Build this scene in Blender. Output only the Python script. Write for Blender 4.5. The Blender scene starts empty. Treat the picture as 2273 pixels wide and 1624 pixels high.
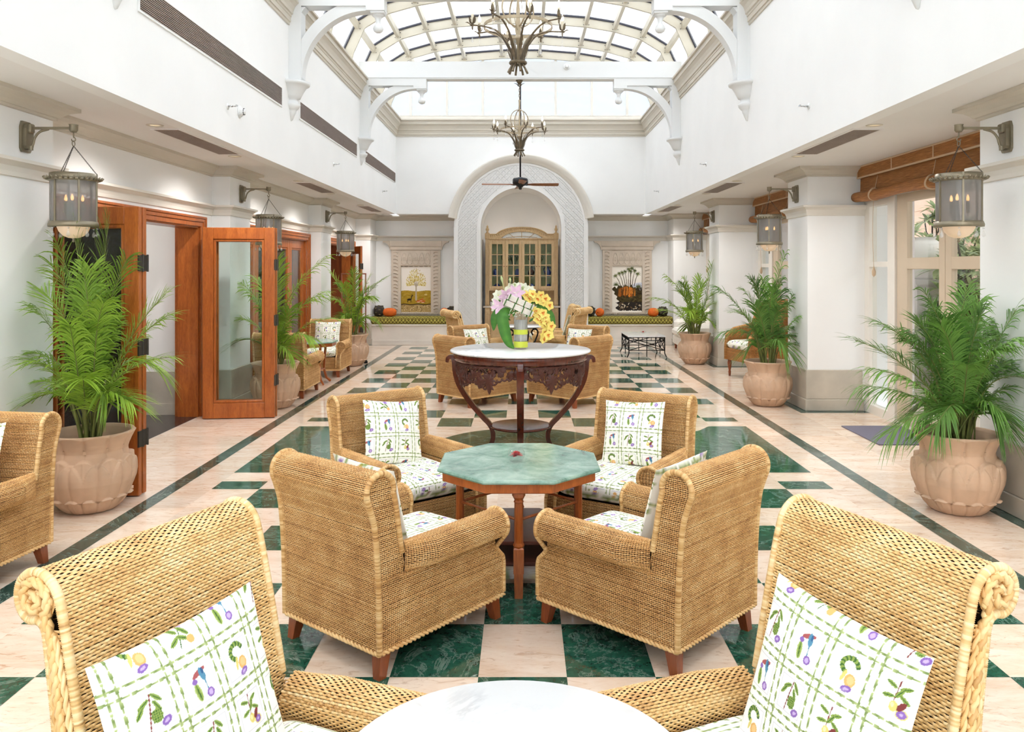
import bpy, math, random
import numpy as np
from mathutils import Vector, Matrix
R = random.Random(7)
JR = random.Random(99)
RN = np.random.RandomState(11)
PI = math.pi
C = bpy.context.scene.collection
F = 1762.0            # focal length in pixels of the 2273 px wide frame
VX, VY = 1160.0, 595.0
H = 1.70              # eye height
def V(*a): return np.array(a, dtype=float)
def px(x, y, Y):      # the point seen at pixel x, y at depth Y
    return V((x - VX) / F * Y, Y, H - (y - VY) / F * Y)

# ------------------------------------------------------------------ mesh builder
class MB:
    def __init__(s):
        s.v = []; s.f = []; s.m = []; s.sm = []; s.n = 0; s.tone = []; s.col = None; s.cols = []
    def add(s, verts, faces, mat=0, smooth=True, tone=None, col=None):
        verts = np.asarray(verts, dtype=float).reshape(-1, 3)
        k = s.n
        s.v.append(verts); s.n += len(verts)
        if isinstance(faces, np.ndarray):
            s.f.append(faces + k); cnt = len(faces)
        else:
            s.f.append([tuple(i + k for i in f) for f in faces]); cnt = len(faces)
        s.m.append(np.full(cnt, mat, dtype=np.int32))
        s.sm.append(np.full(cnt, smooth, dtype=bool))
        if tone is None: tone = np.full(len(verts), 0.5)
        elif np.isscalar(tone): tone = np.full(len(verts), float(tone))
        s.tone.append(np.asarray(tone, dtype=float))
        if col is not None: s.cols.append((k, np.asarray(col, dtype=float)))
        return k
    def box(s, lo, hi, mat=0, tone=None, bev=0.0):
        j = lambda: JR.uniform(-.00035, .00035)      # no two faces ever share a plane
        x0, y0, z0 = (v+j() for v in lo); x1, y1, z1 = (v+j() for v in hi)
        if bev > 0:
            b = min(bev, (x1-x0)*.49, (y1-y0)*.49, (z1-z0)*.49)
            pts = []
            idx = {}
            for ix, X in enumerate((x0, x1)):
                for iy, Y in enumerate((y0, y1)):
                    for iz, Z in enumerate((z0, z1)):
                        sx = b if ix == 0 else -b; sy = b if iy == 0 else -b; sz = b if iz == 0 else -b
                        idx[(ix,iy,iz,'x')] = len(pts); pts.append((X, Y+sy, Z+sz))
                        idx[(ix,iy,iz,'y')] = len(pts); pts.append((X+sx, Y, Z+sz))
                        idx[(ix,iy,iz,'z')] = len(pts); pts.append((X+sx, Y+sy, Z))
            f = []
            for i in (0,1):
                q = [idx[(i,0,0,'x')], idx[(i,1,0,'x')], idx[(i,1,1,'x')], idx[(i,0,1,'x')]]; f.append(q if i else q[::-1])
                q = [idx[(0,i,0,'y')], idx[(1,i,0,'y')], idx[(1,i,1,'y')], idx[(0,i,1,'y')]]; f.append(q[::-1] if i else q)
                q = [idx[(0,0,i,'z')], idx[(1,0,i,'z')], idx[(1,1,i,'z')], idx[(0,1,i,'z')]]; f.append(q if i else q[::-1])
            for i in (0,1):
                for j in (0,1):
                    f.append([idx[(i,j,0,'x')], idx[(i,j,0,'y')], idx[(i,j,1,'y')], idx[(i,j,1,'x')]])
                    f.append([idx[(i,0,j,'x')], idx[(i,0,j,'z')], idx[(i,1,j,'z')], idx[(i,1,j,'x')]])
                    f.append([idx[(0,i,j,'y')], idx[(0,i,j,'z')], idx[(1,i,j,'z')], idx[(1,i,j,'y')]])
                    for k in (0,1):
                        f.append([idx[(i,j,k,'x')], idx[(i,j,k,'y')], idx[(i,j,k,'z')]])
            s.add(pts, f, mat, False, tone)
        else:
            p = [(x0,y0,z0),(x1,y0,z0),(x1,y1,z0),(x0,y1,z0),(x0,y0,z1),(x1,y0,z1),(x1,y1,z1),(x0,y1,z1)]
            s.add(p, [(3,2,1,0),(4,5,6,7),(0,1,5,4),(1,2,6,5),(2,3,7,6),(3,0,4,7)], mat, False, tone)
        return s
    def grid(s, P, mat=0, smooth=True, closed_u=False, closed_v=False, tone=None, flip=False, col=None):
        P = np.asarray(P, dtype=float); r, c = P.shape[:2]
        i = np.arange(r if closed_v else r-1)[:, None]; j = np.arange(c if closed_u else c-1)[None, :]
        i2 = (i+1) % r; j2 = (j+1) % c
        q = np.stack([i*c+j + 0*i2, i*c+j2 + 0*i2, i2*c+j2, i2*c+j], axis=-1).reshape(-1, 4)
        if flip: q = q[:, ::-1]
        if tone is not None and not np.isscalar(tone): tone = np.asarray(tone).reshape(-1)
        s.add(P.reshape(-1, 3), q, mat, smooth, tone, None if col is None else np.asarray(col).reshape(-1, 3))
        return s
    def tube(s, path, rad, sides=8, mat=0, closed=False, cap=True, tone=None, flat=None, up=None):
        P = np.asarray(path, dtype=float); n = len(P)
        rad = np.full(n, rad) if np.isscalar(rad) else np.asarray(rad, dtype=float)
        if closed: T = np.roll(P, -1, 0) - np.roll(P, 1, 0)
        else: T = np.gradient(P, axis=0)
        T /= np.linalg.norm(T, axis=1)[:, None] + 1e-12
        u = np.array([0, 0, 1.0]) if up is None else np.asarray(up, dtype=float)
        if abs(T[0] @ u) > 0.95 and up is None: u = np.array([1.0, 0, 0])
        N = np.zeros_like(P); nn = u - T[0]*(T[0]@u); nn /= np.linalg.norm(nn)+1e-12
        for k in range(n):
            if up is not None:
                nn = u - T[k]*(T[k]@u)
            else:
                nn = nn - T[k]*(T[k]@nn)
            nn = nn/(np.linalg.norm(nn)+1e-12); N[k] = nn
        B = np.cross(T, N)
        a = np.arange(sides)/sides*2*PI + (PI/4 if sides == 4 else 0)
        fx, fy = (1, 1) if flat is None else flat
        ring = P[:, None] + rad[:, None, None]*(np.cos(a)[None, :, None]*N[:, None]*fx + np.sin(a)[None, :, None]*B[:, None]*fy)
        s.grid(ring, mat, sides > 4, closed_u=True, closed_v=closed, tone=tone)
        if cap and not closed:
            k = s.n - n*sides
            s.f.append([tuple(range(k+sides-1, k-1, -1)), tuple(range(k+(n-1)*sides, k+n*sides))])
            s.m.append(np.full(2, mat, dtype=np.int32)); s.sm.append(np.zeros(2, dtype=bool))
        return s
    def lathe(s, prof, seg=24, mat=0, c=(0,0,0), smooth=True, tone=None, a0=0.0, a1=2*PI, sc=(1,1)):
        prof = np.asarray(prof, dtype=float)
        full = abs(a1-a0-2*PI) < 1e-6
        a = a0 + (a1-a0)*np.arange(seg if full else seg+1)/seg
        P = np.zeros((len(prof), len(a), 3))
        P[..., 0] = prof[:, 0, None]*np.cos(a)*sc[0] + c[0]; P[..., 1] = prof[:, 0, None]*np.sin(a)*sc[1] + c[1]; P[..., 2] = prof[:, 1, None] + c[2]
        return s.grid(P, mat, smooth, closed_u=full, tone=tone)
    def cyl(s, c, r, z0, z1, seg=24, mat=0, r1=None, bev=0.0):
        r1 = r if r1 is None else r1
        if bev: pr = [(0,z0),(r-bev,z0),(r,z0+bev),(r1,z1-bev),(r1-bev,z1),(0,z1)]
        else: pr = [(0,z0),(r,z0),(r,z0),(r1,z1),(r1,z1),(0,z1)]
        return s.lathe(pr, seg, mat, (c[0],c[1],0), smooth=seg > 12 and not bev)
    def prism(s, poly, a, b, axis='y', mat=0, tone=None):
        """extrude a 2-D polygon between a and b along an axis; (p,q) are the other two axes in order"""
        n = len(poly); a += JR.uniform(-.0003, .0003); b += JR.uniform(-.0003, .0003)
        def p3(p, t):
            if axis == 'y': return (p[0], t, p[1])
            if axis == 'x': return (t, p[0], p[1])
            return (p[0], p[1], t)
        v = [p3(p, a) for p in poly] + [p3(p, b) for p in poly]
        f = [tuple(range(n)), tuple(range(2*n-1, n-1, -1))] + [(i, i+n, (i+1) % n + n, (i+1) % n) for i in range(n)]
        s.add(v, f, mat, False, tone); return s
    def ball(s, c, r, seg=12, mat=0, sc=(1,1,1), tone=None):
        t = np.linspace(0, PI, max(5, seg//2+1)); a = np.arange(seg)/seg*2*PI
        P = np.zeros((len(t), seg, 3))
        P[..., 0] = c[0] + r*sc[0]*np.sin(t)[:, None]*np.cos(a); P[..., 1] = c[1] + r*sc[1]*np.sin(t)[:, None]*np.sin(a); P[..., 2] = c[2] - r*sc[2]*np.cos(t)[:, None]*np.ones(seg)
        return s.grid(P, mat, True, closed_u=True, tone=tone)
    def build(s, name, mats, parent=None, loc=None, fixn=False):
        me = bpy.data.meshes.new(name)
        verts = np.concatenate(s.v) if s.v else np.zeros((0, 3))
        loops = []; starts = []; totals = []
        cur = 0
        for f in s.f:
            if isinstance(f, np.ndarray):
                m = f.shape[1]; loops.append(f.reshape(-1).astype(np.int32)); starts.append(cur + np.arange(len(f))*m); totals.append(np.full(len(f), m)); cur += f.size
            else:
                for q in f:
                    loops.append(np.array(q, dtype=np.int32)); starts.append(np.array([cur])); totals.append(np.array([len(q)])); cur += len(q)
        me.vertices.add(len(verts)); me.vertices.foreach_set('co', verts.astype(np.float32).reshape(-1))
        L = np.concatenate(loops); me.loops.add(len(L)); me.loops.foreach_set('vertex_index', L)
        S = np.concatenate(starts).astype(np.int32); me.polygons.add(len(S)); me.polygons.foreach_set('loop_start', S)
        me.polygons.foreach_set('material_index', np.concatenate(s.m)); me.polygons.foreach_set('use_smooth', np.concatenate(s.sm))
        at = me.attributes.new('tone', 'FLOAT', 'POINT'); at.data.foreach_set('value', np.concatenate(s.tone).astype(np.float32))
        if s.cols:
            ca = np.ones((len(verts), 4), dtype=np.float32)
            for k, c in s.cols: ca[k:k+len(c), :3] = c
            ac = me.attributes.new('paint', 'FLOAT_COLOR', 'POINT'); ac.data.foreach_set('color', ca.reshape(-1))
        me.update(calc_edges=True)
        if fixn:
            import bmesh
            bm = bmesh.new(); bm.from_mesh(me); bmesh.ops.recalc_face_normals(bm, faces=bm.faces); bm.to_mesh(me); bm.free()
        for m in (mats if isinstance(mats, (list, tuple)) else [mats]): me.materials.append(m)
        o = bpy.data.objects.new(name, me); C.objects.link(o)
        if parent is not None: o.parent = parent
        if loc is not None: o.location = loc
        return o

def thing(name, label, cat, loc=(0,0,0), rz=0.0, group=None):
    o = bpy.data.objects.new(name, None); C.objects.link(o); o.empty_display_size = 0.05
    o.location = loc; o.rotation_euler = (0, 0, rz); o['label'] = label; o['category'] = cat
    if group: o['group'] = group
    return o
def tag(o, label, cat, group=None, kind=None):
    o['label'] = label; o['category'] = cat
    if group: o['group'] = group
    if kind: o['kind'] = kind
    return o
def struct(o):
    o['kind'] = 'structure'; return o
def copy_tree(o, parent=None):
    c = o.copy(); C.objects.link(c)
    if parent is not None: c.parent = parent
    for ch in list(o.children): copy_tree(ch, c)
    return c
def dup(o, loc, rz, label=None, group=None):
    c = copy_tree(o); c.location = loc; c.rotation_euler = (0, 0, rz)
    if label: c['label'] = label
    if group: c['group'] = group
    return c
def arc(cx, cy, r, a0, a1, n):
    a = np.radians(np.linspace(a0, a1, n)); return np.stack([cx + r*np.cos(a), cy + r*np.sin(a)], 1)
def resample(P, n):
    P = np.asarray(P, dtype=float); d = np.r_[0, np.cumsum(np.linalg.norm(np.diff(P, axis=0), axis=1))]
    t = np.linspace(0, d[-1], n); return np.stack([np.interp(t, d, P[:, k]) for k in range(P.shape[1])], 1)
def plen(P): return np.linalg.norm(np.diff(np.asarray(P), axis=0), axis=1).sum()
def smooth_path(P, n):
    """Catmull-Rom through the points"""
    P = np.asarray(P, dtype=float); Q = np.vstack([2*P[0]-P[1], P, 2*P[-1]-P[-2]]); out = []
    m = len(P)-1; k = max(2, n//m)
    for i in range(m):
        p0, p1, p2, p3 = Q[i:i+4]
        for t in np.linspace(0, 1, k, endpoint=False):
            out.append(.5*((2*p1)+(-p0+p2)*t+(2*p0-5*p1+4*p2-p3)*t*t+(-p0+3*p1-3*p2+p3)*t**3))
    out.append(P[-1]); return np.array(out)
def lin(*c):
    """sRGB 0-255 to linear"""
    c = np.array(c, dtype=float)/255; return tuple(np.where(c <= .04045, c/12.92, ((c+.055)/1.055)**2.4))

# ------------------------------------------------------------------ materials
def new_mat(name):
    m = bpy.data.materials.new(name); m.use_nodes = True
    nt = m.node_tree; b = nt.nodes['Principled BSDF']; return m, nt, b
def N(nt, t, **kw):
    n = nt.nodes.new(t)
    for k, v in kw.items():
        if k in n.inputs: n.inputs[k].default_value = v
        else: setattr(n, k, v)
    return n
def coords(nt, scale=(1,1,1), rot=(0,0,0), kind='Object'):
    tc = nt.nodes.new('ShaderNodeTexCoord'); mp = nt.nodes.new('ShaderNodeMapping')
    mp.inputs['Scale'].default_value = scale; mp.inputs['Rotation'].default_value = rot
    nt.links.new(tc.outputs[kind], mp.inputs['Vector']); return mp.outputs['Vector']
def ramp(nt, fac, stops):
    r = nt.nodes.new('ShaderNodeValToRGB'); e = r.color_ramp.elements
    while len(e) < len(stops): e.new(.5)
    for k, (p, c) in enumerate(stops):
        e[k].position = p; e[k].color = (*c, 1) if len(c) == 3 else c
    nt.links.new(fac, r.inputs['Fac']); return r.outputs['Color']
def mix(nt, fac, a, b, mode='MIX'):
    m = nt.nodes.new('ShaderNodeMix'); m.data_type = 'RGBA'; m.blend_type = mode
    for sock, val in ((m.inputs[0], fac), (m.inputs[6], a), (m.inputs[7], b)):
        if hasattr(val, 'is_linked') or isinstance(val, bpy.types.NodeSocket): nt.links.new(val, sock)
        elif isinstance(val, (int, float)): sock.default_value = val
        else: sock.default_value = (*val, 1) if len(val) == 3 else val
    return m.outputs[2]
def attr(nt, name, out='Fac'):
    a = nt.nodes.new('ShaderNodeAttribute'); a.attribute_name = name; return a.outputs[out]
def bump(nt, b, h, strength=.3, dist=.01):
    n = nt.nodes.new('ShaderNodeBump'); n.inputs['Strength'].default_value = strength; n.inputs['Distance'].default_value = dist
    nt.links.new(h, n.inputs['Height']); nt.links.new(n.outputs['Normal'], b.inputs['Normal'])
def plain(name, col, rough=.6, metal=0.0, var=.06, scale=6.0, spec=.5, bmp=0.0, coat=0.0, emit=None, es=0.0):
    """a colour with a little cloudy variation"""
    m, nt, b = new_mat(name)
    n = N(nt, 'ShaderNodeTexNoise', Scale=scale, Detail=4.0); nt.links.new(coords(nt), n.inputs['Vector'])
    c = np.array(col)
    nt.links.new(ramp(nt, n.outputs['Fac'], [(.3, tuple(c*(1-var))), (.7, tuple(np.minimum(1, c*(1+var))))]), b.inputs['Base Color'])
    b.inputs['Roughness'].default_value = rough; b.inputs['Metallic'].default_value = metal
    b.inputs['Specular IOR Level'].default_value = spec; b.inputs['Coat Weight'].default_value = coat
    if bmp: bump(nt, b, n.outputs['Fac'], bmp, .005)
    if emit is not None:
        b.inputs['Emission Color'].default_value = (*emit, 1); b.inputs['Emission Strength'].default_value = es
    return m
def wood(name, dark, light, rough=.3, scale=(3, 3, .4), coat=.2, dist=6.0):
    m, nt, b = new_mat(name)
    v = coords(nt, scale)
    n = N(nt, 'ShaderNodeTexNoise', Scale=6.0, Detail=6.0, Roughness=.6, Distortion=1.2); nt.links.new(v, n.inputs['Vector'])
    n2 = N(nt, 'ShaderNodeTexNoise', Scale=60.0, Detail=3.0); nt.links.new(v, n2.inputs['Vector'])
    c = ramp(nt, n.outputs['Fac'], [(.25, dark), (.75, light)])
    c = mix(nt, .25, c, ramp(nt, n2.outputs['Fac'], [(.35, tuple(np.array(dark)*.7)), (.65, light)]))
    nt.links.new(c, b.inputs['Base Color']); b.inputs['Roughness'].default_value = rough; b.inputs['Coat Weight'].default_value = coat
    b.inputs['Coat Roughness'].default_value = .15
    return m
def painted(name, rough=.8, bmp=None, sheen=0.0):
    """colour carried by the mesh's own woven or painted pattern"""
    m, nt, b = new_mat(name)
    nt.links.new(attr(nt, 'paint', 'Color'), b.inputs['Base Color']); b.inputs['Roughness'].default_value = rough
    b.inputs['Specular IOR Level'].default_value = .2
    if bmp:
        n = N(nt, 'ShaderNodeTexNoise', Scale=bmp, Detail=3.0); nt.links.new(coords(nt), n.inputs['Vector']); bump(nt, b, n.outputs['Fac'], .15, .004)
    return m
def glassy(name, tint=(1,1,1), refl=.06, diff=0.0, dcol=(.9,.9,.9), rough=.0):
    """thin glazing: what is behind shows through, with a mirror sheen growing at grazing angles, plus a little milky film"""
    m, nt, b = new_mat(name); nt.nodes.remove(b)
    out = nt.nodes['Material Output']
    t = N(nt, 'ShaderNodeBsdfTransparent'); t.inputs['Color'].default_value = (*tint, 1)
    g = N(nt, 'ShaderNodeBsdfGlossy'); g.inputs['Roughness'].default_value = rough
    lw = N(nt, 'ShaderNodeLayerWeight'); lw.inputs['Blend'].default_value = .5
    pw = nt.nodes.new('ShaderNodeMath'); pw.operation = 'POWER'; nt.links.new(lw.outputs['Facing'], pw.inputs[0]); pw.inputs[1].default_value = 4.0
    fr = nt.nodes.new('ShaderNodeMath'); fr.operation = 'MULTIPLY_ADD'; nt.links.new(pw.outputs[0], fr.inputs[0]); fr.inputs[1].default_value = .6; fr.inputs[2].default_value = refl*.6
    s = nt.nodes.new('ShaderNodeMixShader'); nt.links.new(fr.outputs[0], s.inputs[0]); nt.links.new(t.outputs[0], s.inputs[1]); nt.links.new(g.outputs[0], s.inputs[2])
    last = s.outputs[0]
    if diff > 0:
        d = N(nt, 'ShaderNodeBsdfDiffuse'); d.inputs['Color'].default_value = (*dcol, 1)
        d2 = N(nt, 'ShaderNodeBsdfTranslucent'); d2.inputs['Color'].default_value = (*dcol, 1)
        a = nt.nodes.new('ShaderNodeAddShader'); nt.links.new(d.outputs[0], a.inputs[0]); nt.links.new(d2.outputs[0], a.inputs[1])
        s2 = nt.nodes.new('ShaderNodeMixShader'); s2.inputs[0].default_value = diff
        nt.links.new(last, s2.inputs[1]); nt.links.new(a.outputs[0], s2.inputs[2]); last = s2.outputs[0]
    nt.links.new(last, out.inputs['Surface']); return m
def glow(name, col, strength, base=(.9,.8,.6)):
    m, nt, b = new_mat(name); b.inputs['Base Color'].default_value = (*base, 1)
    b.inputs['Emission Color'].default_value = (*col, 1); b.inputs['Emission Strength'].default_value = strength; return m

def marble_floor(name, kind):
    m, nt, b = new_mat(name)
    geo = nt.nodes.new('ShaderNodeNewGeometry'); t = attr(nt, 'tone')
    off = nt.nodes.new('ShaderNodeVectorMath'); off.operation = 'MULTIPLY_ADD'
    cmb = nt.nodes.new('ShaderNodeCombineXYZ')
    for k in range(3): nt.links.new(t, cmb.inputs[k])
    nt.links.new(cmb.outputs[0], off.inputs[0]); off.inputs[1].default_value = (37, 91, 53); nt.links.new(geo.outputs['Position'], off.inputs[2])
    P = off.outputs[0]
    if kind == 'cream':
        mp = nt.nodes.new('ShaderNodeMapping'); mp.inputs['Scale'].default_value = (1.2, 3.4, 1); mp.inputs['Rotation'].default_value = (0, 0, .35); nt.links.new(P, mp.inputs['Vector'])
        n1 = N(nt, 'ShaderNodeTexNoise', Scale=1.3, Detail=7.0, Roughness=.62, Distortion=1.6); nt.links.new(mp.outputs[0], n1.inputs['Vector'])
        n2 = N(nt, 'ShaderNodeTexNoise', Scale=5.0, Detail=8.0, Roughness=.7, Distortion=2.2); nt.links.new(mp.outputs[0], n2.inputs['Vector'])
        c = ramp(nt, n1.outputs['Fac'], [(.22, lin(196,150,114)), (.42, lin(232,200,172)), (.6, lin(244,224,204)), (.8, lin(236,210,184))])
        c2 = ramp(nt, n2.outputs['Fac'], [(.36, lin(172,122,84)), (.44, lin(240,218,196)), (.62, lin(246,230,214)), (.7, lin(210,166,130))])
        c = mix(nt, .38, c, c2)
        tt = ramp(nt, t, [(0, (.86,.86,.86)), (1, (1.0,1.0,1.0))]); c = mix(nt, 1.0, c, tt, 'MULTIPLY')
    else:
        n1 = N(nt, 'ShaderNodeTexNoise', Scale=22.0, Detail=8.0, Roughness=.75); nt.links.new(P, n1.inputs['Vector'])
        n2 = N(nt, 'ShaderNodeTexNoise', Scale=1.6, Detail=9.0, Roughness=.72, Distortion=2.6); nt.links.new(P, n2.inputs['Vector'])
        g0, g1 = (lin(18,54,43), lin(54,106,85)) if kind == 'green' else (lin(32,52,45), lin(72,96,84))
        c = ramp(nt, n1.outputs['Fac'], [(.3, g0), (.72, g1)])
        n3 = N(nt, 'ShaderNodeTexNoise', Scale=4.5, Detail=7.0, Roughness=.7, Distortion=1.2); nt.links.new(P, n3.inputs['Vector'])
        r = ramp(nt, n3.outputs['Fac'], [(.66, (0,0,0)), (.72, (.7,.7,.7))])
        r2 = ramp(nt, n2.outputs['Fac'], [(.485, (0,0,0)), (.5, (.35,.35,.35)), (.515, (0,0,0))])
        k = nt.nodes.new('ShaderNodeMath'); k.operation = 'MAXIMUM'; nt.links.new(r, k.inputs[0]); nt.links.new(r2, k.inputs[1])
        c = mix(nt, k.outputs[0], c, lin(190,205,192))
    nt.links.new(c, b.inputs['Base Color']); b.inputs['Roughness'].default_value = .07; b.inputs['Specular IOR Level'].default_value = .55
    return m

def cane(name, dark, mid, light):
    m, nt, b = new_mat(name)
    t = attr(nt, 'tone')
    n = N(nt, 'ShaderNodeTexNoise', Scale=9.0, Detail=4.0); nt.links.new(coords(nt), n.inputs['Vector'])
    a = nt.nodes.new('ShaderNodeMath'); a.operation = 'MULTIPLY_ADD'; nt.links.new(n.outputs['Fac'], a.inputs[0]); a.inputs[1].default_value = .7
    s = nt.nodes.new('ShaderNodeMath'); s.operation = 'SUBTRACT'; nt.links.new(t, s.inputs[0]); s.inputs[1].default_value = .35; nt.links.new(s.outputs[0], a.inputs[2])
    c = ramp(nt, a.outputs[0], [(.1, dark), (.5, mid), (.9, light)])
    nt.links.new(c, b.inputs['Base Color']); b.inputs['Roughness'].default_value = .42; b.inputs['Specular IOR Level'].default_value = .45
    return m

M = {}
M['wall'] = plain('white_plaster', (.87,.867,.855), .75, var=.02, scale=1.5)
M['wall_grey'] = plain('grey_white_plaster', (.84,.835,.82), .75, var=.02, scale=1.5)
M['soffit'] = plain('soffit_plaster', (.82,.80,.78), .75, var=.02, scale=1.2)
M['truss'] = plain('white_painted_timber', (.76,.765,.76), .55, var=.015, scale=2)
M['trim'] = plain('putty_moulding', lin(204,196,182), .6, var=.03, scale=2)
M['trim2'] = plain('pale_putty_moulding', lin(222,216,206), .65, var=.03, scale=2)
M['vault_metal'] = plain('cream_painted_steel', lin(204,196,178), .5, var=.03, scale=3)
M['gasket'] = plain('black_gasket', lin(40,38,48), .6)
M['bolt'] = plain('grey_bolt', lin(140,134,126), .4, .6)
M['pane'] = glassy('frosted_roof_glass', (.86,.87,.88), diff=.12)
M['gable_pane'] = glassy('milky_gable_glass', (.235,.25,.27), diff=.25, dcol=(.42,.45,.5))
M['clear'] = glassy('clear_glass', (.95,.97,.96))
M['doorglass'] = glassy('door_glass', (.93,.965,.955), refl=.03)
M['hutch_glass'] = glassy('hutch_glass', (.97,.98,.97), refl=.012)
M['tumbler'] = glassy('thin_clear_glass', (.95,.96,.96))
M['lantern_glass'] = glassy('smoked_lantern_glass', (.52,.52,.52), diff=.26, dcol=(.34,.335,.33), rough=.1)
M['cream'] = marble_floor('cream_marble', 'cream'); M['green'] = marble_floor('green_marble', 'green'); M['band'] = marble_floor('dark_green_marble', 'band')
M['plinth'] = plain('weathered_plinth_stone', lin(186,178,164), .5, var=.16, scale=3.0)
M['bench'] = plain('pale_bench_marble', lin(228,220,210), .3, var=.08, scale=2.2)
M['door'] = wood('polished_teak', lin(138,64,22), lin(198,112,48), .28)
M['door_dark'] = wood('shaded_teak', lin(120,50,18), lin(170,88,38), .35)  # darker copy of the door teak, with shade put into its colour
M['hinge'] = plain('dark_steel', lin(70,66,62), .4, .7)
M['mahog'] = wood('mahogany', lin(58,20,10), lin(112,44,24), .22, coat=.4)
M['mahog_carved'] = wood('carved_mahogany', lin(58,26,18), lin(96,44,30), .4, coat=.1)
M['honey'] = wood('honey_teak', lin(140,66,26), lin(196,108,52), .3)
M['leg'] = wood('chair_leg_teak', lin(104,44,20), lin(160,82,42), .35)
M['marble_top'] = None
M['iron'] = plain('black_iron', lin(34,32,32), .45, .6)
M['cane'] = cane('honey_cane', lin(156,104,54), lin(212,162,100), lin(242,208,152))
M['cane_pale'] = cane('pale_cane', lin(176,120,62), lin(234,190,126), lin(252,228,180))
M['cane_gold'] = cane('golden_cane', lin(112,70,30), lin(176,118,60), lin(214,162,98))
M['core'] = plain('shaded_inner_reed', lin(58,36,18), .8)  # brown reed core, darkened to stand in for shade in the weave gaps
M['fabric'] = painted('printed_cotton', .85, 120.0)
M['mural'] = painted('painted_panel', .7)
M['pot'] = plain('sandy_terracotta', lin(204,170,142), .75, var=.12, scale=5.0, bmp=.2)
M['soil'] = plain('dark_soil', lin(84,64,48), .95, var=.3, scale=30, bmp=.6)
M['pebble'] = plain('white_pebble', lin(232,226,214), .5, var=.05)
M['stem'] = plain('palm_cane_stem', lin(112,116,58), .6, var=.3, scale=14)
M['lmetal'] = plain('aged_pewter', lin(138,128,108), .45, .55, var=.12, scale=12)
M['chand'] = plain('antiqued_bronze', lin(112,98,78), .42, .5, var=.3, scale=30)
M['chand_pale'] = plain('rubbed_bronze', lin(176,160,134), .45, .4, var=.12, scale=20)
M['candle'] = plain('ivory_candle', lin(226,214,190), .5)
M['bulb'] = glow('white_candle_bulb', (1.0,.88,.70), 3.0)
M['bulb_warm'] = glow('amber_bulb', (1.0,.50,.16), .75)
M['dome'] = glow('lit_alabaster', (1.0,.66,.38), .07, (.72,.56,.42))
M['crystal'] = glassy('cut_crystal', (.86,.86,.86), diff=.1)
M['fan_body'] = plain('black_fan_body', lin(38,38,42), .3, .4)
M['fan_blade'] = wood('fan_blade_wood', lin(110,58,24), lin(158,92,44), .4)
M['vent'] = plain('grey_brown_grille', lin(150,134,124), .55, var=.05)
M['ventdark'] = plain('grille_void', lin(70,60,56), .8)
M['white'] = plain('white_plastic', (.8,.8,.79), .4, var=.01)
M['chrome'] = plain('chrome', (.55,.55,.55), .2, .9, var=.02)
M['oak'] = wood('limed_oak', lin(186,150,102), lin(226,196,150), .5, coat=.0)
M['oak_dark'] = wood('limed_oak_board', lin(176,140,94), lin(216,184,138), .5, coat=.0)
M['hutch_in'] = plain('sage_green_lining', lin(166,174,116), .8, var=.04)
M['blue'] = plain('cobalt_glaze', lin(26,46,112), .15, var=.2, scale=20)
M['olive'] = plain('olive_glaze', lin(74,88,50), .2, var=.3, scale=20)
M['brownglaze'] = plain('brown_glaze', lin(62,34,20), .15, var=.2)
M['stone'] = plain('carved_sandstone', lin(204,190,174), .8, var=.07, scale=6, bmp=.1)
M['jali'] = plain('plaster_lattice', (.82,.81,.795), .7, var=.02)
M['orange'] = plain('orange_velvet', lin(214,100,26), .8, var=.15, scale=14)
M['darkbolster'] = plain('dark_patterned_velvet', lin(52,46,40), .85, var=.5, scale=26)
M['sofa'] = plain('cream_linen', lin(236,230,220), .85, var=.03, scale=30)
M['blind'] = None
M['tape'] = plain('cream_cotton_tape', lin(206,180,150), .85)
M['alu'] = plain('putty_painted_frame', lin(206,188,164), .45, var=.02)
M['alu_white'] = plain('white_painted_frame', lin(232,226,216), .45, var=.02)
M['mat'] = plain('grey_blue_doormat', lin(112,108,122), .95, var=.35, scale=160, bmp=.5)
M['brass'] = plain('copper_rail', lin(150,88,66), .35, .5, var=.1)
M['petal_red'] = plain('red_petal', lin(206,24,30), .5, var=.2, scale=30)
M['petal_white'] = plain('white_petal', lin(244,244,224), .6, var=.04, scale=30)
M['petal_pink'] = plain('pink_lily_petal', lin(232,196,218), .6, var=.12, scale=30)
M['petal_yellow'] = plain('yellow_orchid_petal', lin(246,222,118), .6, var=.1, scale=30)
M['petal_orange'] = plain('orange_orchid_throat', lin(222,130,48), .6, var=.15, scale=40)
M['lime'] = plain('lime_ribbon', lin(206,214,70), .55, var=.05)
M['bamboo_white'] = plain('white_reed', lin(240,232,220), .5, var=.05, scale=40)
M['urn'] = plain('white_urn_glaze', lin(230,226,220), .4, var=.03)
M['pinkwall'] = plain('pink_stucco', lin(226,190,168), .9, var=.05, scale=1.5)
M['paving'] = plain('pale_paving', lin(214,204,190), .9, var=.08, scale=2)
M['bark'] = plain('grey_bark', lin(96,80,66), .9, var=.3, scale=20)
M['stonelite'] = plain('grey_wall_stone', lin(214,206,206), .85, var=.06, scale=2)

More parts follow.
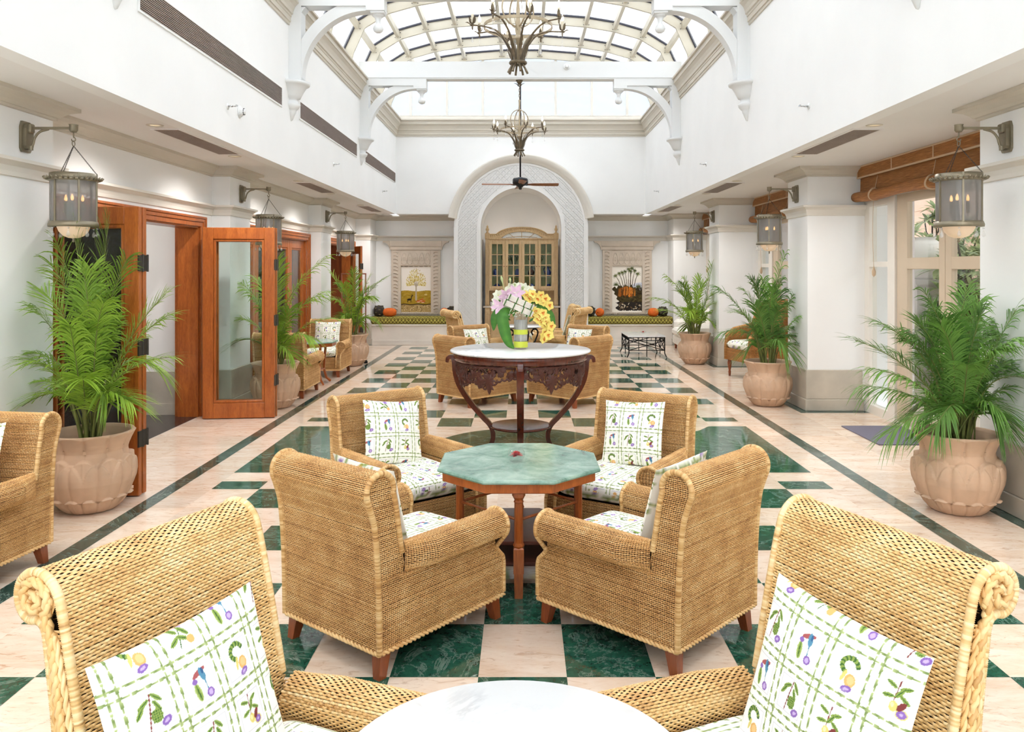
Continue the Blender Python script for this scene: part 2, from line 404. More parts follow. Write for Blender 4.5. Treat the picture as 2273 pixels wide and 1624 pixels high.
def leafmat(name, dark, light, trans=.35):
    m, nt, b = new_mat(name)
    t = attr(nt, 'tone'); n = N(nt, 'ShaderNodeTexNoise', Scale=7.0, Detail=2.0); nt.links.new(coords(nt), n.inputs['Vector'])
    c = mix(nt, .25, ramp(nt, t, [(0, dark), (1, light)]), ramp(nt, n.outputs['Fac'], [(.3, dark), (.7, light)]))
    nt.links.new(c, b.inputs['Base Color']); b.inputs['Roughness'].default_value = .42; b.inputs['Specular IOR Level'].default_value = .4
    tr = N(nt, 'ShaderNodeBsdfTranslucent'); nt.links.new(c, tr.inputs['Color'])
    s = nt.nodes.new('ShaderNodeMixShader'); s.inputs[0].default_value = trans
    nt.links.new(b.outputs[0], s.inputs[1]); nt.links.new(tr.outputs[0], s.inputs[2]); nt.links.new(s.outputs[0], nt.nodes['Material Output'].inputs['Surface'])
    return m
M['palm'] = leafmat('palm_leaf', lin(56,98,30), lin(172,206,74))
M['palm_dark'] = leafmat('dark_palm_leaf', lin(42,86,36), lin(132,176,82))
M['leaf'] = leafmat('broad_leaf', lin(38,84,34), lin(96,156,58), .25)
M['garden'] = leafmat('garden_leaf', lin(84,120,66), lin(232,242,186))
def marble_top(name, base, vein, sc=3.0, w=.02, rough=.12, amount=.8):
    m, nt, b = new_mat(name); v = coords(nt)
    n = N(nt, 'ShaderNodeTexNoise', Scale=sc, Detail=8.0, Roughness=.65, Distortion=1.5); nt.links.new(v, n.inputs['Vector'])
    n2 = N(nt, 'ShaderNodeTexNoise', Scale=sc*.8, Detail=3.0); nt.links.new(v, n2.inputs['Vector'])
    r = ramp(nt, n.outputs['Fac'], [(.5-w*2, (0,0,0)), (.5, (1,1,1)), (.5+w*2, (0,0,0))])
    k = nt.nodes.new('ShaderNodeMath'); k.operation = 'MULTIPLY'; nt.links.new(r, k.inputs[0]); nt.links.new(ramp(nt, n2.outputs['Fac'], [(.45, (0,0,0)), (.7, (amount,)*3)]), k.inputs[1])
    nt.links.new(mix(nt, k.outputs[0], base, vein), b.inputs['Base Color']); b.inputs['Roughness'].default_value = rough; return m
M['marble_top'] = marble_top('white_marble', (.86,.86,.86), lin(150,152,160), 2.2, .03, .1, .75)
M['green_top'] = None
def green_top():
    m, nt, b = new_mat('green_marble_top'); v = coords(nt)
    n = N(nt, 'ShaderNodeTexNoise', Scale=7.0, Detail=9.0, Roughness=.7, Distortion=.6); nt.links.new(v, n.inputs['Vector'])
    n2 = N(nt, 'ShaderNodeTexNoise', Scale=2.2, Detail=6.0, Roughness=.7, Distortion=1.5); nt.links.new(v, n2.inputs['Vector'])
    c = ramp(nt, n.outputs['Fac'], [(.28, lin(66,98,84)), (.5, lin(118,152,136)), (.72, lin(160,184,166))])
    c = mix(nt, ramp(nt, n2.outputs['Fac'], [(.45, (0,0,0)), (.7, (.6,.6,.6))]), c, lin(186,206,188))
    nt.links.new(c, b.inputs['Base Color']); b.inputs['Roughness'].default_value = .16; return m
M['green_top'] = green_top()
def blindmat():
    m, nt, b = new_mat('split_bamboo')
    v = coords(nt, (1, 2.0, 90)); n = N(nt, 'ShaderNodeTexNoise', Scale=3.0, Detail=3.0); nt.links.new(v, n.inputs['Vector'])
    c = ramp(nt, n.outputs['Fac'], [(.3, lin(118,70,30)), (.55, lin(166,108,54)), (.75, lin(200,144,84))])
    nt.links.new(c, b.inputs['Base Color']); b.inputs['Roughness'].default_value = .6; bump(nt, b, n.outputs['Fac'], .5, .004); return m
M['blind'] = blindmat()
# ------------------------------------------------------------------ the room
XL, XR = -2.825, 2.742          # faces of the tall middle hall
PL, PR = -3.49, 3.40            # faces of the piers
WL, WR = -3.71, 4.08            # aisle walls
ZS = 2.905                      # aisle ceiling
YB, YB2 = 17.70, 18.30          # upper and lower back wall
Y0 = -1.5
PIER = [(1.0, 1.70), (5.20, 5.90), (9.47, 10.17), (13.75, 14.45)]
def moulding(mb, path, prof, mat=0):
    P = np.array(path, dtype=float); n = len(P)
    t = np.diff(P, axis=0); t /= np.linalg.norm(t, axis=1)[:, None]
    nr = np.stack([t[:, 1], -t[:, 0]], 1); off = np.zeros_like(P)
    for i in range(n):
        a = nr[max(i-1, 0)]; b = nr[min(i, n-2)]
        m = a + b; m /= np.linalg.norm(m); off[i] = m / max(.3, m @ a)
    G = np.zeros((len(prof), n, 3))
    for k, (d, z) in enumerate(prof):
        G[k, :, :2] = P + off*d; G[k, :, 2] = z
    for k in range(len(prof)-1): mb.grid(G[k:k+2], mat, False)
def stepped(path):
    return path
# floor ---------------------------------------------------------------
fl = MB()
S = .3686
xs = sorted(set([-3.72, -3.25, -2.765, -2.395] + [(-6.5+k)*S for k in range(14)] + [2.395, 2.765, 3.25, 3.7, 4.09]))
rows = [Y0] + [3.30-.49*k for k in range(9, 0, -1)] + [3.30, 3.79, 4.285, 4.785, 5.24, 5.63, 6.11, 6.61, 7.09, 7.57, 8.05, 8.50, 9.03, 9.49, 9.92, 10.33, 10.80] + [10.80+.487*k for k in range(1, 15)] + [YB2+.1, 19.2]
rows = [r for k, r in enumerate(rows) if k == 0 or r > rows[k-1]+.01]
for i in range(len(xs)-1):
    for j in range(len(rows)-1):
        fl.add([(xs[i], rows[j], 0), (xs[i+1], rows[j], 0), (xs[i+1], rows[j+1], 0), (xs[i], rows[j+1], 0)], [(0,1,2,3)], 0, False, R.random())
ZT = .0012
def poly(pts, mat, tone=None): fl.add([(p[0], p[1], ZT) for p in pts], [tuple(range(len(pts)))], mat, False, R.random() if tone is None else tone)
def rect(x0, x1, y0, y1, mat): poly([(x0,y0),(x1,y0),(x1,y1),(x0,y1)], mat)
edges = [3.30-.49*k for k in range(9, 0, -1)] + [3.30, 3.79, 4.285, 4.785, 5.24]
for j in range(len(edges)-1):
    odd = (len(edges)-2-j) % 2 == 1          # the row 3.30 to 3.79 has dark odd columns; 4.785 to 5.24 even ones
    for c in range(-6, 7):
        if (c % 2 == 1) == odd: rect((c-.5)*S, (c+.5)*S, edges[j], edges[j+1], 1)
edges = [9.92, 10.33] + [10.80+.487*k for k in range(0, 14)]
for j in range(len(edges)-1):
    odd = j % 2 == 1
    for c in range(-6, 7):
        if (c % 2 == 1) == odd: rect((c-.5)*S, (c+.5)*S, edges[j], edges[j+1], 1)
for c in (-5, -3, 3, 5): rect((c-.5)*S, (c+.5)*S, 5.63, 6.11, 1)
for c in (-5, -3, -1, 1, 3, 5): rect((c-.5)*S, (c+.5)*S, 9.03, 9.49, 1)
for c in (-2, 2): rect((c-.5)*S, (c+.5)*S, 8.52, 9.0, 1); rect((c-.5)*S, (c+.5)*S, 6.14, 6.62, 1)
for s in (-1, 1):
    for y0, y1 in ((6.11, 6.33), (8.81, 9.03)): rect(*sorted((s*2.03, s*2.395)), y0, y1, 1)
    a = [(-.94*math.cos(t), .94*math.sin(t)) for t in np.linspace(-math.asin(.8), math.asin(.8), 24)]   # bulging half discs
    pts = [(2.40, 7.57-.965), (2.0, 7.57-.965)] + [(2.42+p[0], 7.57+p[1]) for p in a if abs(p[1]) < .96] + [(2.0, 7.57+.965), (2.40, 7.57+.965)]
    pts = [(s*p[0], p[1]) for p in pts]; poly(pts if s < 0 else pts[::-1], 1)
    rect(*sorted((s*2.645, s*2.765)), Y0, 17.5, 2)
poly([(.86*math.cos(t), 7.57+.86*math.sin(t)) for t in np.linspace(0, 2*PI, 64, endpoint=False)], 1)
rect(-3.4, 3.4, 17.48, 17.6, 2)
for (a, b) in PIER:
    for x0, x1, y0, y1 in ((3.27, 4.08, a-.15, a-.02), (3.27, 4.08, b+.02, b+.15), (3.27, 3.385, a-.02, b+.02)): rect(x0, x1, y0, y1, 2)
struct(fl.build('floor', [M['cream'], M['green'], M['band']]))

# aisle walls, piers -----------------------------------------------------
DOORS = [(5.98, 9.10), (10.30, 13.62), (14.60, 17.30)]
w = MB()
prev = Y0
for a, b in DOORS:
    w.box((WL-.22, prev, 0), (WL, a, ZS)); w.box((WL-.22, a, 2.19), (WL, b, ZS)); prev = b
w.box((WL-.22, prev, 0), (WL, YB2+1.0, ZS))
for a, b in PIER: w.box((WL-.02, a, 0), (PL, b, ZS))
w.box((WL-.02, 17.62, 0), (-3.38, YB2+.02, ZS))
struct(w.build('wall_left', [M['wall']]))
w = MB()
for a, b in PIER: w.box((PR, a, 0), (WR+.35, b, ZS))
w.box((3.35, 17.62, 0), (WR+.35, YB2+1.0, ZS))
w.box((WR, Y0, 0), (WR+.35, 1.02, ZS))
w.box((WR, 1.69, 0), (WR+.3, 5.21, ZS))
struct(w.build('wall_right', [M['wall']]))
# plinths around the piers
p = MB()
def plinth(x0, x1, y0, y1):
    p.box((x0, y0, 0), (x1, y1, .14), bev=.006); k = .012
    p.box((x0+(k if x0 > -10 else 0), y0+k, .14), (x1-k, y1-k, .49), bev=.006)
for a, b in PIER:
    plinth(PR-.035, WR-.02, a-.035, b+.035); plinth(WL-.01, PL+.035, a-.035, b+.035)
plinth(3.315, WR-.02, 17.585, YB2); plinth(WL, -3.345, 17.585, YB2)
struct(p.build('baseboard_piers', [M['plinth']]))
# mouldings
COR = [(.0, 2.792), (.022, 2.795), (.022, 2.812), (.034, 2.815), (.05, 2.835), (.085, 2.86), (.12, 2.872), (.135, 2.876), (.135, ZS)]
MID = [(.0, 2.325), (.014, 2.33), (.018, 2.36), (.03, 2.395), (.06, 2.42), (.075, 2.426), (.075, 2.448), (.0, 2.452)]
lp = [(WL, Y0)]
for a, b in PIER: lp += [(WL, a), (PL, a), (PL, b), (WL, b)]
lp += [(WL, 17.62), (-3.38, 17.62), (-3.38, YB2), (-1.50, YB2)]
t = MB(); moulding(t, lp, COR); struct(t.build('trim_1', [M['trim']]))
t = MB(); moulding(t, lp, MID); struct(t.build('trim_2', [M['trim2']]))
t = MB(); t2 = MB()
rb = [(1.43, YB2), (3.35, YB2), (3.35, 17.62), (WR, 17.62)]
moulding(t, rb, COR); moulding(t2, rb, MID)
for a, b in PIER:
    q = [(WR, b), (PR, b), (PR, a), (WR, a)]; moulding(t, q, COR); moulding(t2, q, MID)
struct(t.build('trim_3', [M['trim']])); struct(t2.build('trim_4', [M['trim2']]))
# aisle ceilings and the tall walls above them
c = MB(); c.box((WL-.25, Y0, ZS), (XL-.1495, YB2+.1, ZS+.15)); c.box((XR+.1495, Y0, ZS), (WR+.4, YB2+.1, ZS+.15)); c.box((XL, YB+.002, ZS), (-1.55, YB2+.1, ZS+.15)); c.box((1.48, YB+.002, ZS), (XR, YB2+.1, ZS+.15))
struct(c.build('ceiling', [M['soffit']]))
w = MB(); w.box((XL-.15, Y0, ZS), (XL, YB, 5.0)); struct(w.build('wall_left_upper', [M['wall']]))
w = MB(); w.box((XR, Y0, ZS), (XR+.15, YB, 5.0)); struct(w.build('wall_right_upper', [M['wall']]))
# back wall with the round arch -------------------------------------------
ACX, ACZ = -.035, 2.59
def archpts(r, n=48, base=0.0): return [(ACX+r, base)] + [(ACX+r*math.cos(a), ACZ+r*math.sin(a)) for a in np.linspace(0, PI, n)] + [(ACX-r, base)]
w = MB()
o = archpts(1.40); n = len(o)                              # upper wall with a hole the arch block fills
up = [(p[0], max(p[1], ZS)) for p in o if p[1] >= ZS]
up = [(ACX+math.sqrt(1.40**2-(ZS-ACZ)**2), ZS)] + up + [(ACX-math.sqrt(1.40**2-(ZS-ACZ)**2), ZS)]
pts = [(XR, ZS)] ; 
for k in range(len(up)-1):
    x0, z0 = up[k]; x1, z1 = up[k+1]
    w.add([(x0, YB, z0), (x1, YB, z1), (x1, YB, 5.0), (x0, YB, 5.0)], [(0,1,2,3)], 0, False)
w.add([(up[0][0], YB, ZS), (XR, YB, ZS), (XR, YB, 5.0), (up[0][0], YB, 5.0)], [(3,2,1,0)], 0, False)
w.add([(up[-1][0], YB, ZS), (XL, YB, ZS), (XL, YB, 5.0), (up[-1][0], YB, 5.0)], [(0,1,2,3)], 0, False)
struct(w.build('wall_back_upper', [M['wall']]))
w = MB(); w.box((WL-.2, YB2, 0), (-1.2, YB2+.15, ZS)); w.box((1.15, YB2, 0), (WR+.3, YB2+.15, ZS))
struct(w.build('wall_back', [M['wall']]))
# alcove
w = MB()
a = np.array(archpts(.89)); G = np.stack([np.stack([a[:, 0], np.full(len(a), y), a[:, 1]], 1) for y in (17.5, 18.72)])
w.grid(G, 0, False)
w.add([(q[0], 18.72, q[1]) for q in archpts(.92)], [tuple(range(50))], 0, False)
struct(w.build('wall_alcove', [M['wall_grey']]))
# carved surround
j = MB(); YF = 17.50
def ring(r0, r1, y, mat=0):
    A = np.array(archpts(r0)); B = np.array(archpts(r1))
    j.grid(np.stack([np.stack([A[:, 0], np.full(len(A), y), A[:, 1]], 1), np.stack([B[:, 0], np.full(len(B), y), B[:, 1]], 1)]), mat, False)
def rim(r, y0, y1, mat=0):
    A = np.array(archpts(r)); j.grid(np.stack([np.stack([A[:, 0], np.full(len(A), y), A[:, 1]], 1) for y in (y0, y1)]), mat, False)
ring(.89, .975, YF); rim(.975, YF, YF+.03); ring(.975, 1.385, YF+.03); rim(1.385, YF, YF+.03); ring(1.385, 1.48, YF); rim(1.48, YF, YB2)
P_ = .1270
def inside(x, z, m=0.0):
    if z < .02 or z > 4.2: return False
    r = abs(x-ACX) if z < ACZ else math.hypot(x-ACX, z-ACZ)
    return .985+m < r < 1.375-m
hb = .011; y1 = YF+.031; y0 = YF+.006
for iz in range(0, 34):
    for ix in range(-11, 12):
        for half in (0, 1):
            x = ACX + (ix + .5*half)*P_; z = .06 + (iz + .5*half)*P_
            for sx in (-1, 1):             # one diagonal rail each way from this knot
                x1, z1 = x+sx*P_/2, z+P_/2
                if inside(x, z, -.05) and inside(x1, z1, -.05):
                    d = np.array([x1-x, z1-z]); d /= np.linalg.norm(d); q = np.array([-d[1], d[0]])*hb
                    c4 = [(x+q[0], z+q[1]), (x-q[0], z-q[1]), (x1-q[0], z1-q[1]), (x1+q[0], z1+q[1])]
                    yq = y0+.0012*(sx > 0); j.add([(u, yq, v) for u, v in c4]+[(u, y1, v) for u, v in c4], [(0,1,2,3),(0,4,5,1),(1,5,6,2),(2,6,7,3),(3,7,4,0)], 0, False)
            xc, zc = x, z+P_/2                # a small stepped diamond in every opening, with flat darker strips painted for slot shade under its lower edges
            if inside(xc, zc, -.02):
                for (e, yy) in ((.040, y0+.012), (.024, y0+.004)):
                    c4 = [(xc, zc-e), (xc+e, zc), (xc, zc+e), (xc-e, zc)]
                    j.add([(u, yy, v) for u, v in c4]+[(u, y1, v) for u, v in c4], [(0,1,2,3),(0,4,5,1),(1,5,6,2),(2,6,7,3),(3,7,4,0)], 0, False)
                for sx in (-1, 1):
                    a0 = np.array([xc+sx*.008, zc-.043]); a1 = np.array([xc+sx*.041, zc-.010]); d = (a1-a0)/np.linalg.norm(a1-a0); q = np.array([-d[1], d[0]])*.0045
                    j.add([(u, y1-.002, v) for u, v in (a0+q, a0-q, a1-q, a1+q)], [(0,1,2,3)], 1, False)
struct(j.build('trim_5', [M['jali'], M['trim']]))
# hood moulding over the arch
m_ = MB(); an = np.radians(np.linspace(8, 172, 60))
prof = [(1.43, YF), (1.44, YF-.03), (1.47, YF-.035), (1.49, YF-.07), (1.54, YF-.10), (1.585, YF-.115), (1.615, YF-.115), (1.62, YB)]
G = np.stack([np.stack([ACX+r*np.cos(an), np.full(60, y), ACZ+r*np.sin(an)], 1) for r, y in prof]); m_.grid(G, 0, True)
for e in (0, -1):
    k = [(G[i][e][0], G[i][e][1], G[i][e][2]) for i in range(len(prof))] + [tuple(G[0][e] + V(0, .2, 0))]
    m_.add(k, [tuple(range(len(k)))], 0, False)
struct(m_.build('trim_6', [M['trim2']]))
# big cornice under the glass roof
t = MB()
UC = [(0, 4.63), (.016, 4.632), (.016, 4.665), (.03, 4.668), (.03, 4.725), (.038, 4.73), (.038, 4.755), (.056, 4.762), (.06, 4.80), (.08, 4.85), (.11, 4.885), (.125, 4.892), (.125, 4.905), (.118, 4.91), (.118, 4.965), (.149, 4.97), (.149, 5.0), (0, 5.0)]
moulding(t, [(XL, Y0), (XL, YB), (XR, YB), (XR, Y0)], UC); struct(t.build('trim_7', [M['trim']]))
# back of the hall behind the viewer
w = MB(); w.box((WL-.2, Y0-.15, 0), (WL+.05, Y0, ZS)); w.box((WR-.05, Y0-.15, 0), (WR+.3, Y0, ZS)); w.box((WL, Y0-.15, 2.8), (XL, Y0, ZS)); w.box((XR, Y0-.15, 2.8), (WR, Y0, ZS)); w.box((XL-.1, Y0-.15, 4.85), (XR+.1, Y0, 6.7)); struct(w.build('wall_front', [M['wall']]))
gwf = bpy.data.objects.new('window_6', None); C.objects.link(gwf); struct(gwf)      # glazed end added unseen behind the viewer, to bring in frontal daylight
q = MB()
for x in np.linspace(-2.8, 2.7, 7): q.box((x-.03, Y0-.10, 0), (x+.03, Y0-.04, 4.85))
for z in (.05, 2.4, 4.8): q.box((WL if z < 2.5 else XL, Y0-.10, z-.03), (WR if z < 2.5 else XR, Y0-.04, z+.03))
struct(q.build('frame', [M['alu_white']], gwf)); q = MB(); q.box((XL, Y0-.075, .05), (XR, Y0-.068, 4.85)); q.box((WL, Y0-.075, .05), (XL, Y0-.068, 2.8)); q.box((XR, Y0-.075, .05), (WR, Y0-.068, 2.8)); struct(q.build('glass', [M['clear']], gwf))

# glass roof --------------------------------------------------------------
VXc = -.04
half = [(.42, 6.515), (1.25, 6.45), (1.80, 6.36), (2.33, 6.21), (2.79, 5.92), (3.02, 5.42), (3.10, 4.98)]
arch = [(-x, z) for x, z in half[::-1]] + half
ribY = [17.6, 16.5, 15.1, 13.6, 12.1, 10.6, 9.1, 7.6, 6.1, 4.6, 3.1, 1.6, .1, -1.4]
vault = bpy.data.objects.new('window_1', None); C.objects.link(vault); struct(vault)
def band(mb, pts, y0, y1, t0, t1, mat=0):
    """arched bar: pts in x,z, thickness from t0 to t1 along the local inward normal, from y0 to y1"""
    P = np.array(pts); T = np.gradient(P, axis=0); T /= np.linalg.norm(T, axis=1)[:, None]; Nn = np.stack([T[:, 1], -T[:, 0]], 1)
    A = P + Nn*t0; B = P + Nn*t1
    G = np.stack([np.stack([q[:, 0]+VXc, np.full(len(P), y), q[:, 1]], 1) for q, y in ((A, y0), (B, y0), (B, y1), (A, y1), (A, y0))])
    mb.grid(G, mat, False)
for y in ribY:
    rb_ = MB(); band(rb_, arch, y-.03, y+.03, .0, .17); band(rb_, arch, y-.05, y+.05, -.03, .012, 1)
    for (x, z) in half[:6]:
        for s in (-1, 1):
            for dx in (-.05, .05):
                for dz in (-.045, .045): rb_.ball((VXc+s*x+dx, y-.032, z-.085+dz - (abs(s*x+dx)-x)*.5*0), .011, 6, 2, sc=(1, .6, 1))
    struct(rb_.build('rib', [M['vault_metal'], M['gasket'], M['bolt']], vault))
for x, z in [(s*x, z) for x, z in half[:6] for s in (-1, 1)]:
    q = MB(); q.box((VXc+x-.03, Y0, z-.13), (VXc+x+.03, 17.6, z-.01)); struct(q.build('purlin', [M['vault_metal']], vault))
g = MB(); A = np.array(arch)
G = np.stack([np.stack([A[:, 0]+VXc, np.full(len(A), y), A[:, 1]+.015], 1) for y in (Y0, 17.6)]); g.grid(G, 0, False)
struct(g.build('glazing', [M['pane']], vault))
q = MB(); q.box((VXc-.40, 9.15, 6.46), (VXc+.40, 13.55, 6.50)); q.box((VXc-.012, 9.15, 6.445), (VXc+.012, 13.55, 6.46)); q.box((VXc-.40, 9.15, 6.40), (VXc-.37, 13.55, 6.47)); q.box((VXc+.37, 9.15, 6.40), (VXc+.40, 13.55, 6.47))
struct(q.build('ridge_panel', [M['vault_metal']], vault))
for s in (-1, 1):                                            # solid kerb between cornice and glazing
    q = MB(); q.box(*(( (XL-.6, Y0, 4.9), (XL+.0, 17.6, 5.0)) if s < 0 else ((XR, Y0, 4.9), (XR+.6, 17.6, 5.0)))); struct(q.build('kerb', [M['trim2']], vault))
# gable window above the back cornice
gw = bpy.data.objects.new('window_2', None); C.objects.link(gw); struct(gw)
g = MB(); g.add([(x+VXc, 17.68, z) for x, z in arch], [tuple(range(len(arch)))], 0, False); struct(g.build('glazing', [M['gable_pane']], gw))
q = MB()
def ztop(x): return float(np.interp(abs(x), [0]+[h[0] for h in half], [6.53]+[h[1] for h in half]))
for mx in (-2.484, -1.678, -.884, -.06, .733, 1.537, 2.32): q.box((mx-.028, 17.61, 5.0), (mx+.028, 17.67, ztop(mx-VXc)))
q.box((-2.95, 17.60, 5.0), (2.86, 17.67, 5.07)); q.box((-2.95, 17.595, 5.07), (2.86, 17.60, 5.085), 0)
struct(q.build('frame', [M['alu_white']], gw))

# timber trusses ------------------------------------------------------------
def truss(yc, k):
    th = .10; q = MB()
    q.box((XL-.02, yc-th, 4.98), (XR+.02, yc+th, 5.285)); q.box((XL, yc-th-.012, 5.0), (XR, yc+th+.012, 5.03))
    for s, x0 in ((1, XL), (-1, XR)):
        def X(d): return x0 + s*d
        def bx(d0, d1, z0, z1, t=th): a_, b_ = sorted((X(d0), X(d1))); q.box((a_, yc-t, z0), (b_, yc+t, z1))
        bx(0, .15, 3.955, 4.98); bx(.14, 1.155, 4.867, 4.99); bx(.93, 1.155, 4.815, 4.87)
        cxa, cza = .965, 4.0
        an = np.linspace(0, PI/2, 28)
        inn = [(X(cxa-.81*math.cos(t)), cza+.815*math.sin(t)) for t in an]; out = [(X(cxa-.935*math.cos(t)), cza+.95*math.sin(t)) for t in an]
        G = np.stack([np.array([(p_[0], y, p_[1]) for p_ in ps]) for ps, y in ((inn, yc-.08), (out, yc-.08), (out, yc+.08), (inn, yc+.08), (inn, yc-.08))]); q.grid(G, 0, False)
        q.prism([(X(.14), 4.86), (X(.14), 4.78), (X(.20), 4.86)], yc-.08, yc+.08)
    o = q.build('trim_%d' % k, [M['truss']]); struct(o)
    for s, x0 in ((1, XL), (-1, XR)):
        pb = MB(); cx = x0 + s*1.065
        pb.box((cx-.085, yc-.085, 4.785), (cx+.085, yc+.085, 4.82), bev=.008)
        pb.lathe([(0, 4.565), (.03, 4.567), (.055, 4.585), (.066, 4.615), (.055, 4.65), (.035, 4.67), (.03, 4.69), (.036, 4.73), (.05, 4.76), (.066, 4.765), (.066, 4.79)], 20, 0, (cx, yc, 0))
        struct(pb.build('pendant', [M['truss']], o))
        cb = MB()
        pr = [(.0, 3.49), (.018, 3.50), (.05, 3.575), (.062, 3.60), (.062, 3.615), (.078, 3.63), (.105, 3.66), (.115, 3.69), (.112, 3.70), (.085, 3.705), (.085, 3.755), (.112, 3.765), (.13, 3.80), (.155, 3.85), (.19, 3.905), (.21, 3.915), (.225, 3.925), (.235, 3.955), (0, 3.957)]
        a0 = -PI/2 if s > 0 else PI/2
        cb.lathe(pr, 24, 0, (x0, yc, 0), a0=a0, a1=a0+PI); struct(cb.build('corbel', [M['truss']], o))
    return o
for k, yc in enumerate((5.5, 9.68, 13.87)): truss(yc, 8+k)
truss(1.3, 11)

# teak doors on the left ------------------------------------------------------
def leaf_parts(name, parent, w_, h, loc, ang, hinges=True):
    """one glazed leaf, its hinge edge at loc, running along local +x"""
    e = MB(); t = .045; st, tr_, br = .115, .13, .17
    e.box((0, -t/2, 0), (st, t/2, h), bev=.004); e.box((w_-st, -t/2, 0), (w_, t/2, h), bev=.004)
    e.box((st, -t/2, h-tr_), (w_-st, t/2, h), bev=.004); e.box((st, -t/2, 0), (w_-st, t/2, br), bev=.004)
    for (x0, x1, z0, z1) in ((st, st+.03, br, h-tr_), (w_-st-.03, w_-st, br, h-tr_), (st, w_-st, br, br+.03), (st, w_-st, h-tr_-.03, h-tr_)):
        e.box((x0, -t/2+.008, z0), (x1, t/2-.008, z1), bev=.006)
    o = e.build('leaf', [M['door']], parent); o.location = (loc[0], loc[1], .008); o.rotation_euler = (0, 0, ang); struct(o)
    g_ = MB(); g_.box((st+.02, -.003, br+.02), (w_-st-.02, .003, h-tr_-.02)); struct(g_.build('glass', [M['doorglass']], o))
    if hinges:
        for z in (.42, 1.10, h-.42):
            hb_ = MB(); hb_.box((w_-.006, -.03, z-.06), (w_+.006, .03, z+.06)); hb_.cyl((w_+.004, .03), .008, z-.065, z+.065, 8); struct(hb_.build('hinge', [M['hinge']], o))
    return o
def door_frame(k, a, b):
    root = bpy.data.objects.new('door_%d' % k, None); C.objects.link(root); struct(root); root.location = (WL, a, 0)
    e = MB(); L = b-a
    for off, d, z0 in ((0, .05, 0), (.03, .035, 0)):
        pass
    A_ = .115
    e.box((-.23, -.02, 0), (.0, .03, 2.19)); e.box((-.23, L-.03, 0), (.0, L+.02, 2.19)); e.box((-.23, -.02, 2.16), (.0, L+.02, 2.19))
    for (o1, o2, pr) in ((0, .05, .028), (.05, .09, .04), (.09, A_, .05)):
        e.box((0, -o2, 0), (pr, -o1, 2.175+o2), bev=.005); e.box((0, L+o1, 0), (pr, L+o2, 2.175+o2), bev=.005); e.box((0, -o2, 2.175+o1), (pr, L+o2, 2.175+o2), bev=.005)
    struct(e.build('frame', [M['door']], root)); return root
d1 = door_frame(1, *DOORS[0]); d2 = door_frame(2, *DOORS[1]); d3 = door_frame(3, *DOORS[2])
def leaf_between(root, p0, p1, h=2.15, hinges=True):
    w_ = math.hypot(p1[0]-p0[0], p1[1]-p0[1]); a_ = math.atan2(p1[1]-p0[1], p1[0]-p0[0])
    rl = root.location; return leaf_parts('leaf', root, w_, h, (p0[0]-rl[0], p0[1]-rl[1], 0), a_, hinges)
leaf_between(d1, (-3.64, 5.97), (-2.85, 5.92)); leaf_between(d1, (-3.64, 6.06), (-2.85, 5.99))
leaf_between(d1, (-3.60, 8.94), (-2.815, 9.03)); leaf_between(d1, (-3.60, 9.01), (-2.815, 9.10))
L4 = (DOORS[1][1]-DOORS[1][0]-.06)/4
for k in range(4): leaf_between(d2, (WL-.06, DOORS[1][0]+.03+L4*k+.003), (WL-.06, DOORS[1][0]+.03+L4*(k+1)-.003), hinges=False)
leaf_between(d3, (-3.66, 16.98), (-3.33, 16.40))
# what lies beyond the doors
v = MB()
v.add([(WL+.0, 4.6, .002), (WL, 14, .002), (-7.5, 14, .002), (-7.5, 4.6, .002)], [(0,3,2,1)], 1, False)
v.box((-4.45, 9.22, 0), (WL-.02, 9.34, 2.6)); v.box((-4.46, 9.19, 0), (WL-.2, 9.22, .13), 3); v.box((-4.455, 9.205, .13), (WL-.2, 9.22, .5), 3)
v.box((-3.99, 9.11, 0), (WL-.20, 9.2, 2.19), 2)
v.box((-7.6, 4.4, 0), (-7.5, 14, 2.6), 4); v.box((-7.5, 13.9, 0), (WL-.2, 14, 2.6), 4); v.box((-7.5, 4.4, 0), (WL-.2, 4.5, 2.6), 0); v.box((-7.6, 4.4, 2.6), (WL-.2, 14, 2.7), 0)
struct(v.build('wall_vestibule', [M['wall_grey'], plain('black_granite', lin(52,44,44), .15), M['door'], M['plinth'], plain('brown_panelling', lin(92,70,56), .6)]))
v = MB(); v.box((-5.2, 14.5, -.01), (WL-.02, 18, .004), 1); v.box((-5.3, 14.4, 0), (-5.2, 18, 2.6), 0); v.box((-5.2, 17.32, 0), (WL-.2, 17.4, 2.6), 2); v.box((-5.2, 14.4, 0), (WL-.2, 14.5, 2.6), 0); v.box((-5.3, 14.4, 2.6), (WL-.2, 18, 2.7), 0)
struct(v.build('wall_corridor', [M['wall_grey'], M['plinth'], M['door_dark']]))

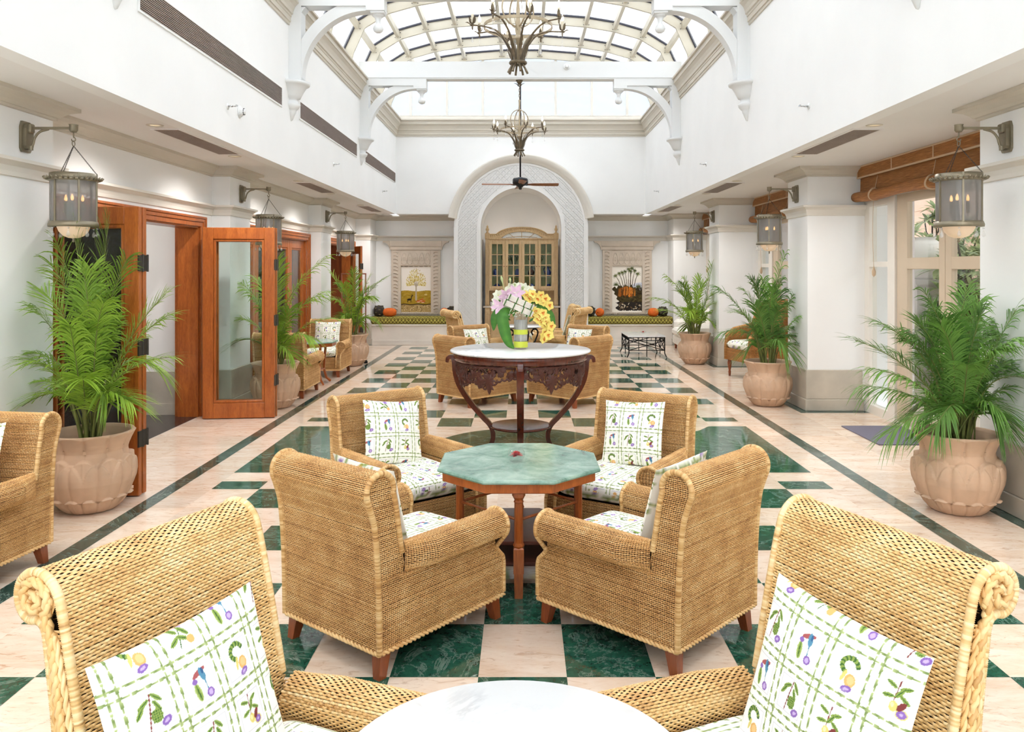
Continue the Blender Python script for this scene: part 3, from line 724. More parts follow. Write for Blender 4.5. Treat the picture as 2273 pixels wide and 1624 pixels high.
# garden windows on the right ---------------------------------------------------
def garden_window(k, a, b):
    root = bpy.data.objects.new('window_%d' % k, None); C.objects.link(root); struct(root); root.location = (WR, (a+b)/2, 0)
    h = (b-a)/2; e = MB(); X0, X1 = .0, .09
    e.box((X0, -h, 2.50), (X1, h, ZS)); e.box((X0, -h, 0), (X1, h, .03))
    for s in (-1, 1):
        def bx(y0, y1, z0, z1, x0=X0, x1=X1, m=0): a_, b_ = sorted((s*y0, s*y1)); e.box((x0, a_, z0), (x1, b_, z1), m)
        bx(h-.13, h+.01, 0, 2.55); bx(1.0, 1.17, 0, 2.55, X0-.01, X1, 1)
        bx(1.17, h-.1, 0, .10); bx(1.17, h-.1, 1.715, 1.775); bx(1.17, h-.1, 2.42, 2.55)
    struct(e.build('frame', [M['alu_white'], M['alu_white']], root))
    g_ = MB()
    for s in (-1, 1):
        y0, y1 = sorted((s*1.17, s*(h-.13))); g_.box((.04, y0, .1), (.046, y1, 2.45))
    struct(g_.build('glass', [M['clear']], root))
    for s in (-1, 1):
        l_ = MB()
        def bx(y0, y1, z0, z1, x0=.01, x1=.07): a_, b_ = sorted((s*y0, s*y1)); l_.box((x0, a_, z0), (x1, b_, z1), bev=.004)
        bx(.005, .115, .03, 2.5); bx(.76, .99, .03, 2.5); bx(.11, .77, .03, .17); bx(.11, .77, 1.69, 1.81); bx(.11, .77, 2.41, 2.5)
        lo = struct(l_.build('leaf', [M['alu']], root))
        g_ = MB(); y0, y1 = sorted((s*.11, s*.77)); g_.box((.037, y0, .16), (.043, y1, 2.43)); struct(g_.build('glass', [M['clear']], lo))
        hd = MB(); hd.tube([(.0, s*.06, 1.0), (-.04, s*.06, 1.0), (-.04, s*.06, 1.16), (0, s*.06, 1.16)], .009, 8); struct(hd.build('handle', [M['chrome']], lo))
    return root
BAYS = [(5.90, 9.47), (10.17, 13.75), (14.45, 17.62)]
for k, (a, b) in enumerate(BAYS): garden_window(3+k, a, b)
# ------------------------------------------------------------------ woven cane
def weave(mb, G, stake, per=2, w=.0032, hgt=.0021, amp=.0023, out=None, mat=0, core=1, lift=.0005, tone0=.5, alt=True):
    """G: rows x K points, one row per cane; the canes run along each row and dip in and out at every stake"""
    G = np.asarray(G, dtype=float); Rn, K = G.shape[:2]
    du = np.gradient(G, axis=1); dv = np.gradient(G, axis=0)
    du /= np.linalg.norm(du, axis=2, keepdims=True)+1e-12
    n = np.cross(du, dv); n /= np.linalg.norm(n, axis=2, keepdims=True)+1e-12
    if out is not None:
        d = np.asarray(out, dtype=float)
        s = np.sign(((G - d)*n).sum(axis=2).mean()) if d.ndim == 1 else 1
        n = n*(s if s != 0 else 1)
    ac = np.cross(n, du)
    k = np.arange(K)[None, :]; r = np.arange(Rn)[:, None]
    wave = amp*np.cos(PI*(k/per) + PI*r) if alt else amp*(.9*np.cos(2*PI*k/per) + .35*np.cos(PI*k/per + PI*r))
    wk = np.ones((Rn, K)) if alt else .76+.28*np.cos(2*PI*k/per)*np.ones((Rn, 1))
    jit = RN.normal(0, .00035, (Rn, K)); jrow = RN.normal(0, .0003, (Rn, 1))
    c = G + n*(lift + wave)[..., None] + ac*(jit + jrow)[..., None]
    a = np.radians([-15, 55, 125, 195])
    pts = c[:, :, None] + ac[:, :, None]*(np.cos(a)*w)[None, None, :, None]*wk[..., None, None] + n[:, :, None]*(np.sin(a)*hgt)[None, None, :, None]
    idx = np.arange(Rn*K*4).reshape(Rn, K, 4)
    q = np.stack([idx[:, :-1, :-1], idx[:, 1:, :-1], idx[:, 1:, 1:], idx[:, :-1, 1:]], -1).reshape(-1, 4)
    tone = np.clip(tone0 + RN.normal(0, .06, (Rn, 1, 1)) + RN.normal(0, .08, (Rn, K, 1)), 0, 1)*np.ones((1, 1, 4))
    mb.add(pts.reshape(-1, 3), q, mat, True, tone.reshape(-1))
    rs = np.unique(np.r_[np.arange(0, Rn, 5), Rn-1]); ks = np.unique(np.r_[np.arange(0, K, 8), K-1])
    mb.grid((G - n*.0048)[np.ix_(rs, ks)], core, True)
weave0 = weave
def sweep_rows(prof, pitch, u0, u1, stake, per, axis):
    """rows along an axis at every point of a profile; prof in (a,z): a is y for axis x, x for axis y"""
    n = max(3, int(plen(prof)/pitch)); P = resample(prof, n); K = max(4, int((u1-u0)/stake)*per+1)
    u = np.linspace(u0, u1, K); G = np.zeros((n, K, 3)); G[..., 2] = P[:, 1, None]
    if axis == 'x': G[..., 0] = u; G[..., 1] = P[:, 0, None]
    else: G[..., 1] = u; G[..., 0] = P[:, 0, None]
    return G
def rows_between(A, B, stake, per):
    A = np.asarray(A, dtype=float); B = np.asarray(B, dtype=float)
    L = np.linalg.norm(A-B, axis=1).mean(); K = max(4, int(L/stake)*per+1); t = np.linspace(0, 1, K)[None, :, None]
    return A[:, None]*(1-t) + B[:, None]*t
def wrapped(mb, path, r, pitch=.0048, mat=0, sides=8, sm=None):
    """a rail bound round and round with fine cane"""
    L = plen(path); P = resample(path, int(L/(pitch/2))); k = np.arange(len(P))
    rad = r*(1+.09*np.where(k % 2 == 0, 1, -1)); tn = np.repeat(np.clip(.62+RN.normal(0, .16, len(P)//2+1), 0, 1), 2)[:len(P)]
    mb.tube(P, rad, sides, mat, tone=np.repeat(tn, sides))
def braid(mb, path, r, hel, pitch, strands=2, mat=0, up=(0,0,1), sides=6, flat=(1,1), tone=.6):
    L = plen(path); n = max(12, int(L/(pitch/8))); P = resample(path, n); T = np.gradient(P, axis=0); T /= np.linalg.norm(T, axis=1)[:, None]
    u = np.asarray(up, dtype=float); A = u - T*(T@u)[:, None]; A /= np.linalg.norm(A, axis=1)[:, None]+1e-9; B = np.cross(T, A)
    s = np.linspace(0, L, n)
    for k in range(strands):
        ph = 2*PI*s/pitch + 2*PI*k/strands
        Q = P + hel*(flat[0]*np.cos(ph)[:, None]*A + flat[1]*np.sin(ph if strands < 3 else 2*ph)[:, None]*B*(1 if strands < 3 else .6))
        mb.tube(Q, r, sides, mat, tone=np.clip(tone+RN.normal(0, .1), 0, 1))

FAB_GREEN = np.array(lin(118,136,78)); FAB_GREEN2 = np.array(lin(190,200,140)); FAB_W = np.array(lin(250,248,238))
def paint_fabric(s, t, P=.135, off=(0, 0), soft=False):
    """printed cotton: double bamboo lattice with a fruit sprig in every square. s,t in metres"""
    s = np.asarray(s)+off[0]; t = np.asarray(t)+off[1]
    col = np.ones(s.shape+(3,))*FAB_W
    col *= (1 + .015*np.sin(s*60+t*47))[..., None]
    ci = np.floor(s/P+.5).astype(int); cj = np.floor(t/P+.5).astype(int)
    fs = s - (ci-.5+.5)*P; ft = t - (cj-.5+.5)*P                       # -P/2..P/2, square centres at 0
    def blend(mask, c, a=1.0): col[mask] = col[mask]*(1-a) + np.asarray(c)*a
    def ell(m0, cx, cy, rx, ry, ang, c, a=1.0):
        x = fs-cx*P; y = ft-cy*P; ca, sa = math.cos(ang), math.sin(ang)
        blend(m0 & (((x*ca+y*sa)/(rx*P))**2 + ((-x*sa+y*ca)/(ry*P))**2 < 1), c, a)
    def seg(m0, x0, y0, x1, y1, w, c):
        dx, dy = (x1-x0)*P, (y1-y0)*P; L2 = dx*dx+dy*dy; u = np.clip(((fs-x0*P)*dx + (ft-y0*P)*dy)/L2, 0, 1)
        blend(m0 & ((fs-x0*P-u*dx)**2 + (ft-y0*P-u*dy)**2 < (w*P)**2), c)
    g1, g2, g3 = lin(70,104,50), lin(140,160,80), lin(176,190,120); pu, pl = lin(140,104,176), lin(196,170,214)
    br, yl, orr, bl, rd = lin(130,62,60), lin(222,204,120), lin(226,176,108), lin(90,140,168), lin(170,90,90)
    kind = (ci*3 + cj*2 + (ci*cj) % 2) % 5
    for k in range(5):
        m = kind == k
        if not m.any(): continue
        if k == 0:      # leafy twig with a berry cluster and a cut purple fruit
            seg(m, -.10, -.30, .02, .28, .012, br)
            for (x, y, a) in ((-.12, .16, .5), (-.2, .05, .9), (.12, .2, 2.3), (.1, .06, 2.0)): ell(m, x, y, .12, .04, a, g2); ell(m, x, y, .11, .012, a, g1)
            ell(m, .06, -.1, .10, .12, 0, g2)
            for i in range(5):
                for j in range(5): ell(m, -.02+i*.04, -.18+j*.04, .014, .014, 0, g1)
            ell(m, .2, -.24, .1, .07, .5, pu); ell(m, .2, -.24, .05, .03, .5, pl)
        elif k == 1:    # curling leaf, yellow fruit, orange
            for i in range(16):
                a = .3+i*.27; ell(m, .03+.16*math.cos(a), .12+.14*math.sin(a), .05, .04, a, g2 if i % 2 else g1)
            ell(m, -.03, -.08, .035, .12, -.3, yl); ell(m, .12, -.12, .11, .12, 0, orr); ell(m, .13, -.11, .07, .08, 0, lin(238,196,136))
            ell(m, .1, -.28, .11, .06, .3, pu); ell(m, .1, -.28, .06, .025, .3, pl)
        elif k == 2:    # bird on a stem above a striped gourd
            ell(m, .02, .2, .17, .05, .3, rd); ell(m, .08, .15, .06, .13, .2, bl); ell(m, .1, .2, .03, .06, .2, lin(60,100,140))
            seg(m, .1, .08, .12, -.2, .012, bl); ell(m, -.1, -.12, .07, .17, .15, g3); ell(m, -.1, -.12, .045, .16, .15, g2); ell(m, -.1, -.12, .014, .15, .15, g1)
            ell(m, .15, -.22, .085, .085, 0, pu); ell(m, .15, -.22, .05, .05, 0, pl); ell(m, -.12, .08, .06, .05, 0, pu)
        elif k == 3:    # lemon branch
            seg(m, -.02, .3, -.05, -.12, .011, br)
            for (x, y, a) in ((-.15, .2, -.3), (.1, .2, .4), (-.16, .0, .2), (.12, .02, -.5), (.02, .1, 1.0)): ell(m, x, y, .11, .038, a, g2); ell(m, x, y, .1, .01, a, g1)
            ell(m, -.03, -.14, .075, .09, 0, yl); ell(m, -.05, -.12, .03, .04, 0, lin(240,230,170)); ell(m, .13, -.22, .1, .085, .2, yl); ell(m, .13, -.22, .08, .065, .2, pu); ell(m, .13, -.22, .03, .02, .2, pl); ell(m, .1, -.1, .05, .1, -.6, br)
        else:           # passion flower
            ell(m, .08, .14, .12, .1, 0, pl); ell(m, .08, .14, .06, .05, 0, pu); seg(m, .05, .1, -.1, -.28, .01, g1)
            for (x, y, a) in ((-.12, .06, 2.4), (.02, -.12, -.5), (-.17, -.14, .5), (.1, -.02, -.9)): ell(m, x, y, .12, .045, a, g2); ell(m, x, y, .1, .012, a, g1)
            ell(m, .16, -.2, .08, .08, 0, orr)
    fr = np.maximum(abs(fs), abs(ft)); blend((fr > .315*P) & (fr < .325*P), lin(176,168,190), .6)
    for (q, r) in ((s, t), (t, s)):                                      # two bamboo stems either side of every square's edge
        d = (q/P) % 1.0 - .5
        for o in (-.085, .085):
            lw = .021 + .007*np.sin(r/P*2*PI*4)
            on = abs(d-o) < lw; ph = (r/P*4 + (o > 0)*.4) % 1.0
            sh = np.clip(abs(ph-.5)*2, 0, 1)[..., None]; c = FAB_GREEN*(1-sh)+FAB_GREEN2*sh
            on &= (ph > .10); col[on] = c[on]
    return np.clip(col, 0, 1)
def pillow_mesh(mb, w, h, th, n, nb, off=(0, 0), box=False, paint=paint_fabric):
    """a stuffed square, front face +z; painted from its own outline"""
    for side, m in ((1, n), (-1, nb)):
        u = np.linspace(-1, 1, m)
        if box: u = np.sign(u)*(1-(1-abs(u))**1.7)
        U, W = np.meshgrid(u, u)
        if box:
            e = 10; T = ((1-abs(U)**e)*(1-abs(W)**e))**.42; X = U*w/2; Y = W*h/2
            T = T*(1+.06*(1-U*U)*(1-W*W))
        else:
            T = ((1-U**2)*(1-W**2))**.52*(.9+.1*np.cos(3*U+2*W)); pin = .055
            X = U*w/2*(1-pin*(1-W**2)); Y = W*h/2*(1-pin*(1-U**2))
        Z = side*T*th/2
        Pp = np.stack([X, Y, Z], -1)
        s_ = U*w/2; t_ = W*h/2
        if box:
            dz = (th/2 - abs(Z)); s_ = X + np.sign(U)*dz*(abs(U) > .93); t_ = Y + np.sign(W)*dz*(abs(W) > .93)
        if box:        # lay the cloth over the shape by its true length
            du = np.linalg.norm(np.diff(Pp, axis=1), axis=2); su = np.concatenate([np.zeros((m, 1)), np.cumsum(du, 1)], 1); s_ = su - su[:, m//2:m//2+1]
            dv = np.linalg.norm(np.diff(Pp, axis=0), axis=2); sv = np.concatenate([np.zeros((1, m)), np.cumsum(dv, 0)], 0); t_ = sv - sv[m//2:m//2+1]
            s_ = np.where(abs(W) > .97, U*w/2, s_); t_ = np.where(abs(U) > .97, W*h/2, t_)
        mb.grid(Pp, 0, True, flip=side < 0, col=paint(s_, t_, off=off))

# ------------------------------------------------------------------ armchairs
def interp_prof(P, z):
    P = np.asarray(P); return np.interp(z, P[:, 1], P[:, 0])
def yfront(z): return np.interp(z, [.10, .28, .31, .335, .36, .60], [.395, .395, .385, .355, .338, .338])
def make_chair(kind, label, cane_mat, pitch, stake, per):
    def weave(*a, **k): return weave0(*a, alt=(kind != 'arch'), **(dict(k, w=.0037, amp=.0026) if kind != 'arch' else dict(k, w=.0038, amp=.0022)))
    root = thing('wicker_armchair', label, 'armchair')
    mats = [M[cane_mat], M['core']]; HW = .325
    if kind == 'arch':
        outer = [(-.392, .115), (-.398, .40), (-.415, .62), (-.438, .71), (-.458, .765)]
        inner = [(-.318, .765), (-.303, .70), (-.278, .55), (-.252, .42), (-.24, .34)]
        roll = [tuple(q) for q in arc(-.388, .785, .072, 195, -12, 14)]; az = .475; ar = .070
    else:
        outer = [(-.385, .115), (-.392, .40), (-.412, .62), (-.440, .80), (-.452, .855)]
        roll = [(-.475, .872), (-.505, .868), (-.535, .884), (-.548, .915), (-.540, .950), (-.512, .975), (-.475, .982), (-.440, .972), (-.412, .945)]
        inner = [(-.395, .90), (-.365, .78), (-.330, .62), (-.295, .45), (-.272, .34)]; az = .44; ar = .074
    prof = outer + roll + inner
    pr = smooth_path([V(a, 0, b) for a, b in prof], 80)[:, [0, 2]]
    b = MB(); weave(b, sweep_rows(pr, pitch, -HW, HW, stake, per, 'x'), stake, per, out=V(0, -.31 if kind == 'arch' else -.36, .42))
    ztop = pr[:, 1].max(); kt = int(np.argmax(pr[:, 1])); o_ = pr[:kt+1]; i_ = pr[kt:][::-1]
    if kind == 'arch':
        zz = np.arange(.41, ztop-.002, pitch)
        for s in (-1, 1):
            A = np.stack([np.full(len(zz), s*HW), interp_prof(o_, zz), zz], 1); B_ = np.stack([np.full(len(zz), s*HW), interp_prof(i_, zz), zz], 1)
            weave(b, rows_between(A, B_, stake, per), stake, per, out=V(0, A[0, 1], .6))
    else:
        for s in (-1, 1):
            zz = np.arange(.41, .86, pitch); A = np.stack([np.full(len(zz), s*(HW-.006)), interp_prof(outer, zz), zz], 1); B_ = np.stack([np.full(len(zz), s*(HW-.006)), interp_prof(inner[::-1], zz), zz], 1)
            weave(b, rows_between(A, B_, stake, per), stake, per, out=V(0, -.4, .6))
    back = b.build('backrest', mats, root)
    for s in (-1, 1):
        e = MB()
        edge = np.stack([np.full(len(pr), s*(HW+.001)), pr[:, 0], pr[:, 1]], 1)
        edge = edge[(np.arange(len(edge)) < kt) | (edge[:, 2] > .50)]
        if kind == 'arch':
            wrapped(e, edge, .0125); e.build('edge_binding', mats, back)
        else:
            fr = pr[(np.arange(len(pr)) < kt) | (pr[:, 1] > .46)]
            wrapped(e, [(s*(HW-.006), p[0], p[1]) for p in fr], .0115); e.build('edge_binding', mats, back)
            # plaited edge running up the side and curling into the scroll
            e = MB(); zc, yc = .925, -.480
            line = [(s*(HW+.004), (interp_prof(outer, z)*.55+interp_prof(inner[::-1], z)*.45), z) for z in np.linspace(.46, .85, 12)]
            sp = [(s*(HW+.004), yc+rr*math.cos(t), zc+rr*math.sin(t)) for t, rr in zip(np.linspace(-.75, 2*PI*1.45, 60), np.linspace(.052, .006, 60))]
            braid(e, line+sp, .0074, .012, .085, 3, up=(s, 0, 0), flat=(.45, 1.0), sides=6)
            for o2 in (-.024, .022):
                braid(e, [(p[0]-s*.003, p[1]+o2*min(1, (.95-p[2])*4), p[2]) for p in line], .0052, .004, .07, 2, up=(s, 0, 0))
            th_ = np.linspace(0, 2*PI, 24, endpoint=False); e.add([(s*(HW-.004), yc+(.064*math.cos(t)), zc+.058*math.sin(t)) for t in th_], [tuple(range(24)) if s < 0 else tuple(range(23, -1, -1))], 0, False)
            e.build('plaited_edge', mats, back)
    # base: side panels, front posts, apron
    b = MB(); zz = np.arange(.118, .412, pitch)
    for s in (-1, 1):
        bul = .006*np.sin((zz-.115)/.29*PI)
        A = np.stack([s*(HW+bul), interp_prof(o_, zz), zz], 1); B_ = np.stack([s*(HW+bul), yfront(zz), zz], 1)
        weave(b, rows_between(A, B_, stake, per), stake, per, out=V(0, 0, .27))
        zt = az+ar; zf = np.arange(.118, zt-.001, pitch)
        xo = np.where(zf > az-.035, HW+.006+np.sqrt(np.maximum(0, ar**2-(zf-az)**2)), np.interp(zf, [.1, .36, az-.035], [HW, HW, HW+.006+ar*.86]))
        xi = np.where(zf > az-.035, HW+.006-np.sqrt(np.maximum(0, ar**2-(zf-az)**2)), np.interp(zf, [.1, .31, az-.035], [.245, .262, HW+.006-ar*.86]))
        A = np.stack([s*xo, yfront(zf), zf], 1); B_ = np.stack([s*xi, yfront(zf), zf], 1)
        weave(b, rows_between(A, B_, stake, per), stake, per, out=V(s*.3, -1, .3))
    za = np.arange(.118, .315, pitch); A = np.stack([np.full(len(za), -.25), np.full(len(za), .388), za], 1); B_ = A*V(-1, 1, 1)
    weave(b, rows_between(A, B_, stake, per), stake, per, out=V(0, -1, .2))
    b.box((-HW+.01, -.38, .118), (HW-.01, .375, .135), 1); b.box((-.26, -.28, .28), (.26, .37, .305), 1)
    base = b.build('base', mats, root)
    e = MB()
    yb = float(interp_prof(o_, .115))
    loop = np.array([(-HW, yb, .114), (HW, yb, .114), (HW+.002, .396, .114), (-HW-.002, .396, .114), (-HW, yb, .114)]); loop = np.vstack([resample(loop[i:i+2], 30)[:-1] for i in range(4)] + [loop[-1:]])
    braid(e, loop, .0062, .0055, .05, 2)
    e.build('braided_hem', mats, base)
    # rolled arms
    for s in (-1, 1):
        a = MB()
        cx = HW+.006
        ap = [(HW+.002, .40), (HW+.012, az-.055 if az-.055 > .403 else .404)] + [tuple(q) for q in arc(cx, az, ar, -42, 215, 22)] + [(.258, az-.09), (.254, .33)]
        G = sweep_rows(ap, pitch, -.262, .336, stake, per, 'y'); G[..., 0] *= s
        if kind == 'scroll': G[..., 2] -= (.02*np.clip((G[..., 2]-.38)/.1, 0, 1)*np.clip((-G[..., 1]+.3)/.6, 0, 1))
        kk = np.interp(G[..., 1], [-.262, -.12], [.12, 1.0]); xa = G[..., 0]*s      # the roll dies into the back post
        G[..., 0] = s*np.where(xa > HW+.001, HW+.001+(xa-HW-.001)*kk, xa)
        weave(a, G, stake, per, out=V(s*(cx-.01), 0, az-.03))
        arm = a.build('armrest', mats, root)
        e = MB(); zt = az+ar
        edge = [(s*(HW+.003), yfront(z), z) for z in np.linspace(.13, .36, 14)] + [(s*q[0], .339, q[1]) for q in arc(cx, az, ar+.002, -30, 210, 26)] + [(s*.263, yfront(z), z) for z in np.linspace(az-.06, .15, 12)]
        wrapped(e, edge, .0105); e.build('edge_binding', mats, arm)
    for sx in (-1, 1):
        for sy, y in ((-1, -.345), (1, .345)):
            l = MB(); x = sx*.285; z0, z1 = 0, .125; t0, t1 = .019, .030; dx, dy = sx*.012, sy*.022
            pts = [(x+dx+i*t0, y+dy+j*t0, z0) for i, j in ((-1,-1),(1,-1),(1,1),(-1,1))] + [(x+i*t1, y+j*t1, z1) for i, j in ((-1,-1),(1,-1),(1,1),(-1,1))]
            l.add(pts, [(3,2,1,0),(4,5,6,7),(0,1,5,4),(1,2,6,5),(2,3,7,6),(3,0,4,7)], 0, False); l.build('leg', [M['leg']], root)
    c = MB(); pillow_mesh(c, .50, .635, .125, 130, 30, off=(.03, .04), box=True)
    o = c.build('seat_cushion', [M['fabric']], root); o.location = (0, .085, .372)
    return root
DS = 'the carved round table'
chA = make_chair('arch', '', 'cane', .0080, .0108, 4)
chB = make_chair('scroll', '', 'cane_pale', .0078, .0130, 3)
def face(deg): return math.radians(deg-90)
CH = [  # kind, x, y, heading, label, group
 ('A', -.595, 3.761, 51.3, 'wicker armchair seen from behind at the octagonal table, on the teak door side', 'armchairs round the octagonal table'),
 ('A', .584, 3.78, 135.9, 'wicker armchair seen from behind at the octagonal table, on the garden window side', 'armchairs round the octagonal table'),
 ('A', -.74, 5.10, -50.4, 'wicker armchair facing the camera across the octagonal table, on the teak door side', 'armchairs round the octagonal table'),
 ('A', .63, 5.05, 238.0, 'wicker armchair facing the camera across the octagonal table, on the garden window side', 'armchairs round the octagonal table'),
 ('A', -3.12, 4.27, 261, 'wicker armchair cut by the picture edge in front of the nearest door-side palm', None),
 ('A', -.575, 10.12, 43, 'wicker armchair turned away behind the carved round table, nearer the teak doors', 'armchairs behind the carved table'),
 ('A', .575, 10.10, 136, 'wicker armchair turned away behind the carved round table, nearer the garden windows', 'armchairs behind the carved table'),
 ('A', -.55, 11.45, -50, 'wicker armchair facing the hall with a cushion, beyond the carved table on the door side', 'armchairs behind the carved table'),
 ('A', .72, 11.40, 231, 'wicker armchair facing the hall with a cushion, beyond the carved table on the window side', 'armchairs behind the carved table'),
 ('A', -3.17, 10.72, 90, 'wicker armchair with its back to the camera behind the second door-side palm pot', None),
 ('A', -3.17, 12.75, 270, 'wicker armchair with a white cushion facing the camera at the small side table', None),
 ('B', -.575, 1.967, -24.2, 'pale scroll-backed wicker armchair in front of everything, on the teak door side', 'foreground scroll-backed armchairs'),
 ('B', .566, 1.996, 204.6, 'pale scroll-backed wicker armchair in front of everything, on the garden window side', 'foreground scroll-backed armchairs'),
 ('B', -.80, 13.75, 24, 'scroll-backed wicker armchair far off by the scrolled iron table, turned from the camera', None),
 ('B', .66, 14.60, 155, 'scroll-backed wicker armchair far off, beside the iron table on the window side', None),
 ('B', .55, 15.55, 185, 'scroll-backed wicker armchair farthest off, just in front of the oak hutch', None),
]
CHAIRS = []
first = {'A': True, 'B': True}
for k, x, y, hd, lab, grp in CH:
    src = chA if k == 'A' else chB
    if first[k]:
        o = src; first[k] = False; o.location = (x, y, 0); o.rotation_euler = (0, 0, face(hd)); o['label'] = lab
        if grp: o['group'] = grp
    else: o = dup(src, (x, y, 0), face(hd), lab, grp)
    if not grp and 'group' in o: del o['group']
    CHAIRS.append(o)
# throw cushions ------------------------------------------------------------
def cushion_at(ch, lx, ly, lz, lean, twist, yaw, n, label, off, group, size=.42, th=.13):
    c = MB(); pillow_mesh(c, size, size, th, n, 30, off=off)
    o = c.build('cushion', [M['fabric']]); tag(o, label, 'cushion', group)
    Mw = Matrix.LocRotScale(ch.location, ch.rotation_euler, None)
    loc = Mw @ Vector((lx, ly, lz))
    # front face (+z local) turned to look along the chair's +y, then leaned back
    Rm = Matrix.Rotation(ch.rotation_euler.z+yaw, 4, 'Z') @ Matrix.Rotation(-(PI/2-lean), 4, 'X') @ Matrix.Rotation(PI, 4, 'Z') @ Matrix.Rotation(twist, 4, 'Z')
    o.matrix_world = Matrix.Translation(loc) @ Rm
    return o
CU = [
 (11, .125, -.165, .60, .30, .02, .0, 250, 'fruit-print cushion on the foreground armchair by the teak door side', (.02, .03), 'fruit-print cushions'),
 (12, -.085, -.165, .595, .30, -.04, .0, 250, 'fruit-print cushion on the foreground armchair by the garden window side', (.06, .0), 'fruit-print cushions'),
 (0, -.02, -.14, .62, .30, .05, 0, 90, 'fruit-print cushion peeping past the back of the near door-side armchair', (.01, .05), 'fruit-print cushions'),
 (1, .02, -.14, .62, .30, -.05, 0, 90, 'fruit-print cushion peeping past the back of the near window-side armchair', (.04, .02), 'fruit-print cushions'),
 (2, .03, -.13, .63, .30, -.12, 0, 150, 'fruit-print cushion upright in the armchair facing the camera on the door side', (.07, .09), 'fruit-print cushions'),
 (3, -.02, -.13, .63, .30, .06, 0, 150, 'fruit-print cushion upright in the armchair facing the camera on the window side', (.0, .05), 'fruit-print cushions'),
 (4, -.02, -.13, .62, .30, .1, 0, 100, 'fruit-print cushion in the armchair at the picture edge', (.03, .0), 'fruit-print cushions'),
 (7, .03, -.13, .62, .30, .0, 0, 60, 'fruit-print cushion in the far armchair facing the hall on the door side', (.03, .02), 'fruit-print cushions'),
 (8, .0, -.13, .62, .30, .0, 0, 60, 'fruit-print cushion in the far armchair facing the hall on the window side', (.05, .02), 'fruit-print cushions'),
 (10, .0, -.13, .63, .30, .0, 0, 70, 'fruit-print cushion in the armchair beside the brass rail stand', (.02, .06), 'fruit-print cushions'),
 (14, .0, -.22, .66, .32, .0, 0, 60, 'fruit-print cushion in the far scroll-backed chair beside the iron table', (.02, .06), 'fruit-print cushions'),
]
for i, lx, ly, lz, lean, tw, yaw, n, lab, off, grp in CU: cushion_at(CHAIRS[i], lx, ly, lz, lean, tw, yaw, n, lab, off, grp, size=.50 if i in (11, 12) else .42, th=.12)
# ------------------------------------------------------------------ tables
def bowl(label, loc, r, group=None, n_pet=26):
    """round glass bowl, cut open at the top, with a red flower floating on water"""
    root = thing('flower_bowl', label, 'bowl', loc, 0, group)
    g = MB(); a = np.linspace(-PI/2*.86, PI*.27, 22)
    g.lathe([(0, .004*r/.05)] + [(r*math.cos(t), r*.86+r*math.sin(t)) for t in a] + [(r*math.cos(a[-1])-.0012, r*.86+r*math.sin(a[-1]))], 40, 0)
    g.build('glass', [M['tumbler']], root)
    w_ = MB(); w_.lathe([(0, r*.72), (r*.96, r*.72)], 40, 0); w_.build('water', [M['tumbler']], root)
    f = MB()
    for k in range(n_pet):
        az = k*2.39996; t = k/n_pet; el = .16+1.1*(1-t); L = r*(.60+.30*t)
        d = V(math.cos(az)*math.cos(el), math.sin(az)*math.cos(el), math.sin(el)*.95); sd = V(-math.sin(az), math.cos(az), 0); b0 = V(0, 0, r*.70)
        P = np.array([[b0 + d*L*u + V(0, 0, -.25*L*u*u*t) + sd*w_*L*.25*math.sin(PI*min(1, .15+u*.85))**.7 for w_ in (-1, 0, 1)] for u in (0, .3, .6, .85, 1.0)]); P[:, 1, 2] -= L*.04
        f.grid(P, 0, True)
    f.ball((0, 0, r*.78), r*.12, 8, 1); f.build('red_flower', [M['petal_red'], plain('dark_red_heart', lin(120,14,26), .6)] if 'red_heart' not in M else [M['petal_red'], M['red_heart']], root)
    return root
M['red_heart'] = plain('dark_red_heart', lin(120,14,26), .6)
# foreground marble table
t = thing('marble_table', 'round white marble table top at the very front between the scroll-backed chairs', 'table', (-.02, 1.684, 0))
q = MB(); q.lathe([(0, .59), (.385, .59), (.405, .6), (.407, .612), (.398, .62), (0, .62)], 64, 0); q.build('table_top', [M['marble_top']], t)
q = MB(); q.lathe([(0, 0), (.17, 0), (.17, .015), (.06, .05), (.035, .12), (.032, .45), (.06, .56), (.14, .585), (0, .59)], 28, 0); q.build('pedestal', [M['iron']], t)
bowl('glass bowl with a red flower on the foreground marble table', (-.02, 1.60, .62), .047, 'red flower bowls', 34)
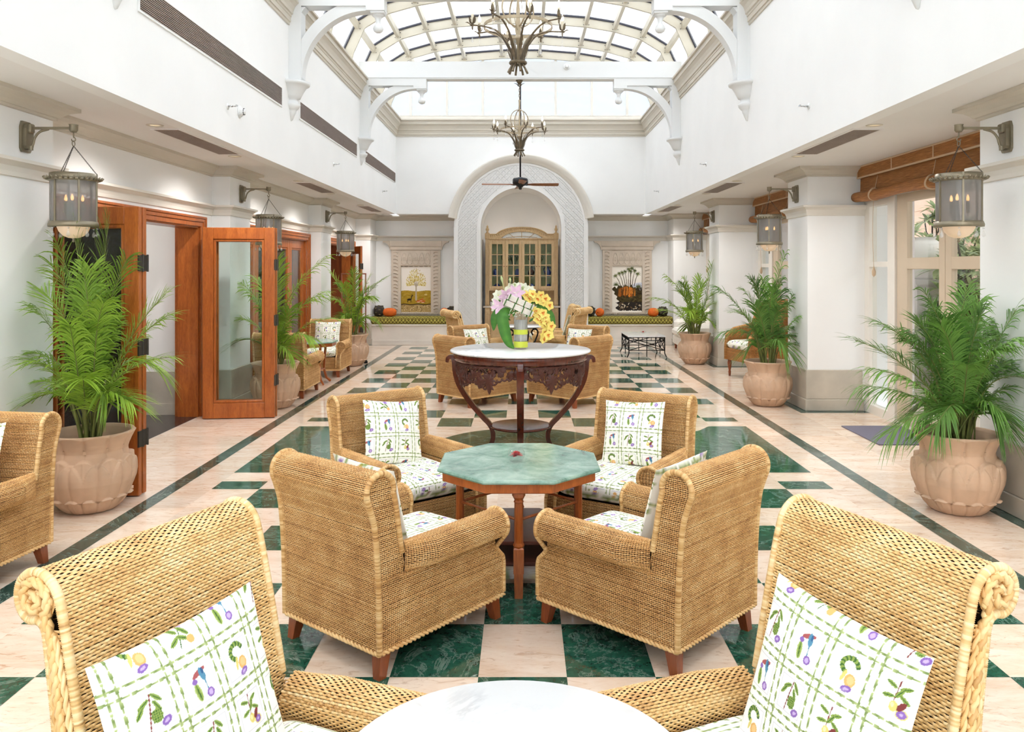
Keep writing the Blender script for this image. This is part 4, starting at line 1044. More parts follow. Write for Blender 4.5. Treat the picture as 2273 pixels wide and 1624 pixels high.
# octagonal green table
t = thing('octagonal_table', 'octagonal wooden table with a green marble top between four wicker armchairs', 'table', (-.02, 4.43, 0))
def octo(r): return [(r/math.cos(PI/8)*math.cos(PI/8+k*PI/4), r/math.cos(PI/8)*math.sin(PI/8+k*PI/4)) for k in range(8)]
def octo_slab(mb, prof, mat=0):
    rings = np.array([[(x, y, z) for x, y in octo(r)] for r, z in prof]); mb.grid(rings, mat, False, closed_u=True)
    mb.add(rings[0], [tuple(range(7, -1, -1))], mat, False); mb.add(rings[-1], [tuple(range(8))], mat, False)
q = MB(); octo_slab(q, [(.420, .606), (.434, .610), (.438, .618), (.434, .627), (.428, .63)]); q.build('table_top', [M['green_top']], t)
q = MB(); octo_slab(q, [(.40, .555), (.41, .56), (.41, .606)]); q.build('apron', [M['honey']], t)
for k in range(4):
    a = k*PI/2; cx, cy = .33*math.cos(a), .33*math.sin(a)
    q = MB(); q.lathe([(0, 0), (.030, 0), (.034, .13), (.036, .135)], 4, 0, (cx, cy, 0), smooth=False, a0=a+PI/4, a1=a+PI/4+2*PI)
    q.lathe([(.038, .13), (.038, .255), (.03, .262)], 4, 0, (cx, cy, 0), smooth=False, a0=a+PI/4, a1=a+PI/4+2*PI)
    q.lathe([(.024, .255), (.03, .27), (.024, .285), (.0235, .30), (.0225, .49), (.027, .495), (.022, .505), (.03, .52), (.03, .53)], 8, 0, (cx, cy, 0), smooth=False)
    q.lathe([(.034, .525), (.036, .555), (0, .556)], 8, 0, (cx, cy, 0), smooth=False); q.build('leg', [M['honey']], t)
for z, r in ((.255, .29), (.145, .285)):
    q = MB(); octo_slab(q, [(r, z), (r+.006, z+.006), (r+.006, z+.016), (r, z+.02)]); q.build('shelf', [M['mahog_carved']], t)
for k in range(4):
    a = k*PI/2; b = a+PI/2; q = MB(); q.tube([(.33*math.cos(a), .33*math.sin(a), .40), (.33*math.cos(b), .33*math.sin(b), .40)], .0075, 8); q.build('stretcher', [M['honey']], t)
bowl('glass bowl with red petals on the octagonal green table', (-.035, 4.40, .63), .047, 'red flower bowls', 30)
# small octagonal side table by the doors
t2 = thing('octagonal_table', 'small octagonal side table with curved legs between the two door-side armchairs', 'side table', (-3.10, 11.72, 0))
q = MB(); octo_slab(q, [(.33, .606), (.342, .612), (.342, .625), (.335, .63)]); q.build('table_top', [M['green_top']], t2)
q = MB(); octo_slab(q, [(.31, .555), (.318, .56), (.318, .606)]); q.build('apron', [M['honey']], t2)
for k in range(4):
    a = PI/4+k*PI/2; d = V(math.cos(a), math.sin(a), 0)
    q = MB(); q.tube([d*.22+V(0,0,.56), d*.2+V(0,0,.35), d*.19+V(0,0,.2), d*.23+V(0,0,.07), d*.30+V(0,0,.012)], [.022,.02,.02,.02,.018], 4); q.build('leg', [M['honey']], t2)
q = MB(); q.box((-.15, -.15, .2), (.15, .15, .215)); q.build('shelf', [M['honey']], t2)
bowl('glass bowl with a red flower on the small octagonal side table', (-3.2, 11.66, .63), .05, 'red flower bowls', 20)

# carved round table -----------------------------------------------------------
TZ = .93
t = thing('carved_table', 'large round mahogany table with carved leaf apron and white marble top, mid hall', 'table', (-.02, 7.57, 0))
q = MB(); q.lathe([(0, TZ-.022), (.65, TZ-.022), (.668, TZ-.016), (.67, TZ-.006), (.662, TZ), (0, TZ)], 72, 0); q.build('table_top', [M['marble_top']], t)
q = MB(); q.lathe([(.60, TZ-.095), (.625, TZ-.095), (.638, TZ-.085), (.645, TZ-.03), (.64, TZ-.022), (.60, TZ-.022), (.60, TZ-.095)], 72, 0); q.build('apron_ring', [M['mahog']], t)
q = MB(); q.lathe([(0, .185), (.275, .185), (.292, .192), (.292, .208), (.275, .212), (0, .212)], 56, 0); q.build('shelf', [M['mahog']], t)
for k in range(4):
    a = -PI/2 + k*PI/2 + math.radians(0); d = V(math.cos(a), math.sin(a), 0); sd = V(-math.sin(a), math.cos(a), 0)
    pts = [(.70, TZ-.125), (.69, TZ-.085), (.655, TZ-.075), (.632, TZ-.11), (.622, TZ-.20), (.60, TZ-.30), (.545, .52), (.46, .40), (.36, .285), (.295, .215), (.265, .15), (.262, .08), (.285, .02), (.31, .0)]
    P3 = smooth_path([d*r+V(0, 0, z) for r, z in pts], 90)
    q = MB(); q.tube(P3, np.interp(np.linspace(0, 1, len(P3)), [0, .06, .15, .3, 1], [.026, .034, .038, .046, .038]), 4, 0, up=sd, flat=(1.0, .75)); q.build('leg', [M['mahog']], t)
def leaf_blade(mb, c, dir2, size, rad, mat=0, lobes=True):
    """a carved lobed leaf lying on the drum of radius rad; c=(angle, z)"""
    n = 9; ca, cz = c; dx, dz = math.cos(dir2), math.sin(dir2)
    for lob in ((0, 1.0), (.75, .72), (-.75, .72), (1.5, .5), (-1.5, .5)) if lobes else ((0, 1.0),):
        aa = dir2+lob[0]; L = size*lob[1]; ex, ez = math.cos(aa), math.sin(aa); P = []
        for i, u in enumerate(np.linspace(0, 1, 5)):
            row = []
            for w_ in (-1, 0, 1):
                wd_ = L*.26*math.sin(PI*min(1, .12+u*.86))**.8*w_; x = ex*u*L-ez*wd_; z = ez*u*L+ex*wd_
                ang = ca + x/rad; r_ = rad + .010 + (.008 if w_ == 0 else 0) - .012*u
                row.append((r_*math.cos(ang), r_*math.sin(ang), cz+z))
            P.append(row)
        mb.grid(np.array(P), mat, True)
for k in range(4):                                     # four fretwork swags between the legs
    q = MB(); a0 = -PI/2+k*PI/2; rad = .60; zt = TZ-.10
    def drum(u, z, r=rad): ang = a0+u*PI/2; return (r*math.cos(ang), r*math.sin(ang), z)
    def low(u): return zt-.07-.15*math.sin(PI*u)**.7*(.8+.2*math.cos(PI*6*u))
    q.tube([drum(u, zt-.012) for u in np.linspace(.04, .96, 24)], .011, 6)
    for ph, cnt in ((0, 5), (.5, 5)):
        for j in range(cnt):
            u0 = .10+.8*(j+ph*.5)/cnt; L_ = .085+.02*R.random()
            zl = max(.06, zt-low(u0)); c = (u0, zt-zl*.52)
            P = [drum(c[0]+.055*math.cos(t_)*1.1, c[1]+zl*.42*math.sin(t_), rad+.004) for t_ in np.linspace(.6, 2*PI*.92, 22)]
            q.tube(P, .0075, 6)
    for u in np.linspace(.05, .95, 19):
        l0 = low(u); P = [drum(u+.026*s_, l0+.022*(s_*s_) , rad+.004) for s_ in np.linspace(-1, 1, 7)]; q.tube(P, .0085, 6)
        for _ in range(3):
            zz = l0+.015+R.random()*(zt-l0-.03); leaf_blade(q, (a0+(u+R.uniform(-.02, .02))*PI/2, zz), R.uniform(0, 2*PI), R.uniform(.045, .075), rad)
    for u in (.3, .7):
        for i in range(10): leaf_blade(q, (a0+u*PI/2, low(u)+.07), i*2*PI/10, .065, rad+.012, lobes=False)
        leaf_blade(q, (a0+u*PI/2, low(u)+.03), -PI/2, .085, rad+.004)
    q.build('carved_swag', [M['mahog_carved']], t)

# flower arrangement ---------------------------------------------------------------
reeds, nt_, b_ = new_mat('silvery_reeds'); n_ = N(nt_, 'ShaderNodeTexNoise', Scale=1.0, Detail=2.0); nt_.links.new(coords(nt_, (70, 70, 2)), n_.inputs['Vector']); nt_.links.new(ramp(nt_, n_.outputs['Fac'], [(.35, lin(140,128,112)), (.5, lin(226,220,212)), (.7, lin(176,168,156))]), b_.inputs['Base Color']); b_.inputs['Roughness'].default_value = .25
fa = thing('flower_arrangement', 'glass cylinder vase of lilies and yellow orchids on the carved round table', 'flower arrangement', (-.018, 7.57, TZ))
q = MB(); q.lathe([(0, .006), (.060, .004), (.066, .01), (.066, .335), (.0635, .335), (.0635, .014), (0, .012)], 36, 0); q.build('vase', [M['tumbler']], fa)
q = MB(); q.lathe([(0, .013), (.0625, .013), (.0625, .275), (0, .275)], 32, 0); q.build('vase_filling', [reeds], fa)
for z0, z1 in ((.018, .075), (.142, .188)):
    q = MB(); q.lathe([(.0672, z0), (.0676, z0+.003), (.0676, z1-.003), (.0672, z1)], 36, 0); q.build('lime_band', [M['lime']], fa)
def flower(mb, c, nrm, r, n_pet, wd_, cup, mat=0, heart=None, roll=0.0, tip=.35):
    nrm = V(*nrm); nrm /= np.linalg.norm(nrm); u = np.cross(nrm, V(.3, .2, 1)); u /= np.linalg.norm(u); v = np.cross(nrm, u); c = V(*c)
    for k in range(n_pet):
        a = roll+k*2*PI/n_pet; d = u*math.cos(a)+v*math.sin(a); s_ = np.cross(nrm, d); P = []
        for t_ in (0, .25, .5, .75, 1.0):
            w_ = wd_*r*math.sin(PI*min(.97, .12+t_*(1-tip*.3)))**.8; z_ = cup*r*(t_**1.5) - .25*r*max(0, t_-.6)
            P.append([c+d*r*t_+nrm*z_+s_*w_*w2-nrm*abs(w2)*.0 + nrm*(.06*r*abs(w2)) for w2 in (-1, 0, 1)])
        mb.grid(np.array(P), mat, True)
    if heart is not None: mb.ball(c+nrm*r*.12, r*.2, 8, heart, sc=(1, 1, .8))
def facing(p, j=.5):
    d = V(p[0]*1.1, -.9, p[2]-.38); return d/np.linalg.norm(d)+RN.normal(0, j*.4, 3)
S_ = .00432          # metres per photo pixel at the vase
def fp(x, y, dy=0.0): return V((x-1159.5)*S_, dy, (773.5-y)*S_)
for x, y, dy, r in ((1125, 690, -.05, .055), (1122, 662, -.02, .05), (1133, 650, .0, .05), (1150, 640, .0, .05), (1165, 641, .02, .05), (1108, 668, .0, .045), (1110, 655, .03, .045), (1172, 650, .0, .045), (1117, 700, -.03, .04), (1140, 641, .04, .05), (1180, 646, .02, .045), (1104, 682, .02, .04)):
    q = MB(); flower(q, fp(x, y, dy), facing(fp(x, y)), r*1.25, 7, .42, .35, 0); flower(q, fp(x, y, dy)+V(0, -.008, 0), facing(fp(x, y)), r*.6, 6, .4, .5, 0, 1); q.build('white_flower', [M['petal_white'], M['petal_yellow']], fa)
for x, y, dy, r in ((1150, 650, -.07, .07), (1128, 655, -.06, .06), (1113, 678, -.05, .065)):
    q = MB(); flower(q, fp(x, y, dy), facing(fp(x, y)), r*1.3, 6, .27, .3, 0, None, R.random()); flower(q, fp(x, y, dy), facing(fp(x, y)), r*.5, 3, .1, .8, 1); q.build('lily', [M['petal_pink'], M['petal_white']], fa)
orch = [(1173, 655), (1185, 652), (1197, 663), (1208, 668), (1222, 677), (1192, 690), (1201, 697), (1213, 702), (1204, 711), (1214, 719), (1221, 728), (1213, 735), (1219, 742), (1210, 750), (1204, 643+16), (1226, 722), (1179, 662), (1190, 658), (1203, 655), (1214, 662), (1187, 698), (1208, 694), (1197, 706), (1212, 745), (1222, 742), (1216, 712)]
for i, (x, y) in enumerate(orch):
    q = MB(); p_ = fp(x, y, -.07+.02*R.random()); nv = facing(p_)
    flower(q, p_, nv, .050, 5, .50, .18, 0, None, R.random()); flower(q, p_+nv*.006, nv, .019, 3, .45, .5, 1, 1); q.build('orchid', [M['petal_yellow'], M['petal_orange']], fa)
q = MB()
for k in range(60):
    a = R.uniform(0, 2*PI); p_ = V(R.uniform(-.2, .2), R.uniform(-.07, .1), R.uniform(.34, .52)); p_[2] -= abs(p_[0])*.35
    d = V(math.cos(a), R.uniform(-.8, .2), math.sin(a))*.06; sd = np.cross(d, V(.2, 1, .1)); sd /= np.linalg.norm(sd)
    q.grid(np.array([[p_+d*u-sd*w_*.012*math.sin(PI*max(.05, u)) if True else 0 for w_ in (-1, 1)] for u in (0, .4, .8, 1)]), 0, True, tone=R.random()*.7)
for k in range(70):
    p_ = V(R.uniform(-.08, .1), R.uniform(-.08, .0), R.uniform(.31, .40)); q.ball(p_, .006, 6, 1)
q.build('filler_greenery', [M['leaf'], M['petal_white']], fa)['kind'] = 'stuff'
def big_leaf(name, pts, wid, tone, up=(0, -1, .2)):
    q = MB(); P = smooth_path(pts, 28); n = len(P); T = np.gradient(P, axis=0); T /= np.linalg.norm(T, axis=1)[:, None]; u = V(*up); G = []
    for i in range(n):
        s_ = np.cross(T[i], u); s_ /= np.linalg.norm(s_)+1e-9; nn = np.cross(s_, T[i]); x = i/(n-1); w_ = wid*math.sin(PI*min(.995, .06+.93*x))**.75
        G.append([P[i]+s_*w_*k+nn*(.22*w_*abs(k)) for k in (-1, -.5, 0, .5, 1)])
    tn = np.clip(np.array([[tone+d_+.10*math.sin(i_*1.9) for d_ in (-.15, .05, .35, .0, -.2)] for i_ in range(n)]), 0, 1); q.grid(np.array(G), 0, True, tone=tn); return q.build(name, [M['leaf']], fa)
big_leaf('broad_leaf', [fp(1140, 690, -.06), fp(1126, 690, -.1), fp(1120, 705, -.12), fp(1126, 735, -.12), fp(1134, 758, -.1), fp(1145, 771, -.07)], .055, .55)
big_leaf('broad_leaf', [fp(1132, 688, -.02), fp(1114, 690, -.05), fp(1103, 706, -.06), fp(1100, 732, -.05)], .045, .4)
big_leaf('broad_leaf', [fp(1195, 680, .03), fp(1215, 690, .03), fp(1227, 710, .02), fp(1230, 738, .0)], .045, .6)
for x0, y0, x1, y1 in ((1124, 645, 1116, 612), (1136, 638, 1136, 616), (1163, 655, 1165, 634), (1146, 640, 1147, 628)):
    q = MB(); P = smooth_path([fp(x0, y0), (fp(x0, y0)+fp(x1, y1))/2, fp(x1, y1)], 10); q.tube(P, np.array([.003]*(len(P)//2)+list(np.linspace(.004, .013, len(P)-len(P)//2-2))+[.008, .002]), 8, tone=.9); q.build('lily_bud', [M['garden']], fa)
for (x0, y0, x1, y1) in ((1122, 668, 1186, 696), (1132, 657, 1187, 681)):
    a_, b_ = fp(x0, y0, -.10), fp(x1, y1, -.11); d = (b_-a_); L_ = np.linalg.norm(d); d /= L_; up_ = V(-d[2], 0, d[0])
    q = MB()
    for j in range(6): o_ = up_*(j-2.5)*.0085; q.tube([a_+o_, b_+o_], .0055, 8, 0)
    for u in (.06, .36, .66, .93):
        c = a_+d*L_*u; ring_ = [c+up_*.031*math.cos(t_)+V(0, .012, 0)*math.sin(t_) for t_ in np.linspace(0, 2*PI, 16, endpoint=False)]; q.tube(ring_, .005, 6, 1, closed=True)
    q.build('reed_bundle', [M['bamboo_white'], M['leaf']], fa)

# scrolled iron table far back
t = thing('iron_table', 'small round marble table on scrolled black iron legs beyond the carved table', 'table', (.0, 13.6, 0))
q = MB(); q.lathe([(0, .70), (.37, .70), (.38, .706), (.38, .72), (0, .72)], 48, 0); q.build('table_top', [M['marble_top']], t)
for k in range(4):
    a = k*PI/2+.35; d = V(math.cos(a), math.sin(a), 0)
    P = [d*r+V(0, 0, z) for r, z in [(.19, .55), (.165, .60), (.20, .65), (.26, .64), (.28, .58), (.23, .45), (.13, .3), (.12, .16), (.2, .05), (.29, .01)]]
    q = MB(); q.tube(smooth_path(P, 60), .014, 8); q.build('leg', [M['iron']], t)
q = MB(); q.tube([(.28*math.cos(a), .28*math.sin(a), .69) for a in np.linspace(0, 2*PI, 32, endpoint=False)], .01, 6, closed=True); q.build('ring', [M['iron']], t)
# low iron coffee table on the window side
t = thing('coffee_table', 'low rectangular table with white marble top on a black lattice iron frame', 'coffee table', (2.36, 15.6, 0))
x0, x1, y0, y1, h = -.34, .34, -.52, .52, .41
q = MB(); q.box((x0-.02, y0-.02, h-.02), (x1+.02, y1+.02, h), bev=.005); q.build('table_top', [M['marble_top']], t)
for x in (x0, x1):
    for y in (y0, y1):
        sx, sy = (1 if x > 0 else -1), (1 if y > 0 else -1)
        q = MB(); q.tube(smooth_path([(x, y, h-.02), (x, y, .16), (x+sx*.003, y, .08), (x+sx*.035, y+sy*.02, .008)], 24), .011, 6); q.build('leg', [M['iron']], t)
q = MB()
def bar(a, b, r=.008): q.tube([a, b], r, 6)
for z in (.325, .14):
    for a, b in (((x0,y0,z),(x1,y0,z)), ((x1,y0,z),(x1,y1,z)), ((x1,y1,z),(x0,y1,z)), ((x0,y1,z),(x0,y0,z))): bar(a, b)
bar((x0, y0, .385), (x1, y0, .385)); bar((x0, y1, .385), (x1, y1, .385)); bar((x0, y0, .385), (x0, y1, .385)); bar((x1, y0, .385), (x1, y1, .385))
for y in (y0, y1):
    bar((x0, y, .325), (x1, y, .14)); bar((x0, y, .14), (x1, y, .325)); bar((0, y, .39), (0, y, .02))
    for x in np.linspace(x0, x1, 9)[1:-1]: bar((x, y, .325), (x, y, .385), .006)
for x in (x0, x1):
    for s in (0, 1):
        ya, yb_ = (y0, 0) if s == 0 else (0, y1); bar((x, ya, .325), (x, yb_, .14)); bar((x, ya, .14), (x, yb_, .325))
    bar((x, 0, .39), (x, 0, .02))
    for y in np.linspace(y0, y1, 13)[1:-1]: bar((x, y, .325), (x, y, .385), .006)
q.build('lattice_frame', [M['iron']], t)
bowl('glass bowl with a red flower on the low iron coffee table', (2.36, 15.55, .41), .05, 'red flower bowls', 16)
# ------------------------------------------------------------------ hutch in the arch
hx, hy = -.02, 18.10
t = thing('hutch', 'tall limed oak hutch with four glazed doors standing in the arched alcove', 'cabinet', (hx, hy, 0))
W_ = .845; D_ = .50
q = MB(); q.box((-.86, 0, .0), (.86, D_, .10)); q.box((-.84, .02, .10), (.84, D_, .80)); q.build('base_cabinet', [M['oak']], t)
q = MB(); q.box((-.885, -.035, .80), (.885, D_, .815), bev=.004); q.box((-.88, -.03, .815), (.88, D_, .838), bev=.006); q.build('worktop', [plain('pale_stone_worktop', lin(222,208,192), .4)], t)
for k in range(4):
    x0 = -.70+k*.352; x1 = x0+.342
    q = MB(); q.box((x0, .0, .655), (x1, .02, .79), bev=.004); q.box((x0+.03, -.006, .68), (x1-.03, .0, .765), bev=.003)
    o = q.build('drawer', [M['oak']], t); q = MB(); q.ball(((x0+x1)/2, -.018, .722), .012, 8); q.build('knob', [M['brass']], o)
    q = MB(); q.box((x0, .0, .12), (x1, .02, .645), bev=.004)
    for (a, b, c, d) in ((x0, x0+.05, .12, .645), (x1-.05, x1, .12, .645), (x0, x1, .12, .18), (x0, x1, .585, .645)): q.box((a, -.014 if b-a < .06 else -.012, c), (b, 0, d), bev=.003)
    for j in range(6): xx = x0+.065+j*(.342-.13)/5; q.box((xx-.004, -.004, .19), (xx+.004, 0, .575))
    o = q.build('door', [M['oak']], t); q = MB(); q.ball((x1-.025 if k % 2 == 0 else x0+.025, -.024, .42), .011, 8); q.build('knob', [M['brass']], o)
for s in (-1, 1):
    q = MB(); x = s*.785
    q.box((x-.055, -.01, .10), (x+.055, .03, .80)); q.box((x-.05, -.02, .66), (x+.05, -.01, .79), bev=.004); q.box((x-.03, -.028, .685), (x+.03, -.02, .765), bev=.004)
    for j in range(4): q.box((x-.042+j*.024, -.02, .13), (x-.030+j*.024, -.01, .64))
    q.box((x-.045, .04, .838), (x+.045, .34, 2.36)); q.box((x-.05, .02, .86), (x+.05, .04, 1.02), bev=.004); q.box((x-.03, .01, .885), (x+.03, .02, .995), bev=.004)
    for j in range(4): q.box((x-.036+j*.021, .03, 1.06), (x-.026+j*.021, .04, 2.30))
    q.box((x-.055, .015, 2.36), (x+.055, .34, 2.375), bev=.004); q.box((x-.055, .01, 2.375), (x+.055, .06, 2.50), bev=.004)
    for i in range(3):
        for j in range(3): q.box((x-.04+i*.03, .0, 2.39+j*.035), (x-.02+i*.03, .01, 2.41+j*.035))
    q.lathe([(0, 2.50), (.04, 2.50), (.025, 2.52), (.02, 2.54), (.038, 2.57), (.038, 2.60), (.018, 2.62), (.024, 2.64), (.012, 2.67), (0, 2.69)], 14, 0, (x, .05, 0)); q.build('pilaster', [M['oak']], t)
q = MB(); q.box((-.76, .33, .838), (.76, .36, 2.36), 0); q.box((-.76, .06, .838), (-.74, .36, 2.36)); q.box((.74, .06, .838), (.76, .36, 2.36)); q.box((-.76, .05, 1.19), (.76, .36, 1.225)); q.box((-.76, .05, 2.325), (.76, .36, 2.36))
q.build('upper_case', [M['oak']], t)
q = MB(); q.box((-.74, .322, 1.225), (.74, .329, 2.325)); q.build('lining', [M['hutch_in']], t)
SHZ = (1.225, 1.50, 1.775, 2.05)
for z in SHZ[1:]:
    q = MB(); q.box((-.74, .09, z-.014), (.74, .322, z)); q.build('shelf', [M['hutch_in']], t)
for k in range(4):
    x0 = -.745+k*.373; x1 = x0+.37
    q = MB()
    for (a, b, c, d) in ((x0, x0+.065, 1.225, 2.325), (x1-.065, x1, 1.225, 2.325), (x0, x1, 1.225, 1.29), (x0, x1, 2.25, 2.325)): q.box((a, .035 if b-a < .1 else .037, c), (b, .06, d), bev=.004)
    xm = (x0+x1)/2; q.box((xm-.012, .038, 1.29), (xm+.012, .055, 2.25))
    for j in (1, 2, 3): z = 1.29+.24*j; q.box((x0+.06, .038, z-.011), (x1-.06, .055, z+.011))
    o = q.build('glazed_door', [M['oak']], t)
    q = MB(); q.box((x0+.06, .048, 1.285), (x1-.06, .051, 2.255)); q.build('glass', [M['hutch_glass']], o)
    q = MB(); q.ball((x1-.03 if k % 2 == 0 else x0+.03, .026, 1.74), .011, 8); q.build('knob', [M['brass']], o)
# arched cresting
q = MB(); q.box((-.78, .02, 2.36), (.78, .35, 2.385), bev=.004)
def crest(x): return 2.475 if abs(x) > .575 else 2.475+.155*max(0, 1-(abs(x)/.575)**2.6)**.8
xs_ = np.linspace(-.73, .73, 61); top = [(x, crest(x)) for x in xs_]
def inner_c(x): return 2.385 if abs(x) > .47 else 2.385+.155*max(0, 1-(abs(x)/.47)**2.4)**.75
bot = [(x, min(inner_c(x), crest(x)-.02)) for x in xs_]
for i in range(60): q.prism([bot[i], bot[i+1], top[i+1], top[i]], .04, .07)
rail = [(x, .03, crest(x)) for x in xs_]; q.tube(rail, .014, 8); q.tube([(x, .035, min(inner_c(x), 9)) for x in xs_ if abs(x) < .475], .010, 8)
for i in range(1, 60):
    if i % 2: x = xs_[i]; q.ball((x, .036, (crest(x)+bot[i][1])/2+.012), .016, 8, sc=(1, .7, 1.1))
for a in (-.30, 0, .30): q.tube([(a*.55, .042, 2.40), (a, .042, inner_c(a))], .006, 6)
q.tube([(x, .042, 2.40+.03*math.cos(x/.36*PI/2)) for x in np.linspace(-.36, .36, 20)], .006, 6)
q.build('cresting', [M['oak']], t)
q = MB(); q.prism([(x, bot[i][1]) for i, x in enumerate(xs_) if abs(x) < .47] + [(.47, 2.38), (-.47, 2.38)], .06, .066); q.build('fan_light_panel', [plain('pale_painted_board', lin(226,226,222), .5)], t)
def pot_thing(name, label, prof, mat, x, z, group, handles=0):
    r_ = thing(name, label, 'vase' if name != 'ewer' else 'jug', (hx+x, hy+.2, z), 0, group)
    q = MB(); q.lathe(prof, 20, 0); q.build('body', [M[mat]], r_)
    for s in ((-1, 1), (1,), ())[0 if handles == 2 else 1 if handles == 1 else 2]:
        rm = max(p[0] for p in prof); zt = prof[-2][1]; q = MB(); q.tube(smooth_path([(s*rm*.5, 0, zt*.92), (s*rm*1.15, 0, zt*.85), (s*rm*1.2, 0, zt*.6), (s*rm*.85, 0, zt*.42)], 14), .008, 6); q.build('handle', [M[mat]], r_)
jar = [(0, 0), (.05, 0), (.058, .02), (.058, .14), (.045, .165), (.03, .172), (.036, .185), (.03, .185)]
amph = [(0, 0), (.035, 0), (.045, .04), (.075, .13), (.072, .18), (.04, .21), (.035, .235), (.045, .245), (.03, .24)]
ew = [(0, 0), (.045, 0), (.05, .02), (.075, .08), (.065, .14), (.035, .18), (.028, .22), (.036, .235), (.02, .23)]
low = [(0, 0), (.055, 0), (.085, .035), (.085, .07), (.05, .10), (.035, .108), (.045, .118), (.03, .115)]
VG = 'vases in the glazed hutch'
for x, lab in ((-.37, 'olive two-handled vase on the upper shelf across the first pair of hutch doors'), (-.18, 'olive two-handled vase beside the first, on the upper hutch shelf'), (.40-.16, 'olive two-handled vase on the upper hutch shelf behind the third door'), (.40, 'olive two-handled vase on the upper hutch shelf at the fourth door')):
    pot_thing('vase', lab, amph, 'olive', x, SHZ[2], VG, 2)
pot_thing('vase', 'straight cobalt jar on the middle shelf behind the first hutch door', jar, 'blue', -.60, SHZ[1], VG)
pot_thing('vase', 'straight cobalt jar on the middle shelf behind the second hutch door', jar, 'blue', -.10, SHZ[1], VG)
pot_thing('ewer', 'dark brown ewer on the middle shelf behind the third hutch door', ew, 'brownglaze', .215, SHZ[1], VG, 1)
pot_thing('ewer', 'cobalt ewer on the middle shelf behind the fourth hutch door', ew, 'blue', .60, SHZ[1], VG, 2)
pot_thing('vase', 'squat cobalt pot on the bottom shelf behind the first hutch door', low, 'blue', -.57, SHZ[0], VG)
pot_thing('vase', 'squat cobalt pot on the bottom shelf behind the second hutch door', low, 'blue', -.16, SHZ[0], VG)
pot_thing('vase', 'wide cobalt pot on the bottom shelf behind the third hutch door', low, 'blue', .22, SHZ[0], VG)
pot_thing('vase', 'small upright cobalt jar on the bottom shelf behind the fourth hutch door', [(p[0]*.8, p[1]*.62) for p in jar], 'blue', .62, SHZ[0], VG)
f = thing('photo_frame', 'small framed card standing on the hutch worktop', 'picture frame', (hx-.665, hy+.16, .838))
q = MB(); q.box((-.065, -.006, 0), (.065, .006, .10)); q.build('frame', [M['fan_body']], f); q = MB(); q.box((-.057, -.008, .01), (.057, -.006, .092)); q.build('card', [M['white']], f)

# ------------------------------------------------------------------ window seats and murals
def ell_paint(s, t, col, cx, cy, rx, ry, ang, c, a=1.0):
    x = s-cx; y = t-cy; ca, sa = math.cos(ang), math.sin(ang); m = ((x*ca+y*sa)/rx)**2 + ((-x*sa+y*ca)/ry)**2 < 1; col[m] = col[m]*(1-a)+np.array(c)*a
def seg_paint(s, t, col, x0, y0, x1, y1, w0, w1, c):
    dx, dy = x1-x0, y1-y0; u = np.clip(((s-x0)*dx+(t-y0)*dy)/(dx*dx+dy*dy), 0, 1); m = (s-x0-u*dx)**2+(t-y0-u*dy)**2 < (w0+(w1-w0)*u)**2; col[m] = c
def paint_tree(s, t):
    """pale tree over an ochre meadow with small animals; s,t in 0..1"""
    col = np.ones(s.shape+(3,))*lin(240,232,222); rr = random.Random(3)
    m = t < .46+.01*np.sin(s*9); col[m] = lin(170,138,40)
    for _ in range(90): ell_paint(s, t, col, rr.random(), rr.uniform(.2, .45), .05, .012, rr.uniform(-.4, .4), lin(*rr.choice([(190,156,56), (148,116,28), (180,150,70)])), .6)
    m = t < .17+.008*np.sin(s*14); col[m] = lin(178,150,96)
    m = abs(t-(.17+.008*np.sin(s*14))) < .010; col[m] = lin(60,44,28)
    for _ in range(60): ell_paint(s, t, col, rr.random(), rr.uniform(.01, .15), .02, .008, rr.uniform(-.6, .6), lin(*rr.choice([(226,204,160), (120,92,60), (200,176,130)])))
    seg_paint(s, t, col, .5, .28, .5, .60, .030, .018, lin(186,172,150))
    for a in (-.9, -.55, -.25, .1, .4, .75, 1.05):
        x1, y1 = .5+.30*math.sin(a), .58+.26*math.cos(a); seg_paint(s, t, col, .5, .55, x1, y1, .012, .004, lin(180,164,140))
    for _ in range(420):
        a = rr.uniform(-1.9, 1.9); r_ = rr.uniform(.1, .40)*(1-.12*abs(a)); x, y = .5+r_*math.sin(a), .60+r_*.85*math.cos(a)*(1 if math.cos(a) > 0 else .45)
        ell_paint(s, t, col, x, y, .022, .009, -a+1.2+rr.uniform(-.5, .5), lin(*rr.choice([(206,184,96), (226,212,150), (190,160,74), (232,224,190)])))
    for k in range(7): ell_paint(s, t, col, k/6, 1.02, .09, .045, 0, lin(196,182,166))
    ell_paint(s, t, col, .27, .275, .07, .022, .05, lin(44,34,28)); ell_paint(s, t, col, .34, .31, .014, .05, -.3, lin(44,34,28)); ell_paint(s, t, col, .37, .355, .03, .013, .3, lin(44,34,28))
    for x in (.21, .23, .32, .34): seg_paint(s, t, col, x, .27, x, .215, .007, .005, lin(44,34,28))
    seg_paint(s, t, col, .36, .36, .345, .40, .005, .003, lin(44,34,28)); seg_paint(s, t, col, .37, .36, .38, .40, .005, .003, lin(44,34,28))
    for x, y in ((.58, .235), (.72, .225), (.66, .26)): ell_paint(s, t, col, x, y, .075, .024, .05, lin(196,96,40)); ell_paint(s, t, col, x+.06, y+.035, .022, .014, .4, lin(206,110,52)); ell_paint(s, t, col, x, y-.012, .05, .008, 0, lin(230,200,160))
    ell_paint(s, t, col, .82, .38, .05, .018, 0, lin(210,186,120))
    return col
